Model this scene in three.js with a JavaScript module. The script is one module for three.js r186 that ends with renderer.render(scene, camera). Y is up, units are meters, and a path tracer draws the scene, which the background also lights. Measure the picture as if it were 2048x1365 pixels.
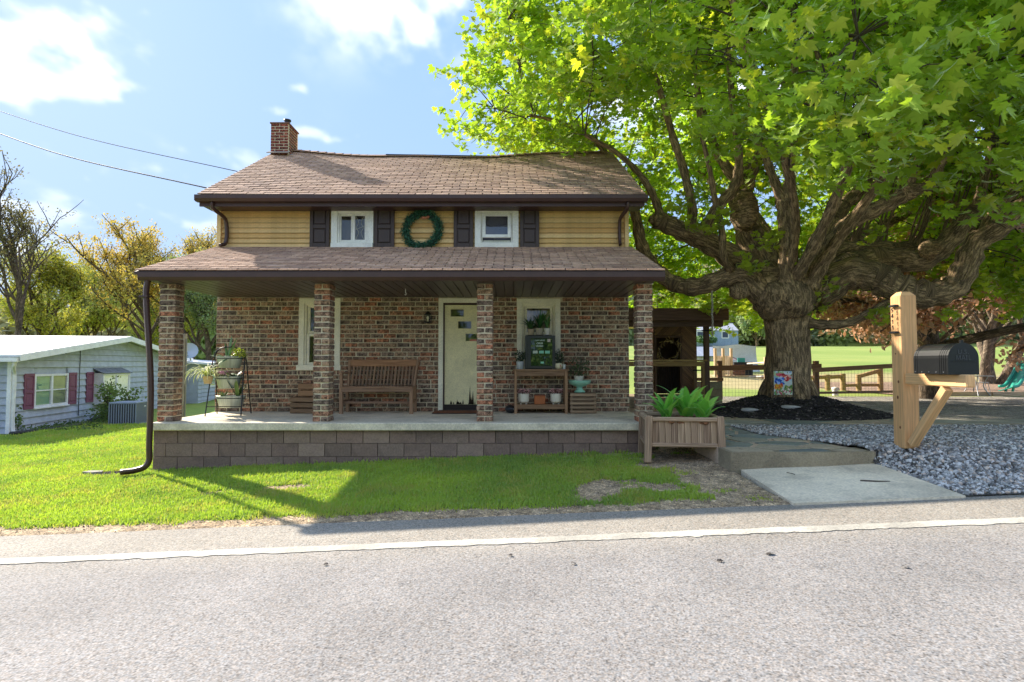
import * as THREE from 'three';
import { mergeGeometries, mergeVertices } from 'three/addons/utils/BufferGeometryUtils.js';
import { TextGeometry } from 'three/addons/geometries/TextGeometry.js';
import { FontLoader } from 'three/addons/loaders/FontLoader.js';

// ---------- camera, sky, sun, exposure ----------
const scene = new THREE.Scene();
const CAM = 1.5, F = 1138, PITCH = Math.atan(46 / F), EXPO = 3.65;
const camera = new THREE.PerspectiveCamera(2 * Math.atan(682.5 / F) * 180 / Math.PI, 2048 / 1365, 0.1, 900);
camera.position.set(0, CAM, 0);
camera.rotation.x = PITCH;
const renderer = new THREE.WebGLRenderer({ antialias: true });
renderer.setSize(1024, 682);
renderer.toneMapping = THREE.LinearToneMapping;
renderer.toneMappingExposure = EXPO;
renderer.shadowMap.enabled = true;
const SUN = new THREE.Vector3(-0.653, 0.526, -0.544).normalize();
const sun = new THREE.DirectionalLight(new THREE.Color(1, 0.9, 0.76), 3.0);
sun.position.copy(SUN).multiplyScalar(80);
sun.castShadow = true;
sun.shadow.mapSize.set(4096, 4096);
sun.shadow.radius = 1.6;
Object.assign(sun.shadow.camera, { left: -40, right: 40, top: 40, bottom: -40, near: 1, far: 200 });
scene.add(sun, sun.target);

// ---------- random numbers and noise ----------
function rng(seed) { let a = seed >>> 0; return () => { a = (a + 0x6d2b79f5) | 0; let t = Math.imul(a ^ (a >>> 15), 1 | a); t = (t + Math.imul(t ^ (t >>> 7), 61 | t)) ^ t; return ((t ^ (t >>> 14)) >>> 0) / 4294967296; }; }
const hash = (x, y, s) => { let h = Math.imul(x | 0, 374761393) ^ Math.imul(y | 0, 668265263) ^ Math.imul(s | 0, 1442695041); h = Math.imul(h ^ (h >>> 13), 1274126177); h = Math.imul(h ^ (h >>> 16), 2246822519); return ((h ^ (h >>> 15)) >>> 0) / 4294967296; };
const sm = (t) => t * t * (3 - 2 * t), lerp = (a, b, t) => a + (b - a) * t, clamp = (v, a = 0, b = 1) => Math.min(b, Math.max(a, v));
const ss = (a, b, v) => sm(clamp((v - a) / (b - a)));
function vn(x, y, s = 0, px = 0, py = px) {
  const xi = Math.floor(x), yi = Math.floor(y), fx = sm(x - xi), fy = sm(y - yi);
  const m = (v, p) => (p ? ((v % p) + p) % p : v);
  const a = hash(m(xi, px), m(yi, py), s), b = hash(m(xi + 1, px), m(yi, py), s), c = hash(m(xi, px), m(yi + 1, py), s), d = hash(m(xi + 1, px), m(yi + 1, py), s);
  return lerp(lerp(a, b, fx), lerp(c, d, fx), fy);
}
function fbm(x, y, s = 0, oct = 4, p = 0, py = p) { let v = 0, a = 0.5, n = 0; for (let i = 0; i < oct; i++) { v += a * vn(x, y, s + i * 17, p, py); n += a; a *= 0.5; x *= 2; y *= 2; p *= 2; py *= 2; } return v / n; }
function vn3(x, y, z, s) { const zi = Math.floor(z), f = sm(z - zi); return lerp(vn(x, y, s + zi * 57), vn(x, y, s + (zi + 1) * 57), f); }
const V = (x, y, z) => new THREE.Vector3(x, y, z);

// ---------- photo pixel -> direction; depth d is the distance along -z ----------
const cP = Math.cos(PITCH), sP = Math.sin(PITCH);
function ray(px, py) { const x = (px - 1024) / F, y = -(py - 682.5) / F, k = 1 / (cP - y * sP); return V(x * k, (y * cP + sP) * k, -1); }
const at = (px, py, d) => { const r = ray(px, py); return V(r.x * d, CAM + r.y * d, -d); };

// ---------- sky ----------
{
  const w = 2048, h = 1024, data = new Float32Array(w * h * 4);
  const blobs = [[80, 40, 7, 3.6, 0.85], [-20, 150, 3, 3.5, 0.8], [185, 80, 5.5, 2.2, 0.45], [120, 148, 3.2, 1.4, 0.5], [830, 55, 4.2, 2.3, 0.34], [680, 82, 1.2, 0.8, 0.4], [690, 5, 4, 1.2, 0.25], [600, 262, 3.0, 0.45, 0.35], [705, 276, 2.6, 0.7, 0.6], [560, 222, 2, 0.4, 0.6], [590, 178, 1.2, 0.7, 0.55], [270, 390, 7, 2.4, 0.4], [230, 330, 6, 1.2, 0.35], [420, 318, 3.4, 1.2, 0.3]]
    .map(([px, py, a, b, k]) => { const r = ray(px, py); return [Math.atan2(r.z, r.x), Math.atan2(r.y, Math.hypot(r.x, r.z)), a * Math.PI / 180, b * Math.PI / 180, k]; });
  for (let j = 0; j < h; j++) {
    const el = ((j + 0.5) / h - 0.5) * Math.PI, sy = Math.sin(el), cy = Math.cos(el);
    for (let i = 0; i < w; i++) {
      const az = ((i + 0.5) / w - 0.5) * 2 * Math.PI, o = (j * w + i) * 4, dx = cy * Math.cos(az), dz = cy * Math.sin(az);
      const up = clamp(sy), t = Math.pow(up, 0.55);
      let r = lerp(0.58, 0.305, t), g = lerp(0.78, 0.56, t), b = lerp(1.08, 1.05, t);
      const sd = clamp(dx * SUN.x + sy * SUN.y + dz * SUN.z), gl = 0.18 * Math.pow(sd, 14) + 0.05 * Math.pow(sd, 2);
      r += gl; g += gl * 0.85; b += gl * 0.6;
      if (el > 0) {
        const k = 1 / (up + 0.18), X = dx * k, Z = dz * k;
        let n = fbm(X * 5 + 7, Z * 4 + 3, 11, 7) * 0.7 + fbm(X * 16, Z * 12, 23, 5) * 0.3;
        let c = 0.9 * ss(0.42, 0.66, fbm(X * 0.9 + 40, Z * 0.9, 5, 3)) * ss(0.42, 0.64, n);
        for (const [ba, be, wa, wb, kk] of blobs) {
          let da = az - ba; if (da > Math.PI) da -= 2 * Math.PI; if (da < -Math.PI) da += 2 * Math.PI;
          const q = (da * cy / wa) ** 2 + ((el - be) / wb) ** 2;
          if (q < 4) c = Math.max(c, kk * Math.exp(-q * 0.35) * ss(0.40 + 0.10 * q, 0.60 + 0.07 * q, n));
        }
        c = clamp(c); c *= ss(0, 0.1, el) * 0.9 + 0.1;
        r = lerp(r, 1.75, c); g = lerp(g, 1.73, c); b = lerp(b, 1.70, c);
      } else { r = 0.3; g = 0.32; b = 0.3; }
      data[o] = r / 3.4; data[o + 1] = g / 3.4; data[o + 2] = b / 3.4; data[o + 3] = 1;
    }
  }
  const sky = new THREE.DataTexture(data, w, h, THREE.RGBAFormat, THREE.FloatType);
  sky.mapping = THREE.EquirectangularReflectionMapping; sky.magFilter = THREE.LinearFilter; sky.needsUpdate = true;
  scene.background = sky; scene.environment = sky;
}

// ---------- textures ----------
function tex(size, rep, fn, srgb = true, hgt = size, repV = rep) {
  const d = new Uint8Array(size * hgt * 4);
  for (let j = 0; j < hgt; j++) for (let i = 0; i < size; i++) { const c = fn(i / size, j / hgt), o = (j * size + i) * 4; const a = Array.isArray(c) ? c : [c, c, c]; d[o] = clamp(a[0]) * 255; d[o + 1] = clamp(a[1]) * 255; d[o + 2] = clamp(a[2]) * 255; d[o + 3] = 255; }
  const t = new THREE.DataTexture(d, size, hgt); t.wrapS = t.wrapT = THREE.RepeatWrapping; t.magFilter = THREE.LinearFilter; t.minFilter = THREE.LinearMipmapLinearFilter; t.generateMipmaps = true;
  if (srgb) { t.colorSpace = THREE.SRGBColorSpace; let q = 0; for (let i = 0; i < d.length; i += 4) q += (d[i + 1] / 255) ** 2.2; t.userData.mean = q / (d.length / 4); } t.repeat.set(1 / rep, 1 / repV); t.needsUpdate = true; return t;
}
const T = {};
T.grain = tex(512, 0.9, (u, v) => 0.84 + 0.14 * (fbm(u * 6, v * 6, 1, 4, 6) - 0.5) + 0.13 * (vn(u * 170, v * 170, 2, 170) - 0.5) + 0.06 * (fbm(u * 60, v * 60, 3, 2, 60) - 0.5));
T.rough = tex(256, 0.35, (u, v) => fbm(u * 40, v * 40, 4, 3, 40), false);
T.stain = tex(512, 2.3, (u, v) => { const n = fbm(u * 5, v * 5, 8, 5, 5), q = vn(u * 150, v * 150, 6, 150); return 0.84 + 0.26 * (n - 0.5) + 0.12 * (q - 0.5) - 0.07 * ss(0.60, 0.74, fbm(u * 9, v * 9, 31, 3, 9)); });
T.wood = tex(512, 1.1, (u, v) => { const w = fbm(u * 3, v * 6, 12, 3, 3, 6), g = fbm(u * 5, v * 90 + 0, 14, 3, 5, 90), r = 0.5 + 0.5 * Math.sin((v * 14 + w * 2.4) * 6.283); return [0.72 + 0.26 * (g - 0.5) * 2 + 0.10 * (r - 0.5), 0.70 + 0.28 * (g - 0.5) * 2 + 0.11 * (r - 0.5), 0.67 + 0.30 * (g - 0.5) * 2 + 0.12 * (r - 0.5)]; }, true, 512, 0.32);
T.woodS = tex(512, 1.3, (u, v) => { const w = fbm(u * 3, v * 5, 15, 3, 3, 5), g = fbm(u * 4, v * 70, 16, 3, 4, 70), r = 0.5 + 0.5 * Math.sin((v * 9 + w * 2.2) * 6.283), l = 0.82 + 0.16 * (g - 0.5) + 0.05 * (r - 0.5) + 0.14 * (w - 0.5); return [l + 0.01, l, l - 0.015]; }, true, 512, 0.4);
T.woodB = tex(512, 1.1, (u, v) => fbm(u * 5, v * 90, 14, 3, 5, 90), false, 512, 0.32);
T.brick = tex(512, 0.42, (u, v) => { const n = fbm(u * 9, v * 9, 41, 4, 9), q = fbm(u * 45, v * 45, 42, 3, 45), k = ss(0.57, 0.66, fbm(u * 14, v * 14, 45, 3, 14)), p = ss(0.66, 0.74, vn(u * 60, v * 60, 47, 60)) * 0.5; const l = 0.72 + 0.55 * (n - 0.5) + 0.38 * (q - 0.5) - 0.26 * k; return [l + 0.22 * p, l - 0.02 + 0.24 * p, l - 0.03 + 0.24 * p]; });
T.brickB = tex(256, 0.3, (u, v) => fbm(u * 22, v * 22, 42, 4, 22), false);
T.granule = tex(512, 0.8, (u, v) => 0.78 + 0.5 * (vn(u * 190, v * 190, 51, 190) - 0.5) + 0.3 * (fbm(u * 7, v * 7, 52, 4, 7) - 0.5));
T.asphalt = tex(1024, 2.9, (u, v) => { const a = vn(u * 300, v * 300, 61, 300), b = vn(u * 430, v * 430, 62, 430), c = fbm(u * 6, v * 6, 63, 5, 6), dk = ss(0.72, 0.86, vn(u * 240, v * 240, 64, 240)); const warm = vn(u * 260, v * 260, 65, 260) - 0.5; const l = 0.80 + 0.22 * (a - 0.5) + 0.22 * (b - 0.5) + 0.12 * (c - 0.5) - 0.16 * dk; return [l + 0.05 * warm, l, l - 0.05 * warm]; });
T.asphaltB = tex(1024, 2.9, (u, v) => 0.6 * vn(u * 300, v * 300, 61, 300) + 0.4 * vn(u * 430, v * 430, 62, 430), false);
T.bark = tex(512, 1.0, (u, v) => { const n = fbm(u * 4, v * 3, 72, 3, 4, 3), r = fbm(u * 44, v * 9, 71, 4, 44, 9), k = ss(0.40, 0.58, r); const l = 0.52 + 0.24 * k + 0.35 * (n - 0.5) + 0.26 * (vn(u * 130, v * 60, 73, 130, 60) - 0.5); return [l, l * 0.97, l * 0.92]; });
T.barkB = tex(512, 1.0, (u, v) => ss(0.34, 0.62, fbm(u * 44, v * 9, 71, 4, 44, 9)) * 0.8 + 0.2 * vn(u * 130, v * 60, 73, 130, 60), false);
T.soil = tex(512, 1.3, (u, v) => { const a = fbm(u * 20, v * 20, 81, 5, 20), b = vn(u * 150, v * 150, 82, 150), p = ss(0.80, 0.86, vn(u * 70, v * 70, 83, 70)); const l = 0.62 + 0.5 * (a - 0.5) + 0.4 * (b - 0.5) + 0.25 * p; return l; });

// ---------- materials ----------
const mats = new Map();
function mat(r, g, b, o = {}) {
  const key = [r, g, b, JSON.stringify(o)].join();
  if (mats.has(key)) return mats.get(key);
  const { t, bt, bs, tr, rough = 0.85, metal = 0, coat, vc, op, side, ior, emi } = o;
  const kk = t ? 1 / T[t].userData.mean : 1; // textures only vary the given colour round its mean
  const p = { color: new THREE.Color().setRGB(r * kk, g * kk, b * kk), roughness: rough, metalness: metal, side: THREE.DoubleSide };
  if (t) p.map = T[t]; if (bt) { p.bumpMap = T[bt]; p.bumpScale = bs ?? 0.002; } if (vc) p.vertexColors = true;
  if (tr) { p.transmission = tr; p.thickness = 0; } if (coat) p.clearcoat = coat; if (ior) p.ior = ior;
  const m = (tr || coat) ? new THREE.MeshPhysicalMaterial(p) : new THREE.MeshStandardMaterial(p);
  mats.set(key, m); return m;
}
// sRGB 0..255 helper
const S = (r, g, b, o) => { const f = (c) => { c /= 255; return c <= 0.04045 ? c / 12.92 : ((c + 0.055) / 1.055) ** 2.4; }; return mat(f(r), f(g), f(b), o); };
const wood = (r, g, b, o = {}) => S(r, g, b, { t: 'wood', bt: 'woodB', bs: 0.0025, rough: 0.8, ...o });

// ---------- geometry ----------
function uvBox(g) { // uv in metres, the longest side of the piece along u
  g = g.index ? g.toNonIndexed() : g; g.computeBoundingBox();
  const s = g.boundingBox.getSize(V()), p = g.attributes.position, uv = new Float32Array(p.count * 2), a = V(), b = V(), c = V();
  for (let i = 0; i < p.count; i += 3) {
    a.fromBufferAttribute(p, i); b.fromBufferAttribute(p, i + 1); c.fromBufferAttribute(p, i + 2);
    const n = b.clone().sub(a).cross(c.clone().sub(a)), ax = Math.abs(n.x), ay = Math.abs(n.y), az = Math.abs(n.z);
    let k = ax > ay && ax > az ? ['z', 'y'] : ay > az ? ['x', 'z'] : ['x', 'y'];
    if (s[k[1]] > s[k[0]]) k = [k[1], k[0]];
    [a, b, c].forEach((q, j) => { uv[(i + j) * 2] = q[k[0]]; uv[(i + j) * 2 + 1] = q[k[1]]; });
  }
  g.setAttribute('uv', new THREE.BufferAttribute(uv, 2)); return g;
}
const boxes = new Map();
function box(w, h, d, c = 0.003, vary = 0) { // chamfered box, centred; vary > 0 shakes its corners (rough brick and stone)
  const key = [w, h, d, c, vary].map((v) => Math.round(v * 2000)).join();
  if (boxes.has(key)) return boxes.get(key);
  c = Math.min(c, w * 0.3, h * 0.3, d * 0.3);
  const R = rng(Math.round(vary * 1e5) + 7), H = [w / 2, h / 2, d / 2], pts = [], idx = [], at3 = (s) => (s[0] > 0 ? 4 : 0) + (s[1] > 0 ? 2 : 0) + (s[2] > 0 ? 1 : 0);
  for (let q = 0; q < 8; q++) {
    const sg = [q & 4 ? 1 : -1, q & 2 ? 1 : -1, q & 1 ? 1 : -1];
    const j = vary ? [0, 1, 2].map(() => (R() - 0.5) * 2 * (vary % 1) * 0.01) : [0, 0, 0];
    for (let ax = 0; ax < 3; ax++) pts.push([0, 1, 2].map((k) => sg[k] * (H[k] - (k === ax ? 0 : c)) + j[k]));
  }
  const P = (sg, ax) => at3(sg) * 3 + ax, tri = (a, b, e, out) => { const [A, B, C] = [a, b, e].map((i) => V(...pts[i])); const n = B.clone().sub(A).cross(C.clone().sub(A)); idx.push(...(n.dot(out) >= 0 ? [a, b, e] : [a, e, b])); };
  for (let ax = 0; ax < 3; ax++) for (const s of [-1, 1]) { const o = [0, 0, 0]; o[ax] = s; const [k, l] = [0, 1, 2].filter((i) => i !== ax); const q = [[-1, -1], [1, -1], [1, 1], [-1, 1]].map(([a, b]) => { const g = [0, 0, 0]; g[ax] = s; g[k] = a; g[l] = b; return P(g, ax); }); tri(q[0], q[1], q[2], V(...o)); tri(q[0], q[2], q[3], V(...o)); }
  for (let ax = 0; ax < 3; ax++) { const [k, l] = [0, 1, 2].filter((i) => i !== ax); for (const a of [-1, 1]) for (const b of [-1, 1]) { const g0 = [0, 0, 0], g1 = [0, 0, 0]; g0[ax] = -1; g1[ax] = 1; g0[k] = g1[k] = a; g0[l] = g1[l] = b; const o = [0, 0, 0]; o[k] = a; o[l] = b; tri(P(g0, k), P(g1, k), P(g1, l), V(...o)); tri(P(g0, k), P(g1, l), P(g0, l), V(...o)); } }
  for (let q = 0; q < 8; q++) { const sg = [q & 4 ? 1 : -1, q & 2 ? 1 : -1, q & 1 ? 1 : -1]; tri(q * 3, q * 3 + 1, q * 3 + 2, V(...sg)); }
  let g = new THREE.BufferGeometry(); g.setAttribute('position', new THREE.Float32BufferAttribute(pts.flat(), 3)); g.setIndex(idx);
  g = uvBox(g); g.computeVertexNormals(); if (vary) { const u = g.attributes.uv, ox = R() * 7, oy = R() * 7; for (let i = 0; i < u.count; i++) u.setXY(i, u.getX(i) + ox, u.getY(i) + oy); } boxes.set(key, g); return g;
}
class Acc { // collects pieces into one geometry; each piece may carry one flat colour
  constructor() { this.p = []; this.n = []; this.u = []; this.c = []; }
  add(g, m, col) {
    const q = g.index ? g.toNonIndexed() : g, P = q.attributes.position, N = q.attributes.normal, U = q.attributes.uv, v = V(), nm = m ? new THREE.Matrix3().getNormalMatrix(m) : null;
    for (let i = 0; i < P.count; i++) {
      v.fromBufferAttribute(P, i); if (m) v.applyMatrix4(m); this.p.push(v.x, v.y, v.z);
      v.fromBufferAttribute(N, i); if (nm) v.applyMatrix3(nm).normalize(); this.n.push(v.x, v.y, v.z);
      this.u.push(U ? U.getX(i) : 0, U ? U.getY(i) : 0); if (col) this.c.push(col[0], col[1], col[2]);
    }
    return this;
  }
  box(w, h, d, x, y, z, rx = 0, ry = 0, rz = 0, c = 0.003, col) { return this.add(box(w, h, d, c), mx(x, y, z, rx, ry, rz), col); }
  geo() { const g = new THREE.BufferGeometry(); g.setAttribute('position', new THREE.Float32BufferAttribute(this.p, 3)); g.setAttribute('normal', new THREE.Float32BufferAttribute(this.n, 3)); g.setAttribute('uv', new THREE.Float32BufferAttribute(this.u, 2)); if (this.c.length) g.setAttribute('color', new THREE.Float32BufferAttribute(this.c, 3)); return g; }
}
const mx = (x, y, z, rx = 0, ry = 0, rz = 0, s = 1) => new THREE.Matrix4().compose(V(x, y, z), new THREE.Quaternion().setFromEuler(new THREE.Euler(rx, ry, rz, 'YXZ')), Array.isArray(s) ? V(...s) : V(s, s, s));
function between(a, b) { const d = b.clone().sub(a); return new THREE.Matrix4().compose(a.clone().add(b).multiplyScalar(0.5), new THREE.Quaternion().setFromUnitVectors(V(0, 1, 0), d.clone().normalize()), V(1, 1, 1)); }
// tube along points with its own radius at each; rough = relative bumpiness
function tube(pts, rad, k = 8, rough = 0, seed = 1, cap = true, sq = 1) {
  const n = pts.length, pos = [], uv = [], idx = []; let up = V(0.31, 0.2, 0.93), len = 0, len0 = 0; const t = V(), x = V(), y = V();
  for (let i = 0; i < n; i++) {
    t.copy(pts[Math.min(n - 1, i + 1)]).sub(pts[Math.max(0, i - 1)]).normalize(); x.copy(up).sub(t.clone().multiplyScalar(up.dot(t))).normalize(); if (x.lengthSq() < 0.5) x.set(1, 0, 0); up.copy(x); y.crossVectors(t, x);
    if (i) len += pts[i].distanceTo(pts[i - 1]);
    const r0 = Array.isArray(rad) ? rad[i] : rad;
    for (let j = 0; j <= k; j++) {
      const a = (j % k) / k * 2 * Math.PI; let r = r0;
      if (rough) r *= 1 + rough * ((vn3(Math.cos(a) * 1.6 + 5, Math.sin(a) * 1.6 + 5, len / (r0 + 0.05) * 0.7, seed) - 0.5) * 1.6 + (vn3(Math.cos(a) * 4 + 9, Math.sin(a) * 4 + 9, len * 2.2, seed + 3) - 0.5) * 0.7);
      pos.push(pts[i].x + (x.x * Math.cos(a) + y.x * Math.sin(a) * sq) * r, pts[i].y + (x.y * Math.cos(a) + y.y * Math.sin(a) * sq) * r, pts[i].z + (x.z * Math.cos(a) + y.z * Math.sin(a) * sq) * r);
      uv.push(j / k * Math.max(1, Math.round(r0 * 6.28 * 1.3)) * 0.8, len);
    }
  }
  const W = k + 1; for (let i = 0; i < n - 1; i++) for (let j = 0; j < k; j++) { const a = i * W + j; idx.push(a, a + 1, a + W, a + 1, a + W + 1, a + W); }
  if (cap) for (const [row, fl] of [[0, 1], [n - 1, 0]]) { const c = pos.length / 3; pos.push(pts[row].x, pts[row].y, pts[row].z); uv.push(0, 0); for (let j = 0; j < k; j++) { const a = row * W + j; idx.push(...(fl ? [c, a + 1, a] : [c, a, a + 1])); } }
  const g = new THREE.BufferGeometry(); g.setAttribute('position', new THREE.Float32BufferAttribute(pos, 3)); g.setAttribute('uv', new THREE.Float32BufferAttribute(uv, 2)); g.setIndex(idx);
  // weld the seam for smooth normals
  const nm = new Float32Array(pos.length), A = V(), B = V(), C = V(), key = (i) => (i < n * W ? i - (i % W === k ? k : 0) : i);
  for (let i = 0; i < idx.length; i += 3) { const [a, b, c] = [idx[i], idx[i + 1], idx[i + 2]]; A.fromArray(pos, a * 3); B.fromArray(pos, b * 3).sub(A); C.fromArray(pos, c * 3).sub(A); B.cross(C); for (const q of [a, b, c]) { const w = key(q) * 3; nm[w] += B.x; nm[w + 1] += B.y; nm[w + 2] += B.z; } }
  for (let i = 0; i < pos.length / 3; i++) { const w = key(i) * 3; A.set(nm[w], nm[w + 1], nm[w + 2]).normalize(); if (w !== i * 3) { nm[i * 3] = A.x; nm[i * 3 + 1] = A.y; nm[i * 3 + 2] = A.z; } }
  for (let i = 0; i < pos.length / 3; i++) { A.fromArray(nm, i * 3).normalize().toArray(nm, i * 3); }
  g.setAttribute('normal', new THREE.BufferAttribute(nm, 3)); return g;
}
const spline = (pts, n) => new THREE.CatmullRomCurve3(pts, false, 'centripetal').getPoints(n);
function lathe(prof, k = 20) { const g = new THREE.LatheGeometry(prof.map(([r, y]) => new THREE.Vector2(r, y)), k); const u = g.attributes.uv, R = Math.max(...prof.map((p) => p[0])), H = prof[prof.length - 1][1] - prof[0][1]; for (let i = 0; i < u.count; i++) u.setXY(i, u.getX(i) * R * 6.28, u.getY(i) * Math.abs(H)); return g; }
function prism(shape2, depth, bev = 0) { const sh = new THREE.Shape(shape2.map(([x, y]) => new THREE.Vector2(x, y))); return uvBox(new THREE.ExtrudeGeometry(sh, { depth, bevelEnabled: bev > 0, bevelSize: bev, bevelThickness: bev, bevelSegments: 1, curveSegments: 8 })); }
// a curved strap leaf from the origin, along +y then bending toward +z
function blade(len, wid, bend, fold = 0.25, seg = 5, tip = 1) {
  const pos = [], idx = [], uv = []; let y = 0, z = 0, a = 0;
  for (let i = 0; i <= seg; i++) { const t = i / seg, w = wid * 0.5 * (tip ? Math.pow(Math.sin(Math.PI * (0.12 + 0.88 * t)), 0.7) * (t > 0.99 ? 0 : 1) + (t > 0.99 ? 0.02 : 0) : 1 - t * 0.9); pos.push(-w, y + 0, z + w * fold, 0, y, z, w, y, z + w * fold); uv.push(0, t * len, wid / 2, t * len, wid, t * len); a = bend * t; y += Math.cos(a) * len / seg; z += Math.sin(a) * len / seg; }
  for (let i = 0; i < seg; i++) for (let j = 0; j < 2; j++) { const q = i * 3 + j; idx.push(q, q + 1, q + 3, q + 1, q + 4, q + 3); }
  const g = new THREE.BufferGeometry(); g.setAttribute('position', new THREE.Float32BufferAttribute(pos, 3)); g.setAttribute('uv', new THREE.Float32BufferAttribute(uv, 2)); g.setIndex(idx); g.computeVertexNormals(); return g;
}

// ---------- scene graph ----------
const taken = new Map();
function numbered(n) { const k = taken.get(n) ?? 0; taken.set(n, k + 1); return k ? `${n}_${String(k).padStart(3, '0')}` : n; }
function tag(o, label, category, group, kind) { o.userData.label = label; if (category) o.userData.category = category; if (group) o.userData.group = group; if (kind) o.userData.kind = kind; return o; }
function thing(name, label, category, p = V(0, 0, 0), turn = 0, group) { const o = new THREE.Group(); o.name = numbered(name); o.position.copy(p); o.rotation.y = turn; scene.add(o); return tag(o, label, category, group); }
function part(name, g, m, parent, x = 0, y = 0, z = 0, rx = 0, ry = 0, rz = 0) { const o = new THREE.Mesh(g, m); o.name = parent === scene ? numbered(name) : name; o.position.set(x, y, z); o.rotation.set(rx, ry, rz, 'YXZ'); o.castShadow = o.receiveShadow = true; parent.add(o); return o; }
let turnOf = 0; // pieces of one size take turns through four cuts of the grain
const pb = (name, w, h, d, m, parent, x, y, z, rx, ry, rz, c) => part(name, box(w, h, d, c ?? 0.003, 1.001 + (turnOf = (turnOf + 1) % 4)), m, parent, x, y, z, rx, ry, rz);
function bar(name, a, b, w, d, m, parent, c) { const o = part(name, box(w, a.distanceTo(b), d, c ?? 0.003, 1.001 + (turnOf = (turnOf + 1) % 4)), m, parent); between(a, b).decompose(o.position, o.quaternion, o.scale); return o; }
function stuff(name, g, m, parent) { const o = part(name, g, m, parent); o.userData.kind = 'stuff'; return o; }
function struct(name, g, m, label, cat) { const o = part(name, g, m, scene); return tag(o, label, cat, null, 'structure'); }
function instanced(name, g, m, parent, list, cols) { // list of Matrix4
  const o = new THREE.InstancedMesh(g, m, list.length); o.name = parent === scene ? numbered(name) : name; list.forEach((q, i) => o.setMatrixAt(i, q)); if (cols) cols.forEach((c, i) => o.setColorAt(i, c)); o.castShadow = o.receiveShadow = true; o.userData.kind = 'stuff'; parent.add(o); return o;
}
const font = await new FontLoader().loadAsync('fonts/droid/droid_sans_bold.typeface.json');
function lettering(text, size, depth) { const g = new TextGeometry(text, { font, size, depth, curveSegments: 3, bevelEnabled: false }); g.computeBoundingBox(); const c = g.boundingBox.getCenter(V()); g.translate(-c.x, -c.y, 0); return g; }

// ================= THE SETTING =================
const roadY = (x) => 0.04 * (x < -11 ? -11 - (1 - Math.exp((x + 11) / 6)) * 3 : x > 13 ? 13 + (1 - Math.exp(-(x - 13) / 6)) * 3 : x);
function G(x, d) { // ground height; d = -z
  let y = roadY(x);
  if (d < 5.7) { const far = ss(-4.5, -9, d); return y - 0.015 + far * 0.35; }
  y += 0.08 * ss(5.7, 8.5, d);
  const right = lerp(ss(4.5, 5.1, x), lerp(ss(2.72, 2.95, x), ss(2.05, 2.6, x), ss(8.5, 8.8, d)), ss(7.1, 7.3, d));
  const terrace = 0.393;
  y = lerp(y, lerp(y, terrace + 0.08 * ss(4.2, 5.2, x) * ss(9.5, 7.5, d), ss(5.75, 7.3, d)), right);
  if (x < -4) { const k = ss(-5.5, -12, x) * ss(8, 14, d); y = lerp(y, -0.44, k); }
  const back = ss(15, 22, d);
  y = lerp(y, lerp(-0.44, 0.40, ss(-12, 3, x)), back);
  const hill = lerp(0.012, 0.062, ss(-20, 6, x));
  if (d > 21) y += (d - 21) * hill * ss(21, 34, d) * (1 - 0.25 * ss(60, 140, d)) + (fbm(x * 0.03 + 9, d * 0.03, 91, 3) - 0.5) * 1.6 * ss(30, 70, d);
  if (d > 120) y += (d - 120) * 0.16 * ss(120, 170, d);
  return y;
}
const gnd = (px, py) => { let d = 10; for (let i = 0; i < 40; i++) { const r = ray(px, py); const y = G(r.x * d, d); const nd = (y - CAM) / r.y; d = lerp(d, clamp(nd, 1, 200), 0.5); } return V(ray(px, py).x * d, G(ray(px, py).x * d, d), -d); };
const groundAt = (x, d, o = 0) => V(x, G(x, d) + o, -d);
// bare earth: 0 grass .. 1 soil
function earth(x, d) {
  const n = fbm(x * 1.7 + 3, d * 1.7, 101, 4), f = fbm(x * 7, d * 7, 105, 3);
  let s = ss(0.22, 0.0, d - 5.72 - 0.22 * n - 0.08 * f);
  const spot = (cx, cd, a, b, k = 1) => { const q = Math.hypot((x - cx) / a, (d - cd) / b); s = Math.max(s, k * ss(1.15, 0.75, q + (n - 0.5) * 1.0 + (f - 0.5) * 0.6)); };
  spot(2.62, 6.7, 0.75, 1.25); spot(2.5, 7.9, 1.0, 0.7); spot(1.25, 6.75, 0.42, 0.36); spot(0.95, 6.45, 0.3, 0.4, 0.9); spot(1.75, 6.5, 0.3, 0.22, 0.9); spot(-2.85, 7.25, 0.45, 0.17); spot(-3.7, 7.15, 0.25, 0.1, 0.8); spot(1.6, 8.55, 1.6, 0.16); spot(-2.4, 8.6, 1.2, 0.1, 0.7); spot(-6.0, 8.62, 0.5, 0.2);
  return clamp(s);
}
function sheet(nx, nz, x0, x1, d0, d1, hf, cf, fx = (t) => t, fd = (t) => t) {
  const pos = [], uv = [], col = [], idx = [];
  for (let j = 0; j <= nz; j++) for (let i = 0; i <= nx; i++) { const x = lerp(x0, x1, fx(i / nx)), d = lerp(d0, d1, fd(j / nz)); pos.push(x, hf(x, d), -d); uv.push(x, -d); if (cf) col.push(...cf(x, d)); }
  for (let j = 0; j < nz; j++) for (let i = 0; i < nx; i++) { const a = j * (nx + 1) + i, b = a + nx + 1; idx.push(a, a + 1, b, a + 1, b + 1, b); }
  const g = new THREE.BufferGeometry(); g.setAttribute('position', new THREE.Float32BufferAttribute(pos, 3)); g.setAttribute('uv', new THREE.Float32BufferAttribute(uv, 2)); if (cf) g.setAttribute('color', new THREE.Float32BufferAttribute(col, 3)); g.setIndex(idx); g.computeVertexNormals(); return g;
}
const mixc = (a, b, t) => [lerp(a[0], b[0], t), lerp(a[1], b[1], t), lerp(a[2], b[2], t)];
const near = (x, d) => (x > -16 && x < 17 && d > -9 && d < 20 ? 0.06 : 0);
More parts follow.
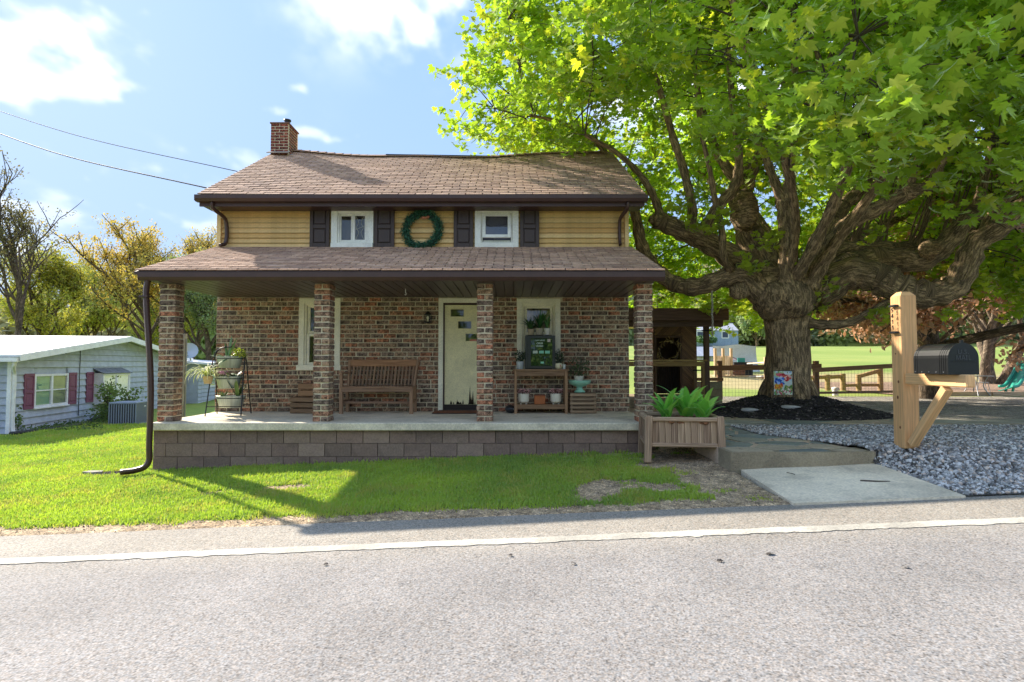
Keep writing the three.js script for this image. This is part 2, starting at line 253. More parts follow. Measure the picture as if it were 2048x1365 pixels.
struct('ground', sheet(200, 200, -190, 210, -70, 260, (x, d) => G(x, d) - 0.4 * (x < -5.2 ? ss(-16.8, -14, x) * ss(6, 7, d) * ss(18.8, 17, d) + (1 - ss(6, 7, d)) : 1) * ss(-19, -15, x) * ss(30, 20, x) * ss(-4.4, -3, d) * ss(19, 17.5, d), (x, d) => {
  const n = fbm(x * 0.21, d * 0.21, 111, 4), f = fbm(x * 1.1, d * 1.1, 113, 3);
  let c = mixc([0.17, 0.26, 0.03], [0.29, 0.33, 0.06], clamp(n * 1.5 - 0.25 + (f - 0.5) * 0.7));
  const dry = ss(24, 26, d + f * 2) * ss(33.5, 31, d + f * 2) * ss(9, 11, x + f * 2); c = mixc(c, [0.42, 0.33, 0.17], dry * 0.85);
  return c;
}, (t) => { const k = 0.475; return t < k ? k - k * Math.pow((k - t) / k, 2.1) : k + (1 - k) * Math.pow((t - k) / (1 - k), 2.1); }, (t) => { const k = 0.24; return t < k ? k - k * Math.pow((k - t) / k, 1.5) : k + (1 - k) * Math.pow((t - k) / (1 - k), 1.8); }), mat(1, 1, 1, { t: 'grain', vc: true, rough: 0.95 }), 'mown grassy ground running back to a green hillside', 'ground');

// road: chip-sealed asphalt, worn
struct('road', sheet(160, 60, -70, 70, -4.5, 5.72, (x, d) => roadY(x) + 0.003 * (fbm(x * 0.8, d * 0.8, 121, 3) - 0.5), (x, d) => {
  const n = fbm(x * 0.35, d * 1.3, 123, 4), tr = 0.5 + 0.5 * Math.cos((d - 1.9) * 3.4), p = fbm(x * 1.6, d * 1.6, 127, 3); const k = 0.95 + 0.22 * (n - 0.5) + 0.10 * (p - 0.5) - 0.05 * tr; return mixc([0.262 * k, 0.247 * k, 0.238 * k], [0.31 * k, 0.28 * k, 0.238 * k], ss(4.2, 5.2, d));
}), mat(1, 1, 1, { t: 'asphalt', bt: 'asphaltB', bs: 0.0022, vc: true, rough: 0.92 }), 'pale worn asphalt road along the front lawn', 'road');
{ // painted edge line with ragged edges
  const pos = [], idx = [], uv = []; const n = 700; let k = 0;
  for (let i = 0; i <= n; i++) { const x = -14 + 28 * i / n, a = 4.955 + 0.012 * (vn(x * 14, 2, 131) - 0.5) + 0.02 * (vn(x * 3, 2, 133) - 0.5), b = 4.82 - 0.03 * vn(x * 17, 5, 132) - 0.02 * ss(0.72, 0.95, vn(x * 9, 8, 134)); pos.push(x, roadY(x) + 0.0055, -a, x, roadY(x) + 0.0055, -b); uv.push(x, a, x, b); if (i) { idx.push(k - 2, k - 1, k, k - 1, k + 1, k); } k += 2; }
  const g = new THREE.BufferGeometry(); g.setAttribute('position', new THREE.Float32BufferAttribute(pos, 3)); g.setAttribute('uv', new THREE.Float32BufferAttribute(uv, 2)); g.setIndex(idx); g.computeVertexNormals();
  struct('road_edge_line', g, mat(0.44, 0.415, 0.36, { t: 'stain', bt: 'asphaltB', bs: 0.004, rough: 0.8 }), 'long white painted line along the road edge', 'road marking');
}
// lawn soil sheet, close by
const lawnC = (x, d) => { const e = earth(x, d), n = fbm(x * 3, d * 3, 141, 3), q = fbm(x * 14, d * 14, 142, 2); return mixc([0.075 + 0.05 * n, 0.105 + 0.06 * n, 0.022], mixc([0.30, 0.205, 0.12], [0.50, 0.38, 0.24], clamp(n * 0.7 + q * 0.6 - 0.15)), clamp(e * 1.3 + (q - 0.5) * 0.4)); };
struct('front_lawn', sheet(240, 70, -9.5, 2.77, 5.66, 9.0, (x, d) => G(x, d) + 0.012 * (fbm(x * 4, d * 4, 143, 3) - 0.5) + 0.006, lawnC), mat(1, 1, 1, { t: 'soil', bt: 'rough', bs: 0.012, vc: true, rough: 0.95 }), 'patchy front lawn strip between the road and the porch', 'lawn');
struct('side_lawn', sheet(110, 110, -17, -5.3, 8.98, 19, (x, d) => G(x, d) + 0.006, (x, d) => { const n = fbm(x * 1.2, d * 1.2, 145, 3); return [0.085 + 0.05 * n, 0.115 + 0.05 * n, 0.024]; }), mat(1, 1, 1, { t: 'soil', vc: true, rough: 0.95 }), 'bright green side lawn beside the grey neighbouring house', 'lawn');

// grass
const grassMat = mat(0.45, 0.56, 0.06, { tr: 0.5, rough: 1 });
function tuft(n, h, spread, seed) {
  const R = rng(seed), a = new Acc();
  for (let i = 0; i < n; i++) { const l = h * (0.55 + 0.6 * R()), g = blade(l, 0.007 + 0.004 * R(), 0.4 + R() * 1.3, 0.2, 3); a.add(g, mx((R() - 0.5) * spread, -0.004, (R() - 0.5) * spread, 0, R() * 6.28, (R() - 0.5) * 0.6)); }
  return a.geo();
}
{
  const kinds = [tuft(10, 0.048, 0.10, 3), tuft(10, 0.038, 0.11, 4), tuft(9, 0.058, 0.09, 5)];
  const R = rng(77), lists = kinds.map(() => []), cols = kinds.map(() => []), C = (a, b, c) => new THREE.Color().setRGB(a, b, c);
  const put = (x, d, k, s, y = 0) => { lists[k].push(mx(x, G(x, d) + y, -d, 0, R() * 6.28, 0, [s, s * (0.8 + 0.5 * R()), s])); const n = fbm(x * 1.1, d * 1.1, 151, 4), q = R(), dry = (q > 0.9 ? 1 : 0) + ss(0.58, 0.7, fbm(x * 2.3 + 9, d * 2.3, 153, 3)) * (q > 0.35 ? 0.8 : 0); const e = clamp(dry) ; cols[k].push(C(lerp(0.42 + 0.75 * n, 1.15, e), lerp(0.62 + 0.6 * n, 0.92, e), lerp(0.5 + 0.5 * q, 1.3, e))); };
  for (let i = 0; i < 42000; i++) { const x = -9.4 + 12.4 * R(), d = 5.72 + 3.0 * R(); if (d > 8.68 && x > -5.55) continue; if (x > 2.7 - (d - 5.7) * 0.02) continue; if (R() < earth(x, d) * 1.15 - 0.03) continue; put(x, d, Math.floor(R() * 3), 0.85 + 0.5 * R()); }
  for (let i = 0; i < 36000; i++) { const d = 8.6 + 9.5 * Math.pow(R(), 1.25), x = -5.6 - 10.5 * R(); const edge = -13.6 - (d - 15.9) * 0.167; if (d > 15.2 && x < edge + 0.3) continue; if (R() < earth(x, d)) continue; put(x, d, Math.floor(R() * 3), 1.0 + 0.9 * (d - 8.6) / 9 + 0.4 * R()); }
  for (let i = 0; i < 260; i++) { const x = -5.4 + 7.2 * R(), d = 8.60 + 0.06 * R(); put(x, d, 2, 0.9 + 0.8 * R()); }
  for (let i = 0; i < 60; i++) { const [cx, cd] = [[2.35, 6.3], [2.55, 5.95], [2.2, 7.2], [1.4, 6.75]][i % 4]; put(cx + (R() - 0.5) * 0.25, cd + (R() - 0.5) * 0.2, 1, 0.6 + 0.5 * R()); }
  kinds.forEach((g, k) => tag(instanced('grass', g, grassMat, scene, lists[k], cols[k]), ['short green grass blades covering the lawn', 'fine low grass blades among the lawn', 'taller loose grass blades scattered over the lawn'][k], 'grass'));
}
// dry straw and small stones on the bare soil, edge debris
{
  const R = rng(91), st = [], sc = [], ch = [], g = new THREE.IcosahedronGeometry(1, 0), C = (a, b, c) => new THREE.Color().setRGB(a, b, c), cc = [];
  for (let i = 0; i < 9000; i++) { const x = -9 + 12 * R(), d = 5.66 + 3 * R(); if (R() > earth(x, d) - 0.15) continue; const s = 0.004 + 0.011 * R() * R(); st.push(mx(x, G(x, d) + s * 0.3 + 0.006, -d, R() * 3, R() * 6, 0, [s, s * 0.6, s * (0.8 + 0.6 * R())])); const v = 0.2 + 0.34 * R(); sc.push(C(v * 1.1, v * 0.86, v * 0.62)); }
  tag(instanced('gravel', uvBox(g), mat(1, 1, 1, { rough: 0.9 }), scene, st, sc), 'small loose pebbles on the bare soil of the front lawn', 'pebbles');
  const bl = blade(0.07, 0.004, 1.0, 0.1, 3);
  for (let i = 0; i < 3600; i++) { const x = -9 + 12 * R(), d = 5.66 + 3 * R(), e = earth(x, d); if (R() > e * 0.9 + 0.03) continue; ch.push(mx(x, G(x, d) + 0.012, -d, 1.2 + 0.5 * R(), R() * 6.28, 0, 0.7 + 0.7 * R())); const v = 0.7 + 0.5 * R(); cc.push(C(v, v * 0.9, v * 0.75)); }
  tag(instanced('dry_grass', bl, mat(0.58, 0.44, 0.21, { rough: 0.95 }), scene, ch, cc), 'dry straw lying along the lawn edge and bare soil', 'dry grass', null, 'stuff');
}
// concrete pad, step, patio with flagstones, path
const concrete = (r, g, b) => S(r, g, b, { t: 'stain', bt: 'rough', bs: 0.003, rough: 0.9 });
function slabOn(pts, top, bottom, bev = 0.01) { // pts [x, d] polygon; top = height function or number
  const sh = new THREE.Shape(pts.map(([x, d]) => new THREE.Vector2(x, d))); let g = new THREE.ExtrudeGeometry(sh, { depth: 1, bevelEnabled: false });
  const p = g.attributes.position; for (let i = 0; i < p.count; i++) { const x = p.getX(i), d = p.getY(i), t = p.getZ(i); const yt = typeof top === 'function' ? top(x, d) : top, yb = typeof bottom === 'function' ? bottom(x, d) : bottom; p.setXYZ(i, x, lerp(yb, yt, t), -d); }
  g.computeVertexNormals(); g = uvBox(g); g.computeVertexNormals(); return g;
}
const padTop = (x, d) => roadY(x) + 0.025 + 0.05 * ss(5.7, 7.2, d);
struct('concrete_pad', slabOn([[2.76, 5.64], [4.47, 5.66], [4.56, 7.2], [2.85, 7.2]], padTop, (x, d) => padTop(x, d) - 0.1), concrete(226, 212, 186), 'smooth grey concrete pad between the road and the stone step', 'pavement');
const PT = 0.405; // patio top
struct('stone_step', slabOn([[2.72, 7.12], [3.2, 7.16], [3.9, 7.13], [4.56, 7.18], [4.52, 7.55], [2.72, 7.55]], PT - 0.004, -0.1), S(160, 146, 120, { t: 'stain', bt: 'rough', bs: 0.02, rough: 0.95 }), 'rough grey mortared step edge below the flagstone patio', 'step');
const patio = struct('patio', slabOn([[2.73, 7.56], [4.50, 7.56], [4.3, 8.2], [3.85, 9.0], [3.9, 10.1], [16.5, 10.15], [16.5, 11.4], [6.2, 11.45], [4.6, 12.2], [4.4, 15.5], [2.24, 15.5], [2.24, 8.62], [2.73, 8.6]], PT - 0.012, 0.0), S(204, 178, 152, { t: 'grain', bt: 'rough', bs: 0.01, rough: 0.95 }), 'flagstone patio and path laid in mortar beside the house', 'patio');
{
  const R = rng(131), stone = [[160, 156, 140], [136, 140, 128], [178, 162, 136], [122, 130, 124], [186, 168, 142], [150, 146, 128]].map((c) => S(...c, { t: 'stain', bt: 'rough', bs: 0.006, rough: 0.8 }));
  const clipHalf = (poly, mxx, my, nx, ny) => { const out = []; for (let i = 0; i < poly.length; i++) { const a = poly[i], b = poly[(i + 1) % poly.length], da = (a[0] - mxx) * nx + (a[1] - my) * ny, db = (b[0] - mxx) * nx + (b[1] - my) * ny; if (da <= 0) out.push(a); if (da * db < 0) { const t = da / (da - db); out.push([lerp(a[0], b[0], t), lerp(a[1], b[1], t)]); } } return out; };
  const field = (region, n, sx) => {
    const xs = region.map((p) => p[0]), ys = region.map((p) => p[1]), x0 = Math.min(...xs), x1 = Math.max(...xs), y0 = Math.min(...ys), y1 = Math.max(...ys), seeds = [];
    let tries = 0; while (seeds.length < n && tries++ < 9000) { const p = [lerp(x0, x1, R()), lerp(y0, y1, R())]; if (seeds.every((q) => Math.hypot((q[0] - p[0]) / sx, q[1] - p[1]) > 0.36)) seeds.push(p); }
    for (const s of seeds) {
      let poly = region; for (const q of seeds) if (q !== s) { const nx = (q[0] - s[0]) / (sx * sx), ny = q[1] - s[1], l = Math.hypot(nx, ny); poly = clipHalf(poly, (s[0] + q[0]) / 2 - nx / l * 0.012, (s[1] + q[1]) / 2 - ny / l * 0.012, nx, ny); if (poly.length < 3) break; }
      if (poly.length < 3) continue; const cx = poly.reduce((a, p) => a + p[0], 0) / poly.length, cy = poly.reduce((a, p) => a + p[1], 0) / poly.length;
      const q = poly.map(([x, y]) => { const l = Math.hypot(x - cx, y - cy) || 1; return [x - (x - cx) / l * (0.014 + 0.03 * R()), y - (y - cy) / l * (0.014 + 0.02 * R())]; });
      part('flagstone', slabOn(q, PT + 0.006 * (R() - 0.5), PT - 0.03), stone[Math.floor(R() * stone.length)], patio);
    }
  };
  field([[2.76, 7.16], [4.46, 7.2], [4.28, 8.2], [3.85, 9.0], [3.85, 10.1], [2.76, 10.1]].slice(0), 30, 1.35);
  field([[2.3, 10.14], [4.9, 10.2], [4.9, 11.4], [4.4, 12.1], [2.3, 12.1]], 14, 1.5);
  field([[4.93, 10.2], [16.4, 10.2], [16.4, 11.36], [4.93, 11.4]], 26, 2.2);
}
// river gravel beside the step and the mailbox
const inGravel = (x, d) => d > 5.74 && d < 10.14 && x > 2.9 && (d < 7.2 ? x > 4.54 + 0.0 * d : d < 7.6 ? x > 4.55 : d < 8.2 ? x > lerp(4.5, 4.3, (d - 7.6) / 0.6) : d < 9 ? x > lerp(4.3, 3.85, (d - 8.2) / 0.8) : x > 3.88);
{
  const R = rng(151), C = (a, b, c) => new THREE.Color().setRGB(a, b, c), L = [[], []], K = [[], []];
  struct('gravel_bed', (() => { const xl = (d) => (d < 7.2 ? 4.52 : d < 7.6 ? 4.53 : d < 8.2 ? lerp(4.5, 4.28, (d - 7.6) / 0.6) : d < 9 ? lerp(4.28, 3.83, (d - 8.2) / 0.8) : 3.86); const g = sheet(70, 60, 0, 1, 5.7, 10.16, (x, d) => G(lerp(xl(d), 13.5, x * x), d) + 0.012), p = g.attributes.position, u = g.attributes.uv; for (let i = 0; i < p.count; i++) { p.setX(i, lerp(xl(-p.getZ(i)), 13.5, p.getX(i) ** 2)); u.setX(i, p.getX(i)); } g.computeVertexNormals(); return g; })(), S(96, 90, 84, { t: 'soil', bt: 'rough', bs: 0.02, rough: 0.95 }), 'bed of loose grey stone under the timber mailbox post', 'gravel bed');
  for (let i = 0; i < 56000; i++) { const d = 5.72 + 4.42 * Math.pow(R(), 1.1), x = 3.8 + Math.pow(R(), 1.25) * 9.7; if (!inGravel(x, d)) continue; const s = 0.012 + 0.016 * R(), k = i & 1; const y = G(x, d) + 0.012 + 0.012 * R(); L[k].push(mx(x, y, -d, R() * 6, R() * 6, R() * 6, [s * 1.2, s * 0.75, s])); const v = 0.14 + 0.66 * Math.pow(R(), 1.5), t = R(); K[k].push(t < 0.16 ? C(v * 1.15, v * 0.92, v * 0.74) : C(v * 1.02, v * 0.98, v * 0.94)); }
  const stone = (seed) => { const g = mergeVertices(new THREE.IcosahedronGeometry(1, 0).deleteAttribute('uv').deleteAttribute('normal')), p = g.attributes.position, q = rng(seed); for (let i = 0; i < p.count; i++) { const k = 0.75 + 0.5 * q(); p.setXYZ(i, p.getX(i) * k, p.getY(i) * k, p.getZ(i) * k); } g.computeVertexNormals(); return g; };
  [0, 1].forEach((k) => tag(instanced('gravel', stone(k + 3), mat(1, 1, 1, { rough: 0.75 }), scene, L[k], K[k]), ['blue grey river stones around the mailbox post', 'rounded grey and tan river stones around the mailbox post'][k], 'gravel'));
}
// gravel drive beyond the path
struct('gravel_drive', sheet(60, 40, 5.2, 34, 11.42, 19.2, (x, d) => G(x, d) + 0.008, (x, d) => { const n = fbm(x * 0.7, d * 2.2, 161, 4), k = 0.75 + 0.6 * n; return [0.30 * k, 0.275 * k, 0.235 * k]; }), mat(1, 1, 1, { t: 'soil', bt: 'rough', bs: 0.02, vc: true, rough: 0.95 }), 'grey gravel drive between the path and the grass beyond', 'drive');
// mulch mound round the maple
const TR = V(6.15, 0, -12.7);
const moundY = (x, d) => { const q = Math.hypot((x - TR.x) / 2.25, (d - 12.75) / 1.75) + 0.12 * (fbm(x, d, 171, 3) - 0.5); return 0.43 + 0.40 * ss(1, 0.15, q) - 0.06 * ss(0.93, 1.05, q); };
struct('mulch_bed', sheet(70, 60, 3.7, 8.7, 10.9, 15.0, (x, d) => moundY(x, d) + 0.05 * (fbm(x * 5, d * 5, 173, 3) - 0.5) * ss(1.05, 0.8, Math.hypot((x - TR.x) / 2.25, (d - 12.75) / 1.75)) - 0.05, null), S(46, 38, 32, { t: 'soil', bt: 'rough', bs: 0.03, rough: 1 }), 'mounded bed of dark bark mulch around the big maple', 'mulch bed');
{
  const R = rng(181), L = [], K = [], C = (v, w) => new THREE.Color().setRGB(v, v * w, v * w * 0.85);
  const chip = (x, y, z) => { const s = 0.5 + R(); L.push(mx(x, y, z, R() * 1.2 - 0.6, R() * 6.28, R() * 0.8 - 0.4, s)); const v = R() < 0.06 ? 0.22 : 0.018 + 0.05 * R(); K.push(C(v, 0.82)); };
  for (let i = 0; i < 11000; i++) { const a = R() * 6.28, q = Math.sqrt(R()) * 0.99, x = TR.x + Math.cos(a) * q * 2.1, d = 12.75 + Math.sin(a) * q * 1.75; chip(x, moundY(x, d) - 0.02, -d); }
  for (let i = 0; i < 500; i++) { const x = -6.5 + 1.0 * R(), d = 8.62 + (R() - 0.5) * 0.4 * (1 - Math.abs(x + 6.0)); chip(x, G(x, d) + 0.01, -d); }
  tag(instanced('bark_mulch', box(0.07, 0.012, 0.028, 0.004), mat(1, 1, 1, { rough: 1 }), scene, L, K), 'dark shredded bark mulch around the maple and the downspout', 'mulch', null, 'stuff');
}

// ================= THE HOUSE =================
const house = thing('brick_house', 'two storey house with brick porch, tan siding and brown shingle roofs', 'house', V(0, 0, 0));
const WZ = -10.7, XL = -5.57, XR = 2.2, SLAB = 0.61, CEIL = 2.75;
const W = (px, py) => at(px, py, 10.7);
const C_ = (r, g, b) => [r, g, b].map((c) => { c /= 255; return c <= 0.04045 ? c / 12.92 : ((c + 0.055) / 1.055) ** 2.4; });
const BR = [[132, 111, 92], [114, 98, 84], [140, 116, 93], [148, 110, 86], [106, 92, 80], [146, 122, 98], [133, 108, 89], [156, 106, 80], [121, 103, 88], [138, 107, 86]];
const brickMats = BR.map((c) => S(...c, { t: 'brick', bt: 'brickB', bs: 0.006, rough: 0.92 }));
const brickVC = mat(1, 1, 1, { t: 'brick', bt: 'brickB', bs: 0.006, rough: 0.92, vc: true });
const mortar = S(204, 190, 160, { t: 'grain', bt: 'rough', bs: 0.006, rough: 0.95 });
const brown = S(70, 47, 40, { t: 'grain', rough: 0.45 }), brownDark = brown, cream = S(240, 232, 206, { t: 'grain', rough: 0.6 }), white = S(236, 234, 224, { t: 'grain', rough: 0.5 });
const tan = S(226, 188, 124, { t: 'grain', rough: 0.6 });
const glass = new THREE.MeshPhysicalMaterial({ color: 0xffffff, roughness: 0.02, transmission: 1, thickness: 0, ior: 1.5, side: THREE.DoubleSide });
const darkIn = S(176, 164, 146, { rough: 0.95 });
const pick = (R, a) => a[Math.floor(R() * a.length)];
// openings of the lower wall [x0, x1, y0, y1]
const win1 = [W(597, 700).x, W(680, 700).x, W(600, 741).y, W(600, 597).y], door = [W(877, 700).x, W(981, 700).x, SLAB, W(900, 597).y], win2 = [W(1034, 700).x, W(1121, 700).x, W(1030, 744).y, W(1030, 598).y];
{
  const acc = new Acc(), ops = [win1, door, win2], bt = 0.16, fill = (x0, x1, y0, y1) => acc.box(x1 - x0, y1 - y0, bt, (x0 + x1) / 2, (y0 + y1) / 2, WZ - bt / 2 - 0.002, 0, 0, 0, 0.001);
  let x = XL; for (const [a, b, y0, y1] of ops) { fill(x, a, SLAB - 0.1, CEIL + 0.1); if (y0 > SLAB) fill(a, b, SLAB - 0.1, y0); fill(a, b, y1, CEIL + 0.1); x = b; } fill(x, XR, SLAB - 0.1, CEIL + 0.1);
  const wall = part('brick_wall', acc.geo(), mortar, house), R = rng(201), CO = 0.0862, LN = 0.243, J = 0.017, rest = new Acc(); let n = 0;
  const list = [];
  for (let r = 0; SLAB + r * CO < CEIL - 0.02; r++) {
    const y0 = SLAB + r * CO + 0.004, y1 = Math.min(y0 + CO - J, CEIL);
    const head = (o) => o[2] > SLAB && y0 < o[2] && y0 + CO >= o[2] - 0.02;
    let s = XL - (r % 2 ? LN / 2 : 0) - 0.03 * R(); 
    while (s < XR) {
      const len = LN * (0.94 + 0.12 * R()); let a = Math.max(s, XL) , b = Math.min(s + len - J, XR); s += len;
      let segs = [[a, b]];
      for (const o of ops) segs = segs.flatMap(([p, q]) => { if (q <= o[0] || p >= o[1]) return [[p, q]]; if (y1 > o[2] + 0.01 && y0 < o[3] - 0.01) return [[p, Math.min(q, o[0] - 0.004)], [Math.max(p, o[1] + 0.004), q]].filter(([u, v]) => v - u > 0.03); return [[p, q]]; });
      for (const [p, q] of segs) { if (q - p < 0.03) continue; let cut = [[p, q]]; for (const o of [win1, win2]) if (head(o) && (p + q) / 2 > o[0] - 0.05 && (p + q) / 2 < o[1] + 0.05 && q - p > 0.15) { const c = p + (q - p) * 0.34, e = p + (q - p) * 0.67; cut = [[p, c - J / 2], [c + J / 2, e - J / 2], [e + J / 2, q]]; } for (const [u, v] of cut) list.push([u, v, y0, y1]); }
    }
  }
  for (const [u, v, y0, y1] of list) {
    const w = Math.round((v - u) * 40) / 40, g = box(Math.max(0.03, w), y1 - y0, 0.05, 0.006, 0.31 + Math.floor(R() * 8)), px = 1024 + ((u + v) / 2) / 10.7 * F, hid = (px > 625 && px < 672) || (px > 948 && px < 990), k = Math.floor(Math.pow(R(), 0.85) * BR.length), z = WZ - 0.017 + 0.004 * (R() - 0.5);
    const keep = !hid && v - u > 0.17 && (px > 1110 || (px > 690 && px < 880 && y0 > 1.3) || (px < 600 && y0 > 1.45 && px > 440)) && n < 300;
    if (keep) { n++; part('brick', g, brickMats[k], wall, (u + v) / 2, (y0 + y1) / 2, z, 0, 0, (R() - 0.5) * 0.012); } else rest.add(g, mx((u + v) / 2, (y0 + y1) / 2, z, 0, 0, (R() - 0.5) * 0.012), C_(...BR[k]));
  }
  stuff('bricks', rest.geo(), brickVC, wall);
  // the rest of the shell: side, back walls and floors close the rooms
  const sh = new Acc(), D = 5.8, top = 4.75;
  sh.box(0.2, top + 0.3, D - 0.2, XL + 0.1, (top - 0.3) / 2, WZ - 0.18 - D / 2).box(0.2, top + 0.3, D - 0.2, XR - 0.1, (top - 0.3) / 2, WZ - 0.18 - D / 2).box(XR - XL, top + 0.3, 0.2, (XL + XR) / 2, (top - 0.3) / 2, WZ - D - 0.1);
  part('side_wall', sh.geo(), brickMats[0], house);
  const fl = new Acc(); fl.box(XR - XL - 0.42, 0.1, D - 0.3, (XL + XR) / 2, 0.5, WZ - 0.17 - D / 2).box(XR - XL - 0.42, 0.2, D - 0.3, (XL + XR) / 2, 3.0, WZ - 0.17 - D / 2).box(XR - XL - 0.42, 0.1, D - 0.3, (XL + XR) / 2, 4.62, WZ - 0.17 - D / 2).box(XR - XL - 0.42, 4, 0.05, (XL + XR) / 2, 2.5, WZ - 1.6);
  part('inner_floor', fl.geo(), darkIn, house);
  const gb = new Acc(); for (const x of [XL + 0.06, XR - 0.06]) gb.add(prism([[-D / 2 - 0.1, 0], [D / 2 + 0.1, 0], [0, 1.9]], 0.1), mx(x - 0.05, 4.6, WZ - 0.1 - D / 2, 0, Math.PI / 2, 0));
  part('gable_wall', gb.geo(), tan, house);
}
// window builder on the wall plane
function makeWindow(parent, [x0, x1, y0, y1], z, kind, cas = 0.085) {
  const w = thing0('window', parent, (x0 + x1) / 2, y0, z), W_ = x1 - x0, H = y1 - y0, m = kind === 'upper' ? white : cream;
  const b = (n, ww, h, d, x, y, zz, mm = m) => pb(n, ww, h, d, mm, w, x, y, zz);
  b('casing', cas, H, 0.06, -W_ / 2 + cas / 2, H / 2, 0.0); b('casing', cas, H, 0.06, W_ / 2 - cas / 2, H / 2, 0.0); b('casing', W_ - 2 * cas, cas, 0.056, 0, H - cas / 2, 0);
  b('sill', W_ + (kind === 'upper' ? -0.006 : 0.05), kind === 'upper' ? 0.09 : 0.1, 0.11, 0, kind === 'upper' ? 0.045 : 0.05, 0.012);
  const iw = W_ - 2 * cas, y = kind === 'upper' ? 0.09 : 0.1, ih = H - cas - y;
  const sash = (n, sx, sy, sw, sh, zz, fr, par = w) => { const s = thing0(n, par, sx, sy, zz), q = (ww, h, xx, yy) => pb('sash_rail', ww, h, 0.032, m, s, xx, yy, 0); q(fr, sh, -sw / 2 + fr / 2, 0); q(fr, sh, sw / 2 - fr / 2, 0); q(sw - 2 * fr, fr, 0, sh / 2 - fr / 2); q(sw - 2 * fr, fr, 0, -sh / 2 + fr / 2); part('pane', box(sw - 2 * fr, sh - 2 * fr, 0.004, 0.0005), glass, s, 0, 0, -0.004); return s; };
  return { w, iw, ih, y, sash };
}
function thing0(name, parent, x, y, z, ry = 0) { const o = new THREE.Group(); o.name = name; o.position.set(x, y, z); o.rotation.y = ry; parent.add(o); return o; }
for (const o of [win1, win2]) {
  const { w, iw, ih, y, sash } = makeWindow(house, o, WZ - 0.012, 'lower', 0.1);
  for (const s of [-1, 1]) pb('jamb', 0.035, ih, 0.1, cream, w, s * (iw / 2 - 0.0175), y + ih / 2, -0.05);
  pb('jamb', iw - 0.07, 0.035, 0.1, cream, w, 0, y + ih - 0.0175, -0.05);
  sash('upper_sash', 0, y + ih * 0.745, iw - 0.08, ih * 0.49 - 0.03, -0.06, 0.05); sash('lower_sash', 0, y + ih * 0.255, iw - 0.08, ih * 0.51, -0.025, 0.05);
  const R = rng(7 + Math.round(o[0] * 10)), c = new Acc(); // lace half curtain inside
  for (let i = 0; i < 26; i++) c.box(iw / 26, ih * (o === win2 ? 0.94 : 0.2), 0.004, -iw / 2 + (i + 0.5) * iw / 26, y + ih * (o === win2 ? 0.5 : 0.9), -0.2 + 0.018 * Math.sin(i * 1.9), 0, 0.5 * Math.cos(i * 1.9), 0, 0.001);
  part('curtain', c.geo(), S(o === win2 ? 150 : 120, 138, 120, { t: 'grain', rough: 0.95 }), w);
}
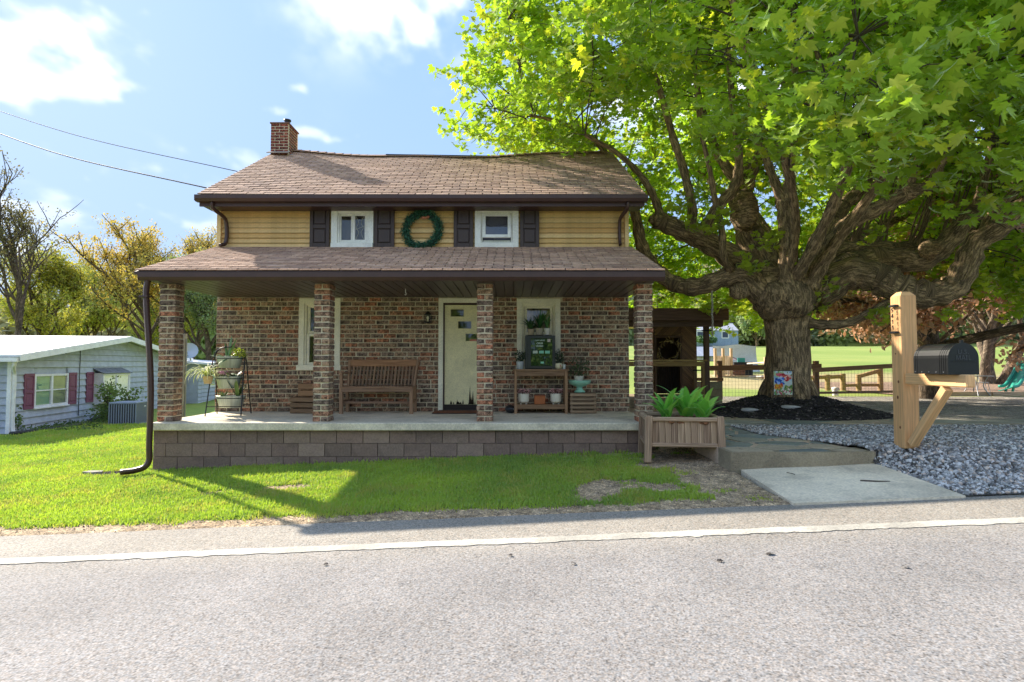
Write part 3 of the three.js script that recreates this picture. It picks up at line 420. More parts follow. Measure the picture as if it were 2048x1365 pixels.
{ // front door
  const [x0, x1, y0, y1] = door, d = thing0('door', house, (x0 + x1) / 2, y0, WZ), w = x1 - x0, h = y1 - y0, c = 0.085;
  const dm = S(232, 220, 172, { t: 'grain', rough: 0.6 }), old = S(58, 44, 30, { t: 'wood', rough: 0.9 });
  pb('casing', c, h, 0.06, cream, d, -w / 2 + c / 2, h / 2, 0); pb('casing', c, h, 0.06, cream, d, w / 2 - c / 2, h / 2, 0); pb('casing', w - 2 * c, c, 0.056, cream, d, 0, h - c / 2, 0);
  for (const s of [-1, 1]) pb('jamb', 0.03, h - c, 0.1, brownDark, d, s * (w / 2 - c - 0.012), (h - c) / 2, -0.06);
  pb('jamb', w - 2 * c, 0.03, 0.1, brownDark, d, 0, h - c - 0.015, -0.06);
  const dw = w - 2 * c - 0.05, dh = h - c - 0.17, acc = new Acc(), L = []; // door leaf with three cut lights
  for (let i = 0; i < 3; i++) { const u = W([914, 929, 944][i], 650), v = W(900, [626, 650, 675][i]); L.push([clamp(u.x - (x0 + x1) / 2, -dw / 2 + 0.2, dw / 2 - 0.18), v.y - y0 - 0.13, 0.245, 0.135]); }
  const zz = -0.055; let ry = 0.0; const rows = [...L].sort((p, q) => p[1] - q[1]); let yy = 0;
  for (const [lx, ly, lw, lh] of rows) { const a = ly - lh / 2, b = ly + lh / 2; acc.box(dw, a - yy, 0.045, 0, (a + yy) / 2, zz, 0, 0, 0, 0.0008); acc.box(lx - lw / 2 + dw / 2, lh, 0.045, (lx - lw / 2 - dw / 2) / 2, ly, zz, 0, 0, 0, 0.0008); acc.box(dw / 2 - lx - lw / 2, lh, 0.045, (lx + lw / 2 + dw / 2) / 2, ly, zz, 0, 0, 0, 0.0008); yy = b; }
  acc.box(dw, dh - yy, 0.045, 0, (dh + yy) / 2, zz, 0, 0, 0, 0.0008);
  const leaf = part('door_leaf', acc.geo(), dm, d, 0, 0.13, 0);
  for (const [lx, ly, lw, lh] of L) { part('pane', box(lw, lh, 0.006, 0.001), glass, leaf, lx, ly, zz); const f = new Acc(); f.box(lw + 0.036, 0.018, 0.012, lx, ly + lh / 2 + 0.009, zz + 0.026).box(lw + 0.036, 0.018, 0.012, lx, ly - lh / 2 - 0.009, zz + 0.026).box(0.018, lh, 0.012, lx - lw / 2 - 0.009, ly, zz + 0.026).box(0.018, lh, 0.012, lx + lw / 2 + 0.009, ly, zz + 0.026); part('pane_trim', f.geo(), dm, leaf); }
  const R = rng(5), pk = new Acc(); for (let i = 0; i < 16; i++) { const x = i < 3 ? [0.10, 0.155, 0.13][i] : -dw / 2 + 0.03 + R() * (dw - 0.06), hh = i < 3 ? [0.36, 0.26, 0.15][i] : 0.03 + 0.07 * R(), ww = i < 3 ? 0.045 : 0.02 + 0.05 * R(); pk.add(prism([[-ww / 2, 0], [ww / 2, 0], [ww * (R() - 0.5) * 0.4, hh]], 0.002), mx(x, 0.004, zz + 0.0235)); }
  part('peeled_veneer', pk.geo(), old, leaf); leaf.userData.label = 'cream door leaf with bare splintered wood at its foot';
  pb('door_sweep', dw, 0.11, 0.05, S(52, 44, 38, { rough: 0.8 }), d, 0, 0.075, -0.05); pb('threshold', w - 0.04, 0.03, 0.16, S(70, 62, 52, { rough: 0.7 }), d, 0, 0.017, -0.0);
  pb('sticker', 0.13, 0.03, 0.002, S(205, 120, 100, { rough: 0.6 }), d, L[2][0] + 0.02, L[2][1] + 0.13 - 0.055, zz + 0.035);
}
// porch: slab, block foundation, columns, ceiling, roof
pb('porch_slab', XR + 0.02 + 5.5, 0.115, 2.06, concrete(218, 206, 180), house, (XR + 0.02 - 5.5) / 2, SLAB - 0.0575, -8.62 - 1.03, 0, 0, 0, 0.012);
{
  const f = part('porch_foundation', box(7.6, 0.9, 1.9, 0.002), S(122, 104, 94, { t: 'grain', rough: 0.95 }), house, -1.64, SLAB - 0.115 - 0.45, -8.73 - 0.96), R = rng(31);
  const bm = [[132, 110, 97], [124, 104, 92], [137, 116, 102], [128, 106, 94]].map((c) => S(...c, { t: 'stain', bt: 'brickB', bs: 0.005, rough: 0.95 }));
  for (let r = 0; r < 4; r++) { let s = -5.47 - (r % 2 ? 0.2 : 0.02); while (s < 2.18) { const a = Math.max(s, -5.46), b = Math.min(s + 0.4, 2.19); s += 0.403; if (b - a < 0.06) continue; part('block', box(b - a - 0.005, 0.198, 0.06, 0.004, 0.07 + Math.floor(R() * 4)), pick(R, bm), f, (a + b) / 2 + 1.64, 0.45 - 0.1 - r * 0.203, 0.955 + 0.003 * (R() - 0.5)); } }
}
function pier(name, parent, x, z, w, y0, y1, co, R, J = 0.017) {
  const p = part(name, box(w - 0.02, y1 - y0, w - 0.02, 0.003), mortar, parent, x, (y0 + y1) / 2, z), h = (y1 - y0) / 2, n = Math.round((y1 - y0) / co); co = (y1 - y0) / n;
  for (let r = 0; r < n; r++) for (const s of [-1, 1]) {
    const y = -h + (r + 0.5) * co, bw = w / 2 - J / 2, k = Math.floor(R() * BR.length), g = box(w, co - J, bw, 0.007, 0.42 + Math.floor(R() * 16));
    const o = part('brick', g, brickMats[k], p, r % 2 ? 0.004 * (R() - 0.5) : s * (bw + J) / 2, y, r % 2 ? s * (bw + J) / 2 : 0.004 * (R() - 0.5), 0, (r % 2 ? 0 : Math.PI / 2) + (R() - 0.5) * 0.02, 0);
  }
  return p;
}
{ const R = rng(57); for (const x of [-5.35, -2.95, -0.42, 2.06]) pier('porch_column', house, x, -8.92, 0.25, SLAB - 0.002, CEIL + 0.0, 0.0862, R); }
{
  const c = part('porch_ceiling', box(7.72, 0.06, 2.3, 0.002), brownDark, house, -1.67, CEIL + 0.055, -9.56), m = [[86, 72, 69], [92, 78, 74], [80, 67, 65]].map((q) => S(...q, { t: 'grain', rough: 0.45 })), R = rng(3);
  for (let i = 0; i < 50; i++) pb('ceiling_board', 0.138, 0.018, 2.28, pick(R, m), c, -3.86 + 0.077 + i * 0.1544, -0.04, 0, 0, 0, 0, 0.006);
  pb('porch_beam', 7.7, 0.17, 0.12, brown, house, -1.66, CEIL + 0.1, -8.52); pb('porch_beam', 7.7, 0.035, 0.32, brownDark, house, -1.66, CEIL + 0.035, -8.74);
}
const SH = [[172, 138, 115], [182, 148, 125], [160, 127, 107], [190, 156, 133], [168, 137, 118]], shMats = SH.map((c) => S(...c, { t: 'granule', rough: 0.95 })), shVC = mat(1, 1, 1, { t: 'granule', rough: 0.95, vc: true });
function shingles(parent, x0, x1, e, ridge, expo, tabW, R, most, nearFirst) { // e(x) eave point, ridge(x) top point
  const rest = new Acc(); let n = 0; const len = e(0).distanceTo(ridge(0)), rows = Math.ceil(len / expo);
  for (let r = 0; r < rows; r++) {
    let s = x0 - (r % 2 ? tabW / 2 : 0) - 0.04 * R();
    while (s < x1) {
      const a = Math.max(s, x0), b = Math.min(s + tabW, x1); s += tabW; if (b - a < 0.04) continue;
      const x = (a + b) / 2, A = e(x), B = ridge(x), t = (r + 0.62) * expo / len; if (t > 1.01) continue; const p = A.clone().lerp(B, t), an = Math.atan2(B.y - A.y, A.z - B.z) - 0.085;
      const tw = (ridge(b).y - ridge(a).y) / (b - a) * t, g = box(Math.round((b - a) * 50) / 50 - 0.012, 0.018, expo * 1.3, 0.002, 1.001 + Math.floor(R() * 8)), k = Math.floor(R() * SH.length), up = 0.016 + 0.003 * R();
      if (n < most && b - a > tabW * 0.8 && x > x0 + 0.3) { n++; const o = part('shingle', g, shMats[k], parent, p.x, p.y + up, p.z, an, 0, tw); } else rest.add(g, mx(p.x, p.y + up, p.z, an, 0, tw), C_(...SH[k]));
    }
  }
  stuff('shingles', rest.geo(), shVC, parent);
}
function deck(x0, x1, e, r, th, n) { // a sagging roof deck slab
  const pos = [], idx = []; for (let i = 0; i <= n; i++) { const x = lerp(x0, x1, i / n), A = e(x), B = r(x); for (const [q, o] of [[A, 0], [B, 0], [B, -th], [A, -th]]) pos.push(q.x, q.y + o, q.z); }
  for (let i = 0; i < n; i++) for (let j = 0; j < 4; j++) { const a = i * 4 + j, b = i * 4 + (j + 1) % 4; idx.push(a, b, b + 4, a, b + 4, a + 4); } const l = n * 4; idx.push(0, 2, 1, 0, 3, 2, l, l + 1, l + 2, l, l + 2, l + 3);
  let g = new THREE.BufferGeometry(); g.setAttribute('position', new THREE.Float32BufferAttribute(pos, 3)); g.setIndex(idx); g = uvBox(g); g.computeVertexNormals(); return g;
}
const RX0 = -5.70, RX1 = 2.42, sag = (x) => -0.15 * Math.sin(clamp((x - RX0) / (RX1 - RX0)) * Math.PI) + 0.02 * Math.sin(x * 2.1), ridgeP = (x) => V(x, 6.64 + sag(x), -13.6), eaveP = (x) => V(x, 4.555 + sag(x) * 0.12, -10.17);
{
  const roof = part('main_roof', deck(RX0, RX1, eaveP, ridgeP, 0.09, 24), brown, house), R = rng(61);
  shingles(roof, RX0, RX1, eaveP, ridgeP, 0.138, 0.305, R, 300);
  part('rear_roof', deck(RX0, RX1, (x) => V(x, 4.5, -17.0), (x) => ridgeP(x).add(V(0, 0.01, 0)), 0.09, 24), shMats[0], house);
  const cap = new Acc(); for (let i = 0; i < 40; i++) { const x = RX0 + 0.1 + i * 0.2; if (x > RX1 - 0.08) break; cap.box(0.22, 0.012, 0.16, x, ridgeP(x).y + 0.025, -13.53, 0.5, 0, 0).box(0.22, 0.012, 0.16, x, ridgeP(x).y + 0.025, -13.67, -0.5, 0, 0); }
  part('ridge_cap', cap.geo(), shMats[2], house);
  const a = at(774, 312, 13.65), b = at(1022, 316, 13.65); bar('solar_panel_edge', a.add(V(0, -0.03, -0.1)), b.add(V(0, -0.03, -0.1)), 0.05, 0.5, S(34, 36, 42, { rough: 0.3 }), house);
  const pe = (x) => V(x, 2.872, -8.38), pr = (x) => V(x, 3.69, -10.68), proof = part('porch_roof', deck(-5.6, 2.27, pe, pr, 0.05, 4), brown, house);
  shingles(proof, -5.6, 2.27, pe, pr, 0.138, 0.305, R, 300);
}
{ // siding boards of the upper wall
  const uw = new Acc(), uo = [[W(664, 455).x, W(748, 455).x], [W(950, 455).x, W(1037, 455).x]], ub = W(700, 497.5).y, ut = W(700, 412.5).y; { const f = (a, b, p, q) => uw.box(b - a, q - p, 0.08, (a + b) / 2 - (XL + XR) / 2, (p + q) / 2 - 4.05, 0, 0, 0, 0, 0.001); let x = XL + 0.01; for (const [a, b] of uo) { f(x, a + 0.03, 3.4, 4.7); f(a + 0.03, b - 0.03, 3.4, ub + 0.03); f(a + 0.03, b - 0.03, ut - 0.03, 4.7); x = b - 0.03; } f(x, XR - 0.01, 3.4, 4.7); }
  const wall = part('upper_wall', uw.geo(), S(96, 74, 48, { rough: 0.9 }), house, (XL + XR) / 2, 4.05, WZ - 0.06), y0 = 3.60, R = rng(71), ty = 4.52, ex = 0.0965;
  const tones = [[226, 188, 124], [218, 178, 112], [231, 196, 134], [214, 170, 104]].map((c) => S(...c, { t: 'grain', rough: 0.55 }));
  const spans = [[XL + 0.02, W(664, 450).x], [W(748, 450).x, W(950, 450).x], [W(1037, 450).x, XR - 0.02]];
  const prof = [[-0.01, 0.012], [0.0, 0.008], [0.036, 0], [0.037, 0.007], [0.006, ex - 0.002], [-0.01, ex - 0.002]];
  for (let r = 0; r < 10; r++) for (const [a, b] of spans) { const g = prism(prof, b - a); part('siding_board', g, pick(R, tones), wall, a - (XL + XR) / 2, y0 + r * ex - 4.05, 0.04, 0, Math.PI / 2 + Math.PI, 0).rotation.set(0, -Math.PI / 2, 0); const o = wall.children[wall.children.length - 1]; o.position.x = b - (XL + XR) / 2; o.rotation.y = -Math.PI / 2; o.position.z = 0.04; }
  for (const x of [XL + 0.03, XR - 0.03]) pb('corner_post', 0.075, 1.0, 0.075, tones[2], house, x, 4.08, WZ + 0.02);
  const gu = [[0, 0], [0.09, 0], [0.125, 0.05], [0.125, 0.115], [0.105, 0.115], [0.10, 0.06], [0.08, 0.02], [0.015, 0.02], [0.015, 0.115], [0, 0.115]];
  const gutter = (n, x0, x1, y, z) => { const o = part(n, prism(gu, x1 - x0), brown, house, x1, y, z, 0, -Math.PI / 2, 0); for (const x of [x0, x1]) pb('gutter_end', 0.006, 0.1, 0.115, brown, house, x, y + 0.06, z + 0.062); return o; };
  gutter('gutter', -5.72, 2.45, 4.435, -10.24); gutter('gutter', -5.53, 2.26, 2.735, -8.47);
  pb('fascia', RX1 - RX0 - 0.02, 0.17, 0.03, brown, house, (RX0 + RX1) / 2, 4.45, -10.25); pb('soffit', RX1 - RX0 - 0.04, 0.02, 0.42, brownDark, house, (RX0 + RX1) / 2, 4.40, -10.46);
  pb('frieze_board', XR - XL, 0.09, 0.05, brownDark, house, (XL + XR) / 2, 4.545 - 0.07, WZ + 0.03);
  for (const x of [RX0 + 0.012, RX1 - 0.012]) { bar('rake_board', V(x, 4.49, -10.2), V(x, 6.56, -13.6), 0.024, 0.13, brown, house); }
}
for (const [i, px] of [[0, [664, 748]], [1, [950, 1037]]]) { // upper windows and shutters
  const o = [W(px[0], 455).x, W(px[1], 455).x, W(700, 497.5).y, W(700, 412.5).y], { w, iw, ih, y, sash } = makeWindow(house, o, WZ + 0.035, 'upper', 0.115);
  pb('blind', iw, ih, 0.02, S(i ? 92 : 82, i ? 92 : 76, i ? 104 : 66, { t: 'grain', rough: 0.8 }), w, 0, y + ih / 2, -0.16);
  pb('jamb', iw, 0.03, 0.12, white, w, 0, y + ih - 0.015, -0.06); pb('jamb', iw, 0.03, 0.12, white, w, 0, y + 0.015, -0.06); for (const s of [-1, 1]) pb('jamb', 0.03, ih - 0.06, 0.12, white, w, s * (iw / 2 - 0.015), y + ih / 2, -0.06);
  if (!i) {
    sash('sliding_sash', -iw / 4 + 0.005, y + ih / 2, iw / 2 - 0.01, ih - 0.06, -0.06, 0.045); const s = sash('fixed_sash', iw / 4 - 0.01, y + ih / 2, iw / 2 - 0.01, ih - 0.06, -0.03, 0.045), q = iw / 2 - 0.1, hh = ih - 0.16;
    const lead = new Acc(); for (const sg of [-1, 1]) lead.add(tube(spline([V(sg * q * 0.42, -hh / 2, 0), V(sg * q * 0.12, -hh * 0.18, 0), V(sg * q * 0.38, 0, 0), V(sg * q * 0.12, hh * 0.2, 0), V(sg * q * 0.42, hh / 2, 0)], 14), 0.004, 5)); lead.add(tube([V(-q / 2, -hh * 0.08, 0), V(q / 2, hh * 0.08, 0)], 0.004, 5)); part('leading', lead.geo(), S(180, 176, 160, { rough: 0.5 }), s, 0, 0, 0.004);
  } else {
    const s = sash('awning_sash', 0, y + ih * 0.55, iw - 0.06, ih * 0.82, 0.045, 0.06); s.rotation.x = -0.2; pb('screen_rail', iw - 0.08, 0.035, 0.03, white, w, 0, y + 0.05, -0.05); bar('window_stay', V(-0.06, y + 0.05, -0.05), V(0.0, y + 0.16, 0.08), 0.012, 0.012, S(150, 150, 145), w);
  }
}
for (const [a, b] of [[622, 661], [750, 790], [908, 947], [1040, 1078]]) {
  const x0 = W(a, 455).x, x1 = W(b, 455).x, y0 = W(700, 497.5).y, y1 = W(700, 411).y, w = x1 - x0, h = y1 - y0, m = S(66, 50, 44, { t: 'grain', rough: 0.5 }), s = thing0('shutter', house, (x0 + x1) / 2, y0, WZ + 0.05), st = 0.065;
  pb('backing', w, h, 0.012, m, s, 0, h / 2, 0); for (const k of [-1, 1]) pb('stile', st, h, 0.03, m, s, k * (w - st) / 2, h / 2, 0.016, 0, 0, 0, 0.005); for (const [yy, hh] of [[0.045, 0.09], [h * 0.49, 0.075], [h - 0.04, 0.08]]) pb('rail', w - 2 * st, hh, 0.029, m, s, 0, yy, 0.016, 0, 0, 0, 0.005);
  for (const [a0, a1] of [[0.09, h * 0.49 - 0.0375], [h * 0.49 + 0.0375, h - 0.08]]) pb('raised_panel', w - 2 * st - 0.03, a1 - a0 - 0.03, 0.03, m, s, 0, (a0 + a1) / 2, 0.012, 0, 0, 0, 0.014);
}
// downspouts: flattened tubes
function spout(pts, r, m, n = 24) { return part('downspout', tube(spline(pts, n), r, 4, 0, 1, true, 0.75), m, house); }
spout([V(-5.44, 4.44, -10.2), V(-5.44, 4.34, -10.22), V(-5.38, 4.22, -10.56), V(-5.38, 4.1, -10.62), V(-5.38, 3.82, -10.62), V(-5.40, 3.74, -10.58), V(-5.44, 3.71, -10.5)], 0.048, brown);
spout([V(2.10, 4.44, -10.2), V(2.10, 4.34, -10.22), V(2.03, 4.22, -10.56), V(2.03, 4.1, -10.62), V(2.03, 3.82, -10.62), V(2.03, 3.73, -10.58)], 0.048, brownDark);
{ const b = at(297, 925, 8.4), t = V(-5.42, 2.75, -8.42); spout([t, V(-5.44, 2.6, -8.42), V(b.x, 1.2, -8.4), V(b.x, 0.3, -8.4), V(b.x, b.y + 0.02, -8.4), V(b.x - 0.03, b.y - 0.06, -8.36), V(b.x - 0.13, b.y - 0.10, -8.3), V(b.x - 0.3, b.y - 0.115, -8.24)], 0.058, brown, 40);
  for (const y of [2.5]) pb('spout_strap', 0.13, 0.025, 0.1, brownDark, house, -5.45, y, -8.41); }
{ // chimney
  const A = at(540, 300, 13.15), B = at(576, 300, 13.15), w = B.x - A.x, dp = 0.62, top = at(540, 247, 13.15).y, y0 = 6.15, x = (A.x + B.x) / 2, z = -13.15 - dp / 2, ch = part('chimney', box(w - 0.016, top - y0, dp - 0.016, 0.002), S(214, 196, 168, { t: 'grain', rough: 0.95 }), house, x, (y0 + top) / 2, z), R = rng(83), co = 0.0685, n = Math.floor((top - y0) / co);
  const cm = [[132, 66, 50], [120, 58, 46], [140, 76, 58], [112, 60, 50]].map((c) => S(...c, { t: 'brick', bt: 'brickB', bs: 0.004, rough: 0.92 }));
  for (let r = 0; r < n; r++) { const y = (top - y0) / 2 - (r + 0.5) * co, J = 0.017; const cuts = r % 2 ? [0, 0.25, 0.75, 1] : [0, 0.5, 1], run = (len, f) => { for (let i = 0; i + 1 < cuts.length; i++) f((cuts[i] + cuts[i + 1]) / 2 * len - len / 2, (cuts[i + 1] - cuts[i]) * len - J); };
    run(w, (c, l) => { part('brick', box(l, co - J, 0.06, 0.003, 0.2 + Math.floor(R() * 3)), pick(R, cm), ch, c, y, dp / 2 - 0.03); }); run(dp - 0.13, (c, l) => { for (const s of [1, -1]) part('brick', box(0.06, co - J, l, 0.003, 0.2 + Math.floor(R() * 3)), pick(R, cm), ch, s * (w / 2 - 0.03), y, c); }); }
  pb('chimney_crown', w + 0.03, 0.03, dp + 0.03, S(120, 84, 72, { t: 'grain' }), ch, 0, (top - y0) / 2 + 0.012, 0); part('flue_cap', lathe([[0.001, 0.17], [0.085, 0.17], [0.085, 0.14], [0.06, 0.135], [0.06, 0.03], [0.10, 0.015], [0.10, 0]], 16), S(46, 46, 52, { rough: 0.4, metal: 0.5 }), ch, 0.08, (top - y0) / 2 + 0.025, 0.05);
  const fs = new Acc(); fs.box(0.5, 0.02, 0.16, 0, 0, 0.36, 0.5).box(0.1, 0.02, 0.4, w / 2 + 0.03, 0.05, 0.1, 0.5); part('flashing', fs.geo(), S(160, 150, 140, { rough: 0.4 }), ch, 0, 6.45 - (y0 + top) / 2, 0);
}
{ // wall lantern beside the door
  const p = W(857, 636), l = thing0('wall_lantern', house, p.x, p.y, WZ + 0.09), bk = S(28, 30, 30, { rough: 0.4 });
  part('back_plate', box(0.07, 0.14, 0.02), bk, l, -0.0, 0.02, -0.08); part('roof_cap', lathe([[0.0, 0.12], [0.02, 0.11], [0.05, 0.07], [0.075, 0.05], [0.07, 0.045], [0, 0.05]], 12), bk, l); part('glass_shade', lathe([[0.065, 0.045], [0.06, -0.08], [0.0, -0.085]], 12), glass, l); for (let i = 0; i < 6; i++) { const a = i / 6 * 6.283; bar('cage_bar', V(Math.cos(a) * 0.068, 0.05, Math.sin(a) * 0.068), V(Math.cos(a) * 0.062, -0.09, Math.sin(a) * 0.062), 0.007, 0.007, bk, l); } part('base', lathe([[0.07, -0.08], [0.07, -0.095], [0.03, -0.11], [0, -0.12]], 12), bk, l); part('bulb', lathe([[0, 0.03], [0.02, 0.02], [0.028, -0.01], [0.012, -0.05], [0.012, -0.08]], 10), S(230, 220, 180, { rough: 0.3 }), l);
}

// ================= TREES =================
function mapleLeaf(size, seed = 1, curl = 0.3) { // five-lobed leaf hanging from its stalk at the origin, tip toward -y
  const R = rng(seed), tips = [[0, 1], [0.62, 0.82], [1.15, 0.80], [-0.62, 0.82], [-1.15, 0.80]], out = [];
  const pts = [[0, 0.06], [2.1, 0.38], [1.55, 0.55], [1.22, 0.86], [1.0, 0.58], [0.72, 0.74], [0.54, 1.0], [0.34, 0.60], [0.17, 0.82], [0, 1.12]];
  for (const [a, r] of pts) out.push([Math.sin(a) * r, -Math.cos(a) * r]); for (let i = pts.length - 2; i > 0; i--) out.push([-Math.sin(pts[i][0]) * pts[i][1], -Math.cos(pts[i][0]) * pts[i][1]]);
  out[0] = [0, 0.0];
  const pos = [], idx = [], uv = []; const P = (x, y) => { const z = -curl * (x * x * 0.8 + y * y * 0.35) + 0.06 * (R() - 0.5); pos.push(x * size, y * size, z * size); uv.push(x * size, y * size); };
  P(0, -0.3); for (const [x, y] of out) P(x, y - 0.02); for (let i = 0; i < out.length; i++) idx.push(0, 1 + i, 1 + (i + 1) % out.length);
  const g = new THREE.BufferGeometry(); g.setAttribute('position', new THREE.Float32BufferAttribute(pos, 3)); g.setAttribute('uv', new THREE.Float32BufferAttribute(uv, 2)); g.setIndex(idx); g.computeVertexNormals(); return g;
}
function leafSpray(n, size, spread, seed, simple) { // several leaves round a twig end
  const R = rng(seed), a = new Acc();
  for (let i = 0; i < n; i++) { const th = R() * 6.28, g = simple ? blade(size * (0.9 + 0.5 * R()), size * 0.75, 0.8, 0.15, 2) : mapleLeaf(size * (0.7 + 0.55 * R()), seed * 31 + i, 0.25 + 0.3 * R()); const q = new THREE.Matrix4().makeRotationFromEuler(new THREE.Euler((simple ? R() * 3 : 0.15 + 1.0 * R()), th, (R() - 0.5) * 0.7, 'YXZ')); const o = V((R() - 0.5) * spread, (R() - 0.6) * spread * 0.8, (R() - 0.5) * spread); q.setPosition(o.add(V(Math.sin(th), 0, Math.cos(th)).multiplyScalar(spread * 0.3))); a.add(g, q); }
  return a.geo();
}
const leafMat = (r, g, b, tr = 0.5) => mat(r, g, b, { tr, rough: 1, ior: 1.35 });
const barkMat = (r, g, b) => S(r, g, b, { t: 'bark', bt: 'barkB', bs: 0.018, rough: 0.95 });
const col3 = (a, b, c) => new THREE.Color().setRGB(a, b, c);

// --- the old pollarded maple beside the house ---
{
  const t = thing('maple_tree', 'huge old maple with thick pollarded limbs and bright green leaves', 'tree', V(0, 0, 0)), acc = new Acc(), R = rng(401), nodes = [];
  const limb = (pts, r0, r1, rough = 0.16, k = 12, seg = 0) => { const P = pts.map(([x, y, d]) => at(x, y, d)), n = seg || Math.round(P.length * 5), s = spline(P, n), rad = s.map((_, i) => lerp(r0, r1, Math.pow(i / n, 0.8)) * (1 + 0.10 * Math.sin(i * 1.7 + r0 * 40))); acc.add(tube(s, rad, k, rough, Math.round(r0 * 999))); s.forEach((p, i) => nodes.push([p, rad[i]])); return s; };
  { // trunk: flared foot, two fused stems
    const foot = at(1577, 797, 12.7), P = [], rad = []; for (let i = 0; i <= 26; i++) { const k = i / 26; P.push(V(foot.x + 0.03 * Math.sin(k * 5), foot.y - 0.15 + k * 2.75, -12.7)); rad.push(0.47 + 0.07 * Math.exp(-k * 11) - 0.03 * Math.sin(k * 3) + 0.13 * ss(0.45, 0.95, k)); }
    const g = tube(P, rad, 48, 0.22, 9), p = g.attributes.position; for (let i = 0; i < p.count; i++) { const a = Math.atan2(p.getZ(i) + 12.7, p.getX(i) - foot.x), k = clamp((p.getY(i) - foot.y) / 2.5), f = 1 + 0.06 * Math.sin(a * 5 + 1) * (1 - k) + 0.09 * Math.exp(-k * 10) * Math.cos(a * 4 + 0.6) - 0.16 * ss(0.2, 0.6, k) * Math.pow(clamp(Math.cos(a - 1.75)), 20); p.setX(i, foot.x + (p.getX(i) - foot.x) * f); p.setZ(i, -12.7 + (p.getZ(i) + 12.7) * f); } g.computeVertexNormals(); acc.add(g);
    const burl = (px, py, d, r, sx = 1, sy = 1) => { const g2 = new THREE.IcosahedronGeometry(1, 5), q = g2.attributes.position; for (let i = 0; i < q.count; i++) { const v = V().fromBufferAttribute(q, i), n = 0.78 + 0.28 * vn3(v.x * 2 + 9, v.y * 2 + 9, v.z * 2 + 9, Math.round(px)) + 0.22 * vn3(v.x * 6 + 9, v.y * 6 + 9, v.z * 6 + 9, 5); q.setXYZ(i, v.x * n * sx * r, v.y * n * sy * r, v.z * n * r); } const m2 = mergeVertices(g2.deleteAttribute('normal').deleteAttribute('uv'), 1e-4); m2.computeVertexNormals(); const uvb = uvBox(m2); acc.add(uvb, new THREE.Matrix4().setPosition(at(px, py, d))); };
    burl(1568, 600, 12.45, 0.58, 1.05, 0.8); burl(1605, 575, 12.6, 0.5); burl(1540, 570, 12.7, 0.45); burl(1480, 583, 12.5, 0.22, 1, 0.8); burl(1690, 560, 12.5, 0.36, 1.3, 0.7); burl(1820, 383, 11.0, 0.17); burl(1860, 500, 12.2, 0.2); burl(1320, 440, 12.9, 0.2, 1.2, 0.8); burl(1490, 420, 12.9, 0.33, 0.8, 1.3); burl(1570, 405, 12.4, 0.19, 0.9, 1.4);
    // buttress roots
    for (const [a, l] of [[2.6, 0.62], [0.3, 0.62], [1.3, 0.56], [-1.8, 0.6], [3.6, 0.6]]) acc.add(tube(spline([V(foot.x + Math.cos(a) * 0.35, foot.y + 0.42, -12.7 + Math.sin(a) * 0.35), V(foot.x + Math.cos(a) * 0.5, foot.y + 0.12, -12.7 + Math.sin(a) * 0.5), V(foot.x + Math.cos(a) * l, foot.y - 0.1, -12.7 + Math.sin(a) * l)], 8), [0.10, 0.12, 0.13, 0.13, 0.12, 0.11, 0.09, 0.07, 0.04], 10, 0.2, 3));
  }
  limb([[1552, 625, 12.6], [1512, 575, 12.5], [1490, 552, 12.5], [1450, 556, 12.6], [1395, 574, 12.8], [1345, 566, 13.0], [1305, 533, 13.2], [1283, 490, 13.4], [1274, 440, 13.5], [1262, 400, 13.6]], 0.30, 0.11);
  limb([[1262, 400, 13.6], [1230, 330, 13.4], [1180, 275, 13.2], [1120, 245, 13], [1060, 230, 12.8]], 0.09, 0.03, 0.1, 8);
  limb([[1560, 600, 12.7], [1520, 545, 12.9], [1450, 505, 13], [1400, 478, 12.9], [1355, 458, 12.8], [1312, 440, 12.8]], 0.34, 0.19);
  limb([[1325, 445, 12.8], [1312, 405, 12.8], [1295, 370, 12.7], [1262, 330, 12.6], [1225, 300, 12.4], [1170, 270, 12.2]], 0.11, 0.04, 0.12, 8);
  limb([[1380, 468, 12.8], [1385, 420, 12.6], [1370, 350, 12.5], [1345, 270, 12.4], [1320, 180, 12.2], [1290, 90, 12], [1280, 20, 12]], 0.13, 0.04, 0.12, 8);
  limb([[1400, 470, 12.8], [1440, 410, 12.5], [1470, 370, 12.4], [1478, 330, 12.3], [1470, 250, 12.2], [1460, 150, 12], [1450, 0, 12]], 0.15, 0.05, 0.12, 8);
  limb([[1462, 540, 12.4], [1448, 512, 12.1], [1444, 460, 11.9], [1430, 400, 11.8], [1420, 340, 11.6], [1400, 250, 11.4], [1390, 130, 11.2]], 0.10, 0.04, 0.12, 8);
  limb([[1560, 590, 12.9], [1515, 510, 13.2], [1490, 440, 13.3], [1485, 385, 13.3], [1500, 330, 13.2]], 0.42, 0.22, 0.2);
  limb([[1497, 385, 13.2], [1450, 330, 13.4], [1420, 270, 13.6], [1400, 200, 13.8], [1380, 100, 14]], 0.15, 0.05, 0.12, 8);
  limb([[1500, 350, 13.2], [1520, 300, 13.2], [1505, 220, 13.2], [1500, 120, 13], [1505, 0, 13]], 0.14, 0.05, 0.12, 8);
  limb([[1574, 575, 12.2], [1573, 500, 12.1], [1571, 450, 12.05], [1568, 400, 12]], 0.165, 0.15, 0.1);
  limb([[1570, 405, 12], [1583, 340, 11.9], [1580, 290, 11.8], [1586, 220, 11.7], [1590, 120, 11.5], [1588, 20, 11.3], [1585, -120, 11]], 0.12, 0.06, 0.1);
  limb([[1566, 405, 12], [1548, 360, 12], [1530, 310, 12], [1512, 260, 12], [1505, 200, 12], [1480, 120, 12]], 0.11, 0.04, 0.1, 8);
  limb([[1578, 330, 11.9], [1568, 260, 12], [1566, 160, 12], [1560, 40, 12]], 0.07, 0.03, 0.1, 8);
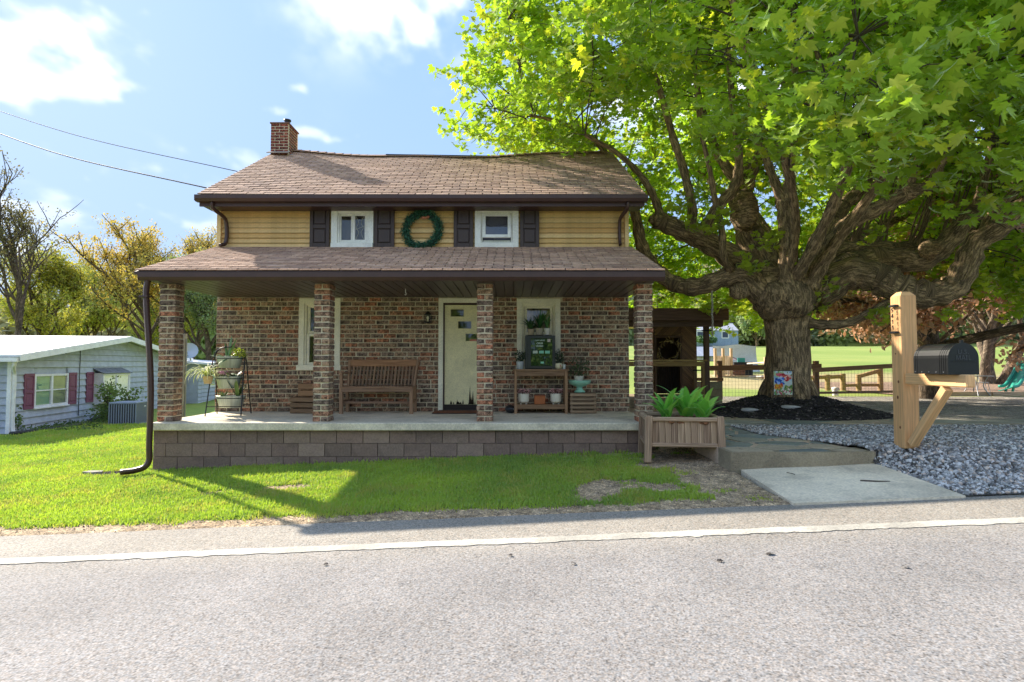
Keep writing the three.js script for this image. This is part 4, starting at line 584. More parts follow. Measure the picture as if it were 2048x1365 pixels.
  limb([[1590, 300, 11.8], [1640, 140, 11.4], [1610, 40, 11.2], [1600, -40, 11]], 0.06, 0.04, 0.1, 8);
  limb([[1640, 150, 11.4], [1690, 60, 11], [1725, -20, 10.6]], 0.05, 0.03, 0.1, 8);
  limb([[1622, 575, 12.2], [1645, 525, 11.9], [1668, 480, 11.7], [1700, 445, 11.5], [1750, 420, 11.3], [1800, 395, 11.1], [1822, 382, 11]], 0.17, 0.15, 0.1);
  limb([[1822, 382, 11], [1860, 370, 10.9], [1880, 330, 10.7], [1900, 270, 10.5], [1935, 210, 10.3], [1985, 130, 10], [2040, 40, 9.7]], 0.12, 0.06, 0.1, 10);
  limb([[1820, 375, 11], [1830, 340, 10.9], [1850, 270, 10.7], [1870, 190, 10.5], [1885, 100, 10.3], [1890, -20, 10]], 0.08, 0.035, 0.1, 8);
  limb([[1615, 600, 12.7], [1680, 540, 12.8], [1760, 520, 12.9], [1840, 522, 12.9], [1890, 490, 12.8], [1930, 445, 12.7], [1960, 415, 12.6]], 0.36, 0.17);
  limb([[1955, 420, 12.6], [1968, 360, 12.5], [1985, 290, 12.4], [1995, 210, 12.2], [2005, 120, 12]], 0.12, 0.05, 0.1, 8);
  limb([[1940, 435, 12.6], [2000, 415, 12.5], [2060, 350, 12.3], [2120, 300, 12]], 0.13, 0.06, 0.1, 8);
  limb([[1630, 590, 12.5], [1700, 548, 12.2], [1750, 555, 12], [1800, 578, 11.8], [1860, 588, 11.7], [1905, 575, 11.6], [1930, 535, 11.5], [1955, 485, 11.4], [2000, 455, 11.2], [2060, 400, 11]], 0.40, 0.17, 0.18);
  limb([[1960, 480, 11.4], [1985, 430, 11.6], [2040, 370, 11.6], [2100, 250, 11.5]], 0.13, 0.05, 0.1, 8);
  limb([[1600, 560, 12.8], [1660, 512, 13.2], [1720, 498, 13.4], [1800, 500, 13.6], [1865, 490, 13.6]], 0.30, 0.16, 0.2);
  limb([[1610, 560, 12.9], [1640, 480, 13.3], [1680, 420, 13.6], [1720, 380, 13.8], [1760, 300, 14]], 0.28, 0.12, 0.2);
  limb([[1608, 645, 12.5], [1650, 650, 12.3], [1700, 645, 12.2], [1745, 622, 12], [1800, 590, 11.8], [1850, 560, 11.4]], 0.13, 0.06, 0.2, 10);
  limb([[1590, 560, 12.2], [1640, 470, 11.2], [1690, 350, 10.2], [1730, 220, 9.4], [1760, 90, 8.6], [1790, -60, 8]], 0.14, 0.05, 0.12, 8);
  limb([[1580, 560, 12.3], [1590, 430, 11.3], [1560, 280, 10.2], [1500, 120, 9.3], [1450, -50, 8.6]], 0.12, 0.05, 0.12, 8);
  limb([[1620, 560, 12.2], [1720, 420, 10.8], [1840, 260, 9.5], [1960, 90, 8.4], [2060, -60, 7.8]], 0.13, 0.05, 0.12, 8);
  limb([[1570, 570, 13], [1540, 480, 14.2], [1500, 420, 15.5], [1440, 380, 16.5], [1380, 330, 17.2]], 0.2, 0.06, 0.12, 8);
  limb([[1610, 570, 13], [1660, 500, 14.4], [1740, 460, 16], [1840, 420, 17.2], [1920, 380, 18]], 0.2, 0.06, 0.12, 8);
  for (let i = 0; i < 26; i++) { const x = 1690 + 60 * (i % 5) + 30 * R(), y = 495, d = 13.5; limb([[x, y, d], [x + 10 + 20 * R(), y - 60, d], [x + 20 + 50 * R(), y - 140 - 40 * R(), d - 0.2]], 0.03 + 0.02 * R(), 0.012, 0.1, 6, 8); }
  // crown: twigs reach from the limbs to points in a hollow dome
  const CEN = V(6.3, 3.6, -12.9), inCrown = (p) => {
    const dx = p.x - CEN.x, dy = p.y - CEN.y, dz = p.z - CEN.z, q = Math.hypot(dx / (dx < 0 ? 8.2 : 9.5), dy / 10.5, dz / (dz > 0 ? 6.9 : 7.5)); if (q > 1) return 0;
    const d = -p.z, r = Math.hypot(dx, dz);
    let base = 5.5; base = lerp(base, 3.75, ss(2.5, 5.5, dz)); // front skirt hangs lower
    base = lerp(base, 2.9, ss(-2.2, -5, dz)); base = lerp(base, 3.3, ss(3.0, 6.5, dx) * (dz < 1.5 ? 1 : 0.0));
    if (p.x < 4.4) base = Math.max(base, lerp(base, 6.2, ss(4.4, 2.4, p.x) * (dz > -3.5 ? 1 : 0.35)));
    if (p.x < 2.9) base = Math.max(base, 6.75 + 0.25 * ss(1.6, -1, p.x));
    base += (fbm(p.x * 0.8 + 5, d * 0.8, 411, 3) - 0.5) * 1.5;
    if (p.y < base) return 0; if (q < 0.6 && p.y < base + 2.2 && r < 3.4) return 0.10;
    const clump = vn3(p.x * 0.75 + 20, p.y * 0.75 + 20, p.z * 0.75 + 20, 413); return q < 0.55 ? 0.16 : 0.08 + 1.5 * ss(0.30, 0.62, clump);
  };
  const twigs = new Acc(), mats4 = [[], [], []], cols = [[], [], []], nearL = []; let made = 0, tries = 0;
  const nodeP = nodes.filter((n) => n[1] < 0.16);
  while (made < 3100 && tries++ < 200000) {
    const p = V(CEN.x + (R() * 2 - 1) * 9.3, CEN.y - 1 + R() * 11.2, CEN.z + (R() * 2 - 1) * 7.4); if (R() > inCrown(p)) continue; made++;
    let best = null, bd = 1e9; for (let i = 0; i < nodeP.length; i += 2) { const q = nodeP[i][0]; const dd = q.distanceToSquared(p) + (q.y > p.y ? 2 : 0); if (dd < bd) { bd = dd; best = q; } }
    bd = Math.sqrt(bd); const mid = best.clone().lerp(p, 0.55).add(V((R() - 0.5) * 0.3, 0.12 * bd, (R() - 0.5) * 0.3)), s = spline([best, mid, p], bd > 2 ? 8 : 5); twigs.add(tube(s, s.map((_, i) => lerp(0.008 + 0.007 * Math.min(bd, 3), 0.004, i / (s.length - 1))), 4, 0, 1, false)); if (bd > 0.8 && made % 2) nodeP.push([s[Math.floor(s.length / 2)].clone(), 0.02], [p.clone(), 0.01]);
    const n = 6 + Math.floor(R() * 4), out = p.clone().sub(V(CEN.x, CEN.y + 1, CEN.z)).normalize();
    for (let i = 0; i < n; i++) { const o = p.clone().add(V((R() - 0.5) * 0.85, (R() - 0.55) * 0.6, (R() - 0.5) * 0.85)), sc = 0.72 + 0.55 * R(), k = Math.floor(R() * 3), a = Math.atan2(out.x, out.z) + (R() - 0.5) * 2.2; mats4[k].push(mx(o.x, o.y, o.z, (R() - 0.5) * 0.5, a, (R() - 0.5) * 0.5, sc)); const y = R(), q = 0.75 + 0.5 * R(); cols[k].push(y < 0.16 ? col3(1.35 * q, 1.15 * q, 0.8 * q) : col3(0.9 * q, 1.0 * q, 0.8 * q)); if (-o.z < 8.8 && o.y < 6.4) nearL.push([o, a]); }
  }
  part('trunk', acc.geo(), barkMat(150, 130, 104), t); stuff('twigs', twigs.geo(), S(84, 72, 58, { rough: 0.9 }), t);
  const lm = leafMat(0.42, 0.56, 0.035, 0.55); [5, 6, 7].forEach((s, k) => instanced('crown', leafSpray(6, 0.112, 0.26, s), lm, t, mats4[k], cols[k]));
  const lg = [1, 2, 3, 4].map((s) => mapleLeaf(0.165, s * 7, 0.5)), lms = [lm, leafMat(0.48, 0.56, 0.05, 0.55), leafMat(0.33, 0.50, 0.04, 0.5)];
  nearL.sort((a, b) => b[0].z - a[0].z); for (let i = 0; i < 300 && nearL.length; i++) { const [o, a] = nearL[Math.floor(i * Math.min(nearL.length, 240) / 300)]; const q = part('leaf', lg[i % 4], lms[i % 3], t, o.x + (R() - 0.5) * 0.4, o.y + (R() - 0.5) * 0.4, o.z + 0.1 + 0.15 * R(), 0.1 + 0.8 * R(), a + (R() - 0.5) * 1.6, (R() - 0.5) * 0.8); }
  // tufts of young leaves sprouting from the limbs
  console.log('crown sprays', mats4.map((m) => m.length));
  const sp = [], sc = []; for (const [px, py, d] of [[1490, 520, 11.9], [1510, 535, 11.9], [1395, 445, 12.3], [1420, 440, 11.7], [1530, 480, 12], [1545, 470, 12], [1440, 430, 11.6], [1360, 400, 12.3], [1600, 510, 12], [1750, 470, 12], [1660, 570, 12], [1630, 610, 12.2], [1760, 630, 11.7], [1795, 615, 11.6], [1450, 600, 13.3], [1430, 605, 13.6], [1480, 610, 13.5], [1330, 585, 13.6], [1900, 620, 11.6], [1960, 560, 11.6]]) for (let i = 0; i < 7; i++) { const p = at(px + (R() - 0.5) * 40, py + (R() - 0.5) * 34, d); sp.push(mx(p.x, p.y, p.z, (R() - 0.5) * 0.5, R() * 6.28, 0, 0.8 + 0.4 * R())); const q = 0.8 + 0.5 * R(); sc.push(col3(q * 1.1, q, q)); }
  instanced('limb_leaves', leafSpray(5, 0.10, 0.2, 9), lm, t, sp, sc);
  // swing chain hanging from the low limb
  const c = thing('hanging_chain', 'pale metal chain dangling from the low maple limb', 'chain', at(1424, 566, 12.6)), ln = new THREE.TorusGeometry(0.026, 0.009, 5, 10); ln.scale(0.7, 1.25, 1); let y = 0.0, i = 0; while (y > -1.18) { part('chain_link', ln, S(196, 188, 176, { rough: 0.5, metal: 0.4 }), c, 0.006 * Math.sin(i * 0.7), y, 0, 0, i % 2 ? Math.PI / 2 : 0, 0); y -= 0.043; i++; }
}
// --- other trees ---
function tree(name, label, group, base, h, spread, o = {}) {
  const { seed = 1, leaf = [0.16, 0.22, 0.05], n = 2600, size = 0.11, bark = [96, 84, 70], stems = 1, levels = 3, first = 0.3, lean = 0, dens = 1, hang = 0, tall = 1, r0 = h * 0.022, spray = 5, wide = 0.6 } = o;
  const R = rng(seed), t = thing(name, label, 'tree', base, 0, group), acc = new Acc(), ends = [], L = [], K = [];
  const grow = (p, dir, len, r, lv) => {
    const n2 = lv === 0 ? 8 : 5, P = [p.clone()], d = dir.clone(); for (let i = 0; i < n2; i++) { d.add(V((R() - 0.5) * 0.34, (lv ? 0.10 - hang * 0.3 : 0.02), (R() - 0.5) * 0.34)).normalize(); P.push(P[i].clone().add(d.clone().multiplyScalar(len / n2))); }
    acc.add(tube(P, P.map((_, i) => lerp(r, r * 0.45, i / n2)), lv === 0 ? 10 : lv === 1 ? 6 : 4, lv === 0 ? 0.15 : 0, seed + lv, false));
    if (lv >= levels) { ends.push(...P.slice(1)); return; } if (lv >= levels - 1) ends.push(P[n2], P[n2 - 1]);
    const kids = lv === 0 ? 8 : 4 + Math.floor(R() * 2); for (let i = 0; i < kids; i++) { const f = lv === 0 ? lerp(first, 1, (i + R() * 0.6) / kids) : 0.3 + 0.7 * R(), q = Math.min(n2 - 1e-3, f * n2), a = P[Math.floor(q)].clone().lerp(P[Math.floor(q) + 1], q % 1), az = (i * 2.4 + R()) , el = lv === 0 ? lerp(wide, 0.15, f) : 0.5; const nd = d.clone().multiplyScalar(tall * (1 - el)).add(V(Math.cos(az), 0.3 - hang, Math.sin(az)).multiplyScalar(el * 1.5)).normalize(); grow(a, nd, lv === 0 ? spread * (0.75 + 0.5 * R()) * (1.1 - 0.45 * f) : len * (0.45 + 0.25 * R()), r * (lv === 0 ? 0.5 : 0.55), lv + 1); }
  };
  for (let s = 0; s < stems; s++) { const a = s / stems * 6.28 + 1; grow(V(stems > 1 ? Math.cos(a) * r0 : 0, -0.2, stems > 1 ? Math.sin(a) * r0 : 0), V(lean + (stems > 1 ? Math.cos(a) * 0.45 : 0), 1, stems > 1 ? Math.sin(a) * 0.45 : 0).normalize(), h * 0.62, r0, 0); }
  part('trunk', acc.geo(), barkMat(...bark), t);
  for (let i = 0; i < n; i++) { const e = ends[Math.floor(R() * ends.length)], w = spread * 0.16 * dens; const p = e.clone().add(V((R() - 0.5) * w, (R() - 0.5) * w * 0.8, (R() - 0.5) * w)); L.push(mx(p.x, p.y, p.z, (R() - 0.5) * 1.2, R() * 6.28, (R() - 0.5) * 1.2, 0.7 + 0.6 * R())); const q = 0.7 + 0.6 * R(), y = R(); K.push(col3(q * (0.9 + 0.3 * y), q, q * (0.8 + 0.3 * (1 - y)))); }
  if (n) instanced('crown', leafSpray(spray, size, size * 3.2, seed + 90, true), leafMat(...leaf, 0.45), t, L, K);
  return t;
}
// behind the neighbouring house
const gl = 'spring trees behind the grey neighbouring house';
tree('bare_tree', 'nearly bare tree with thin twigs and few leaves above the neighbouring roof', gl, V(-29.2, -0.4, -33), 14.5, 4.6, { seed: 12, n: 900, size: 0.11, leaf: [0.18, 0.17, 0.06], bark: [92, 80, 72], first: 0.42, lean: 0.14, tall: 1.3, r0: 0.2 });
tree('spring_tree', 'tree with fresh yellow green leaves beside the nearly bare one', gl, V(-33.5, -0.3, -40), 10.5, 4.6, { seed: 14, n: 4200, size: 0.13, leaf: [0.42, 0.44, 0.06], first: 0.3 });
tree('spring_tree', 'golden leaved tree with a broad open crown behind the grey roof', gl, V(-26.5, -0.2, -42), 12.5, 5.2, { seed: 15, n: 3600, size: 0.12, leaf: [0.52, 0.42, 0.08], first: 0.3, wide: 0.7 });
tree('spring_tree', 'thin yellowish tree between the golden one and the porch', gl, V(-25.2, -0.2, -44), 12.6, 5.0, { seed: 16, n: 3200, size: 0.12, leaf: [0.48, 0.40, 0.09], first: 0.32 });
tree('dark_tree', 'darker green tree seen beside the porch column', gl, V(-20.5, 0, -38), 10.5, 3.4, { seed: 17, n: 4200, size: 0.12, leaf: [0.24, 0.32, 0.10], first: 0.22 });
tree('spring_tree', 'low light green tree behind the neighbouring ridge', gl, V(-29.5, -0.3, -48), 8.5, 4.4, { seed: 18, n: 4400, size: 0.14, leaf: [0.40, 0.45, 0.09], first: 0.2 });
tree('spring_tree', 'pale leafy tree farther behind the grey house', gl, V(-38, -0.3, -52), 10, 5, { seed: 19, n: 4200, size: 0.14, leaf: [0.42, 0.46, 0.10], first: 0.2 });
tree('spring_tree', 'bushy green tree closing the gap behind the satellite dish', gl, V(-22.5, 0, -54), 8, 4.2, { seed: 20, n: 4200, size: 0.15, leaf: [0.44, 0.46, 0.07], first: 0.15 });
// beyond the drive
tree('copper_maple', 'copper leaved maple behind the fence rail and mailbox post', null, V(13.2, 0.5, -18.2), 7.2, 4.4, { seed: 31, n: 5200, size: 0.13, leaf: [0.55, 0.34, 0.22], first: 0.33, hang: 0.42, r0: 0.36, bark: [104, 92, 80], wide: 0.8, levels: 3 });
tree('copper_maple', 'multi stemmed maple with copper and green leaves near the green slide', null, gnd(1985, 768).add(V(0, 0, 0)), 7.5, 4.0, { seed: 33, n: 3600, size: 0.13, leaf: [0.34, 0.38, 0.08], first: 0.42, stems: 3, r0: 0.24, bark: [112, 102, 92] });
tree('leafy_tree', 'green tree filling the gap behind the heavy maple limbs', null, V(17.5, 0.8, -25), 9.5, 5, { seed: 35, n: 5200, size: 0.15, leaf: [0.30, 0.43, 0.06], first: 0.14 });
tree('leafy_tree', 'broad green tree beyond the play area slide', null, V(25, 1.2, -30), 10, 5.5, { seed: 36, n: 5200, size: 0.15, leaf: [0.28, 0.40, 0.06], first: 0.16 });
tree('round_tree', 'round pale green tree beside the blue grey barn', null, V(46.5, G(46, 108), -108), 9.5, 3.0, { seed: 37, n: 3600, size: 0.34, leaf: [0.30, 0.40, 0.17], first: 0.12, tall: 1.6 });
tree('leafy_tree', 'green tree behind the mailbox and copper maple', null, V(14.6, 0.5, -21.5), 7.6, 4.4, { seed: 38, n: 4600, size: 0.14, leaf: [0.32, 0.46, 0.06], first: 0.2 });
// across the road, mirrored in the window and fridge glass
for (let i = 0; i < 4; i++) tree('roadside_tree', 'leafy green tree in the row across the road', 'trees across the road', V(-18 + i * 11.4, 0.3, 22 + (i % 2) * 3), 6.5, 3.0, { seed: 70 + i, n: 2600, size: 0.26, leaf: [0.22, 0.34, 0.07], first: 0.1, levels: 2 });
{ const h = thing('roadside_hedge', 'thick green hedge across the road below the tree row', 'hedge', V(0, 0.3, 17)), R = rng(79), L = [], K = [], st = new Acc(); for (let i = 0; i < 4200; i++) { const x = -22 + 44 * R(), y = 3.2 * R(); L.push(mx(x, y, (R() - 0.5) * 1.6, R() * 2, R() * 6, R(), 0.8 + 0.5 * R())); const q = 0.7 + 0.6 * R(); K.push(col3(q, q, q)); } for (let i = 0; i < 40; i++) st.add(tube([V(-22 + i * 1.1, -0.2, 0), V(-22 + i * 1.1 + R() * 0.4, 2.6, (R() - 0.5))], 0.04, 5)); part('stems', st.geo(), S(84, 72, 58), h); instanced('foliage', leafSpray(6, 0.24, 0.6, 78, true), leafMat(0.20, 0.32, 0.07, 0.3), h, L, K); }
{ // wooded hillside, one mass
  const R = rng(501), L = [[], []], K = [[], []], C2 = [[0.32, 0.40, 0.13], [0.40, 0.44, 0.15], [0.28, 0.33, 0.17], [0.44, 0.40, 0.20], [0.34, 0.32, 0.24]];
  const trees = []; for (let i = 0; i < 170; i++) { const d = 122 + 70 * R(), x = -20 + R() * 150; trees.push([x, d, 9 + 7 * R(), pick(R, C2)]); }
  for (let i = 0; i < 60; i++) { trees.push([-150 + 130 * R(), 75 + 60 * R(), 9 + 6 * R(), pick(R, C2)]); }
  for (const [x, d, h, c] of trees) { const y = G(x, d); for (let i = 0; i < 190; i++) { const a = R() * 6.28, u = R(), rr = h * 0.36 * Math.sqrt(Math.sin(Math.PI * (0.12 + 0.85 * u))) * (0.55 + 0.45 * R()); const k = i & 1; L[k].push(mx(x + Math.cos(a) * rr, y + h * (0.15 + 0.85 * u), -d + Math.sin(a) * rr, R() * 2, R() * 6, R() * 2, 0.8 + 0.7 * R())); const q = 0.7 + 0.6 * R(); K[k].push(col3(c[0] * q, c[1] * q, c[2] * q)); } }
  [0, 1].forEach((k) => tag(instanced('distant_woods', leafSpray(7, 0.75, 1.8, 60 + k, true), leafMat(1, 1, 1, 0.35), scene, L[k], K[k]), ['far off wood of mixed spring trees on the hillside', 'far off spring foliage covering the hillside wood'][k], 'woods', null, 'stuff'));
}

// ================= NEIGHBOURING HOUSE =================
{
  const NA = V(-14.0, -0.42, -15.9), dir = V(-1.9, 0, -11.4).normalize(), turn = Math.atan2(-dir.z, dir.x); // local +x runs along the wall, +z faces our lawn
  const nh = thing('neighbour_house', 'low grey blue clapboard house with white roof and mauve shutters', 'house', NA, turn), L = 11.5, EV = 2.12, PK = 2.86;
  const grey = [[176, 184, 200], [170, 178, 195], [181, 189, 205]].map((c) => S(...c, { t: 'grain', rough: 0.7 })), wh = S(232, 234, 238, { t: 'grain', rough: 0.5 }), mauve = S(128, 74, 100, { t: 'grain', rough: 0.55 }), R = rng(601);
  const topAt = (x) => EV + (PK - EV) * (1 - Math.abs(x - L / 2) / (L / 2));
  part('wall', prism([[0, -0.3], [L, -0.3], [L, EV], [L / 2, PK], [0, EV]], 8), grey[0], nh, 0, 0, -8.02);
  const wins = [[0.95, 2.6, 0.62, 1.62], [4.1, 6.0, 0.62, 1.58]];
  const prof = [[-0.01, 0], [0.045, 0], [0.045, 0.012], [0.004, 0.205], [-0.01, 0.205]];
  for (let r = 0; r < 14; r++) { const y = -0.05 + r * 0.208; let a = 0, b = L; if (y > EV - 0.05) { const k = (y - EV + 0.2) / (PK - EV) * L / 2; a = k; b = L - k; } if (b - a < 0.5) continue; let segs = [[a, b]]; for (const w of wins) segs = segs.flatMap(([p, q]) => (q <= w[0] || p >= w[1] || y + 0.2 < w[2] || y > w[3] ? [[p, q]] : [[p, w[0]], [w[1], q]].filter(([u, v]) => v - u > 0.05))); for (const [p, q] of segs) { const o = part('siding_board', prism(prof, q - p), pick(R, grey), nh, q, y, 0.0); o.rotation.set(0, -Math.PI / 2, 0); } }
  // front wall round the near corner
  for (let r = 0; r < 10; r++) { const o = part('siding_board', prism(prof, 8), pick(R, grey), nh, -0.0, -0.05 + r * 0.208, -8); o.rotation.set(0, Math.PI, 0); o.position.set(0, -0.05 + r * 0.208, 0); }
  pb('corner_board', 0.1, EV + 0.3, 0.1, wh, nh, -0.01, EV / 2 - 0.15, 0.0);
  const rs = Math.atan2(PK - EV, L / 2), half = (L / 2 + 0.35) / Math.cos(rs); for (const s of [-1, 1]) pb('roof', half, 0.07, 9.2, wh, nh, L / 2 + s * (L / 2 + 0.35) / 2, PK + 0.08 - (L / 2 + 0.35) / 2 * Math.tan(rs), -4.15, 0, 0, -s * rs);
  for (const s of [-1, 1]) pb('rake_board', half, 0.16, 0.03, wh, nh, L / 2 + s * (L / 2 + 0.35) / 2, PK - 0.0 - (L / 2 + 0.35) / 2 * Math.tan(rs), 0.44, 0, 0, -s * rs);
  pb('gutter', 0.12, 0.12, 9, wh, nh, -0.36, EV - 0.08, -4.1);
  part('downspout', tube(spline([V(-0.3, EV - 0.12, 0.3), V(-0.28, EV - 0.25, 0.25), V(0.0, EV - 0.45, 0.09), V(0.02, EV - 0.7, 0.09), V(0.02, 0.1, 0.09), V(0.02, -0.05, 0.14)], 24), 0.05, 6), wh, nh);
  for (const [x0, x1, y0, y1] of wins) {
    const bay = x0 > 3, z = bay ? 0.3 : 0.02, w = thing0('window', nh, (x0 + x1) / 2, y0, z), ww = x1 - x0, h = y1 - y0; if (bay) { pb('bay_box', ww, h + 0.15, 0.3, wh, w, 0, h / 2 - 0.05, -0.16); pb('bay_roof', ww + 0.12, 0.03, 0.45, S(120, 124, 132, { t: 'granule' }), w, 0, h + 0.1, -0.12, 0.45); }
    for (const s of [-1, 1]) pb('casing', 0.07, h, 0.05, wh, w, s * (ww / 2 - 0.035), h / 2, 0.01); pb('casing', 0.09, h, 0.05, wh, w, 0, h / 2, 0.01); for (const y of [0.035, h - 0.035]) pb('casing', ww - 0.14, 0.07, 0.045, wh, w, 0, y, 0.01); pb('sill', ww + 0.08, 0.04, 0.09, wh, w, 0, -0.02, 0.03);
    for (const s of [-1, 1]) { const pw = ww / 2 - 0.12; pb('curtain', pw, h - 0.14, 0.01, s < 0 ? S(104, 150, 138, { t: 'grain' }) : S(118, 128, 112, { t: 'grain' }), w, s * (pw / 2 + 0.047), h / 2, -0.02 ); if (!bay) pb('sash_rail', pw, 0.035, 0.03, wh, w, s * (pw / 2 + 0.047), h / 2, 0.005); part('pane', box(pw, h - 0.14, 0.004, 0.0005), glass, w, s * (pw / 2 + 0.047), h / 2, 0.006); }
  }
  for (const [a, b] of [[0.5, 0.93], [2.62, 3.05], [3.62, 4.05]]) { const s = thing0('shutter', nh, (a + b) / 2, 0.6, 0.035), w = b - a; pb('backing', w, 1.04, 0.02, mauve, s, 0, 0.52, 0); for (const k of [-1, 1]) pb('stile', 0.06, 1.04, 0.03, mauve, s, k * (w / 2 - 0.03), 0.52, 0.015); for (const y of [0.04, 0.5, 1.0]) pb('rail', w - 0.12, 0.08, 0.028, mauve, s, 0, y, 0.015); for (const y of [0.27, 0.75]) pb('raised_panel', w - 0.16, 0.32, 0.03, mauve, s, 0, y, 0.012, 0, 0, 0, 0.012); }
  part('cable', tube(spline([V(2.9, 2.72, 0.06), V(3.15, 2.6, 0.05), V(3.2, 1.5, 0.05), V(3.2, 0.2, 0.05)], 16), 0.012, 5), S(60, 62, 66), nh);
  // rear wing beyond the gable
  part('rear_wing', prism([[0, -0.3], [6, -0.3], [6, 2.0], [0, 2.0]], 6), grey[1], nh, L, 0, -5.2); for (let r = 0; r < 11; r++) { const o = part('siding_board', prism(prof, 6), pick(R, grey), nh, L + 6, -0.05 + r * 0.19, 0.802); o.rotation.set(0, -Math.PI / 2, 0); } pb('wing_roof', 6.8, 0.1, 7.2, wh, nh, L + 3, 2.15, -2.1, 0.06);
  { const w = thing0('window', nh, L + 1.9, 0.75, 0.84), ww = 0.9, h = 1.0; for (const s of [-1, 1]) pb('casing', 0.08, h, 0.05, wh, w, s * (ww / 2 - 0.04), h / 2, 0); for (const y of [0.04, h - 0.04]) pb('casing', ww - 0.16, 0.08, 0.045, wh, w, 0, y, 0); pb('curtain', ww - 0.16, h - 0.16, 0.01, S(120, 136, 122), w, 0, h / 2, -0.02); part('pane', box(ww - 0.16, h - 0.16, 0.004, 0.0005), glass, w, 0, h / 2, 0.004); }
  { const m = S(176, 184, 196, { rough: 0.4, metal: 0.3 }), p = at(378, 703, 24), dsh = thing('satellite_dish', 'grey satellite dish at the rear eave of the neighbouring house', 'dish', p); part('reflector', lathe([[0.001, 0], [0.15, 0.015], [0.28, 0.06], [0.34, 0.1], [0.34, 0.11], [0.27, 0.075], [0.001, 0.02]], 20), m, dsh, 0, 0, 0, 1.3, 0.5, 0); bar('mast', V(0, -0.4, -0.12), V(0, 0, -0.05), 0.04, 0.04, m, dsh); bar('feed_arm', V(0, -0.25, 0), V(0.12, -0.1, 0.42), 0.025, 0.025, m, dsh); pb('feed_horn', 0.06, 0.06, 0.08, S(80, 80, 84), dsh, 0.12, -0.08, 0.42); }
  { const b = V(-10.1, -0.4, -17.5), t = at(368, 668, 17.5), p = thing('utility_post', 'weathered grey timber utility post with meter box beside the porch', 'post', b); pb('post', 0.13, t.y - b.y, 0.13, wood(148, 138, 126), p, 0, (t.y - b.y) / 2, 0); pb('meter_box', 0.16, 0.3, 0.12, S(150, 152, 154, { rough: 0.4, metal: 0.4 }), p, -0.1, 0.55, 0.05); part('meter_glass', lathe([[0, 0.08], [0.06, 0.06], [0.07, 0]], 14), S(190, 196, 200, { rough: 0.15 }), p, -0.1, 0.6, 0.11, Math.PI / 2); part('conduit', tube([V(0.08, 0.05, 0.02), V(0.08, t.y - b.y - 0.15, 0.02)], 0.018, 6), S(120, 122, 124, { rough: 0.4 }), p); part('insulator', lathe([[0.03, 0], [0.05, 0.04], [0.03, 0.08], [0.04, 0.1], [0.0, 0.13]], 10), S(60, 52, 48), p, -0.02, t.y - b.y, 0); }
  { // air conditioner
    const p = gnd(256, 850), ac = thing('air_conditioner', 'grey square air conditioning unit beside the grey house', 'air conditioner', p, turn + 0.0), m = S(128, 140, 160, { rough: 0.5 }), s = 0.8, h = 0.74; pb('core', s - 0.06, h - 0.1, s - 0.06, S(62, 66, 74), ac, 0, h / 2, 0); pb('base_pan', s, 0.07, s, m, ac, 0, 0.035, 0); pb('lid', s, 0.06, s, m, ac, 0, h - 0.03, 0, 0, 0, 0, 0.015); for (let i = 0; i <= 11; i++) for (const k of [0, 1, 2, 3]) { const u = -s / 2 + 0.02 + i * (s - 0.04) / 11; pb('grille_slat', 0.028, h - 0.13, 0.02, m, ac, k < 2 ? u : (k === 2 ? 1 : -1) * (s / 2 - 0.012), h / 2 + 0.005, k < 2 ? (k ? 1 : -1) * (s / 2 - 0.012) : u, 0, k < 2 ? 0 : Math.PI / 2, 0); } pb('badge', 0.12, 0.03, 0.006, S(225, 228, 232), ac, 0.18, h - 0.16, s / 2 + 0.001);
  }
  { const P = [[20, 872], [70, 866], [120, 860], [165, 852], [190, 840], [215, 834], [240, 836]].map(([a, b]) => gnd(a, b).add(V(0, 0.05, 0))); tag(part('drain_pipe', tube(spline(P, 60), spline(P, 60).map((_, i) => 0.055 + (i % 2) * 0.008), 8), S(34, 36, 40, { rough: 0.6 }), scene), 'black corrugated drain pipe lying along the grey house', 'pipe'); }
  const shrub = (px, py, label, h, w, n, c, seed) => { const p = gnd(px, py), q = rng(seed), s = thing('shrub', label, 'shrub', p), st = new Acc(), Lm = [], K = []; for (let i = 0; i < 7; i++) { const a = q() * 6.28, e = V(Math.cos(a) * w * 0.5 * q(), h * (0.6 + 0.4 * q()), Math.sin(a) * w * 0.4 * q()), P = spline([V(0, 0, 0), V(e.x * 0.3, h * 0.4, e.z * 0.3), e], 6); st.add(tube(P, 0.012, 4)); for (let k = 0; k < n / 7; k++) { const o = P[1 + Math.floor(q() * 6)]; Lm.push(mx(o.x + (q() - 0.5) * w * 0.5, o.y + (q() - 0.5) * h * 0.25, o.z + (q() - 0.5) * w * 0.4, q() * 2, q() * 6, q(), 0.7 + 0.6 * q())); const v = 0.7 + 0.6 * q(); K.push(col3(v, v, v)); } } part('stem', st.geo(), S(90, 80, 62), s); instanced('foliage', leafSpray(5, 0.07, 0.16, seed, true), leafMat(...c, 0.35), s, Lm, K); };
  shrub(215, 848, 'tall leafy shrub climbing the grey wall between its windows', 1.45, 0.7, 170, [0.16, 0.24, 0.06], 611); shrub(222, 842, 'spreading low shrub beside the air conditioner', 0.6, 1.5, 150, [0.14, 0.22, 0.07], 612); shrub(20, 866, 'shrub at the corner downspout of the grey house', 0.9, 0.9, 130, [0.14, 0.21, 0.07], 613); shrub(262, 836, 'green bush behind the air conditioner', 1.1, 0.9, 130, [0.17, 0.25, 0.07], 615);
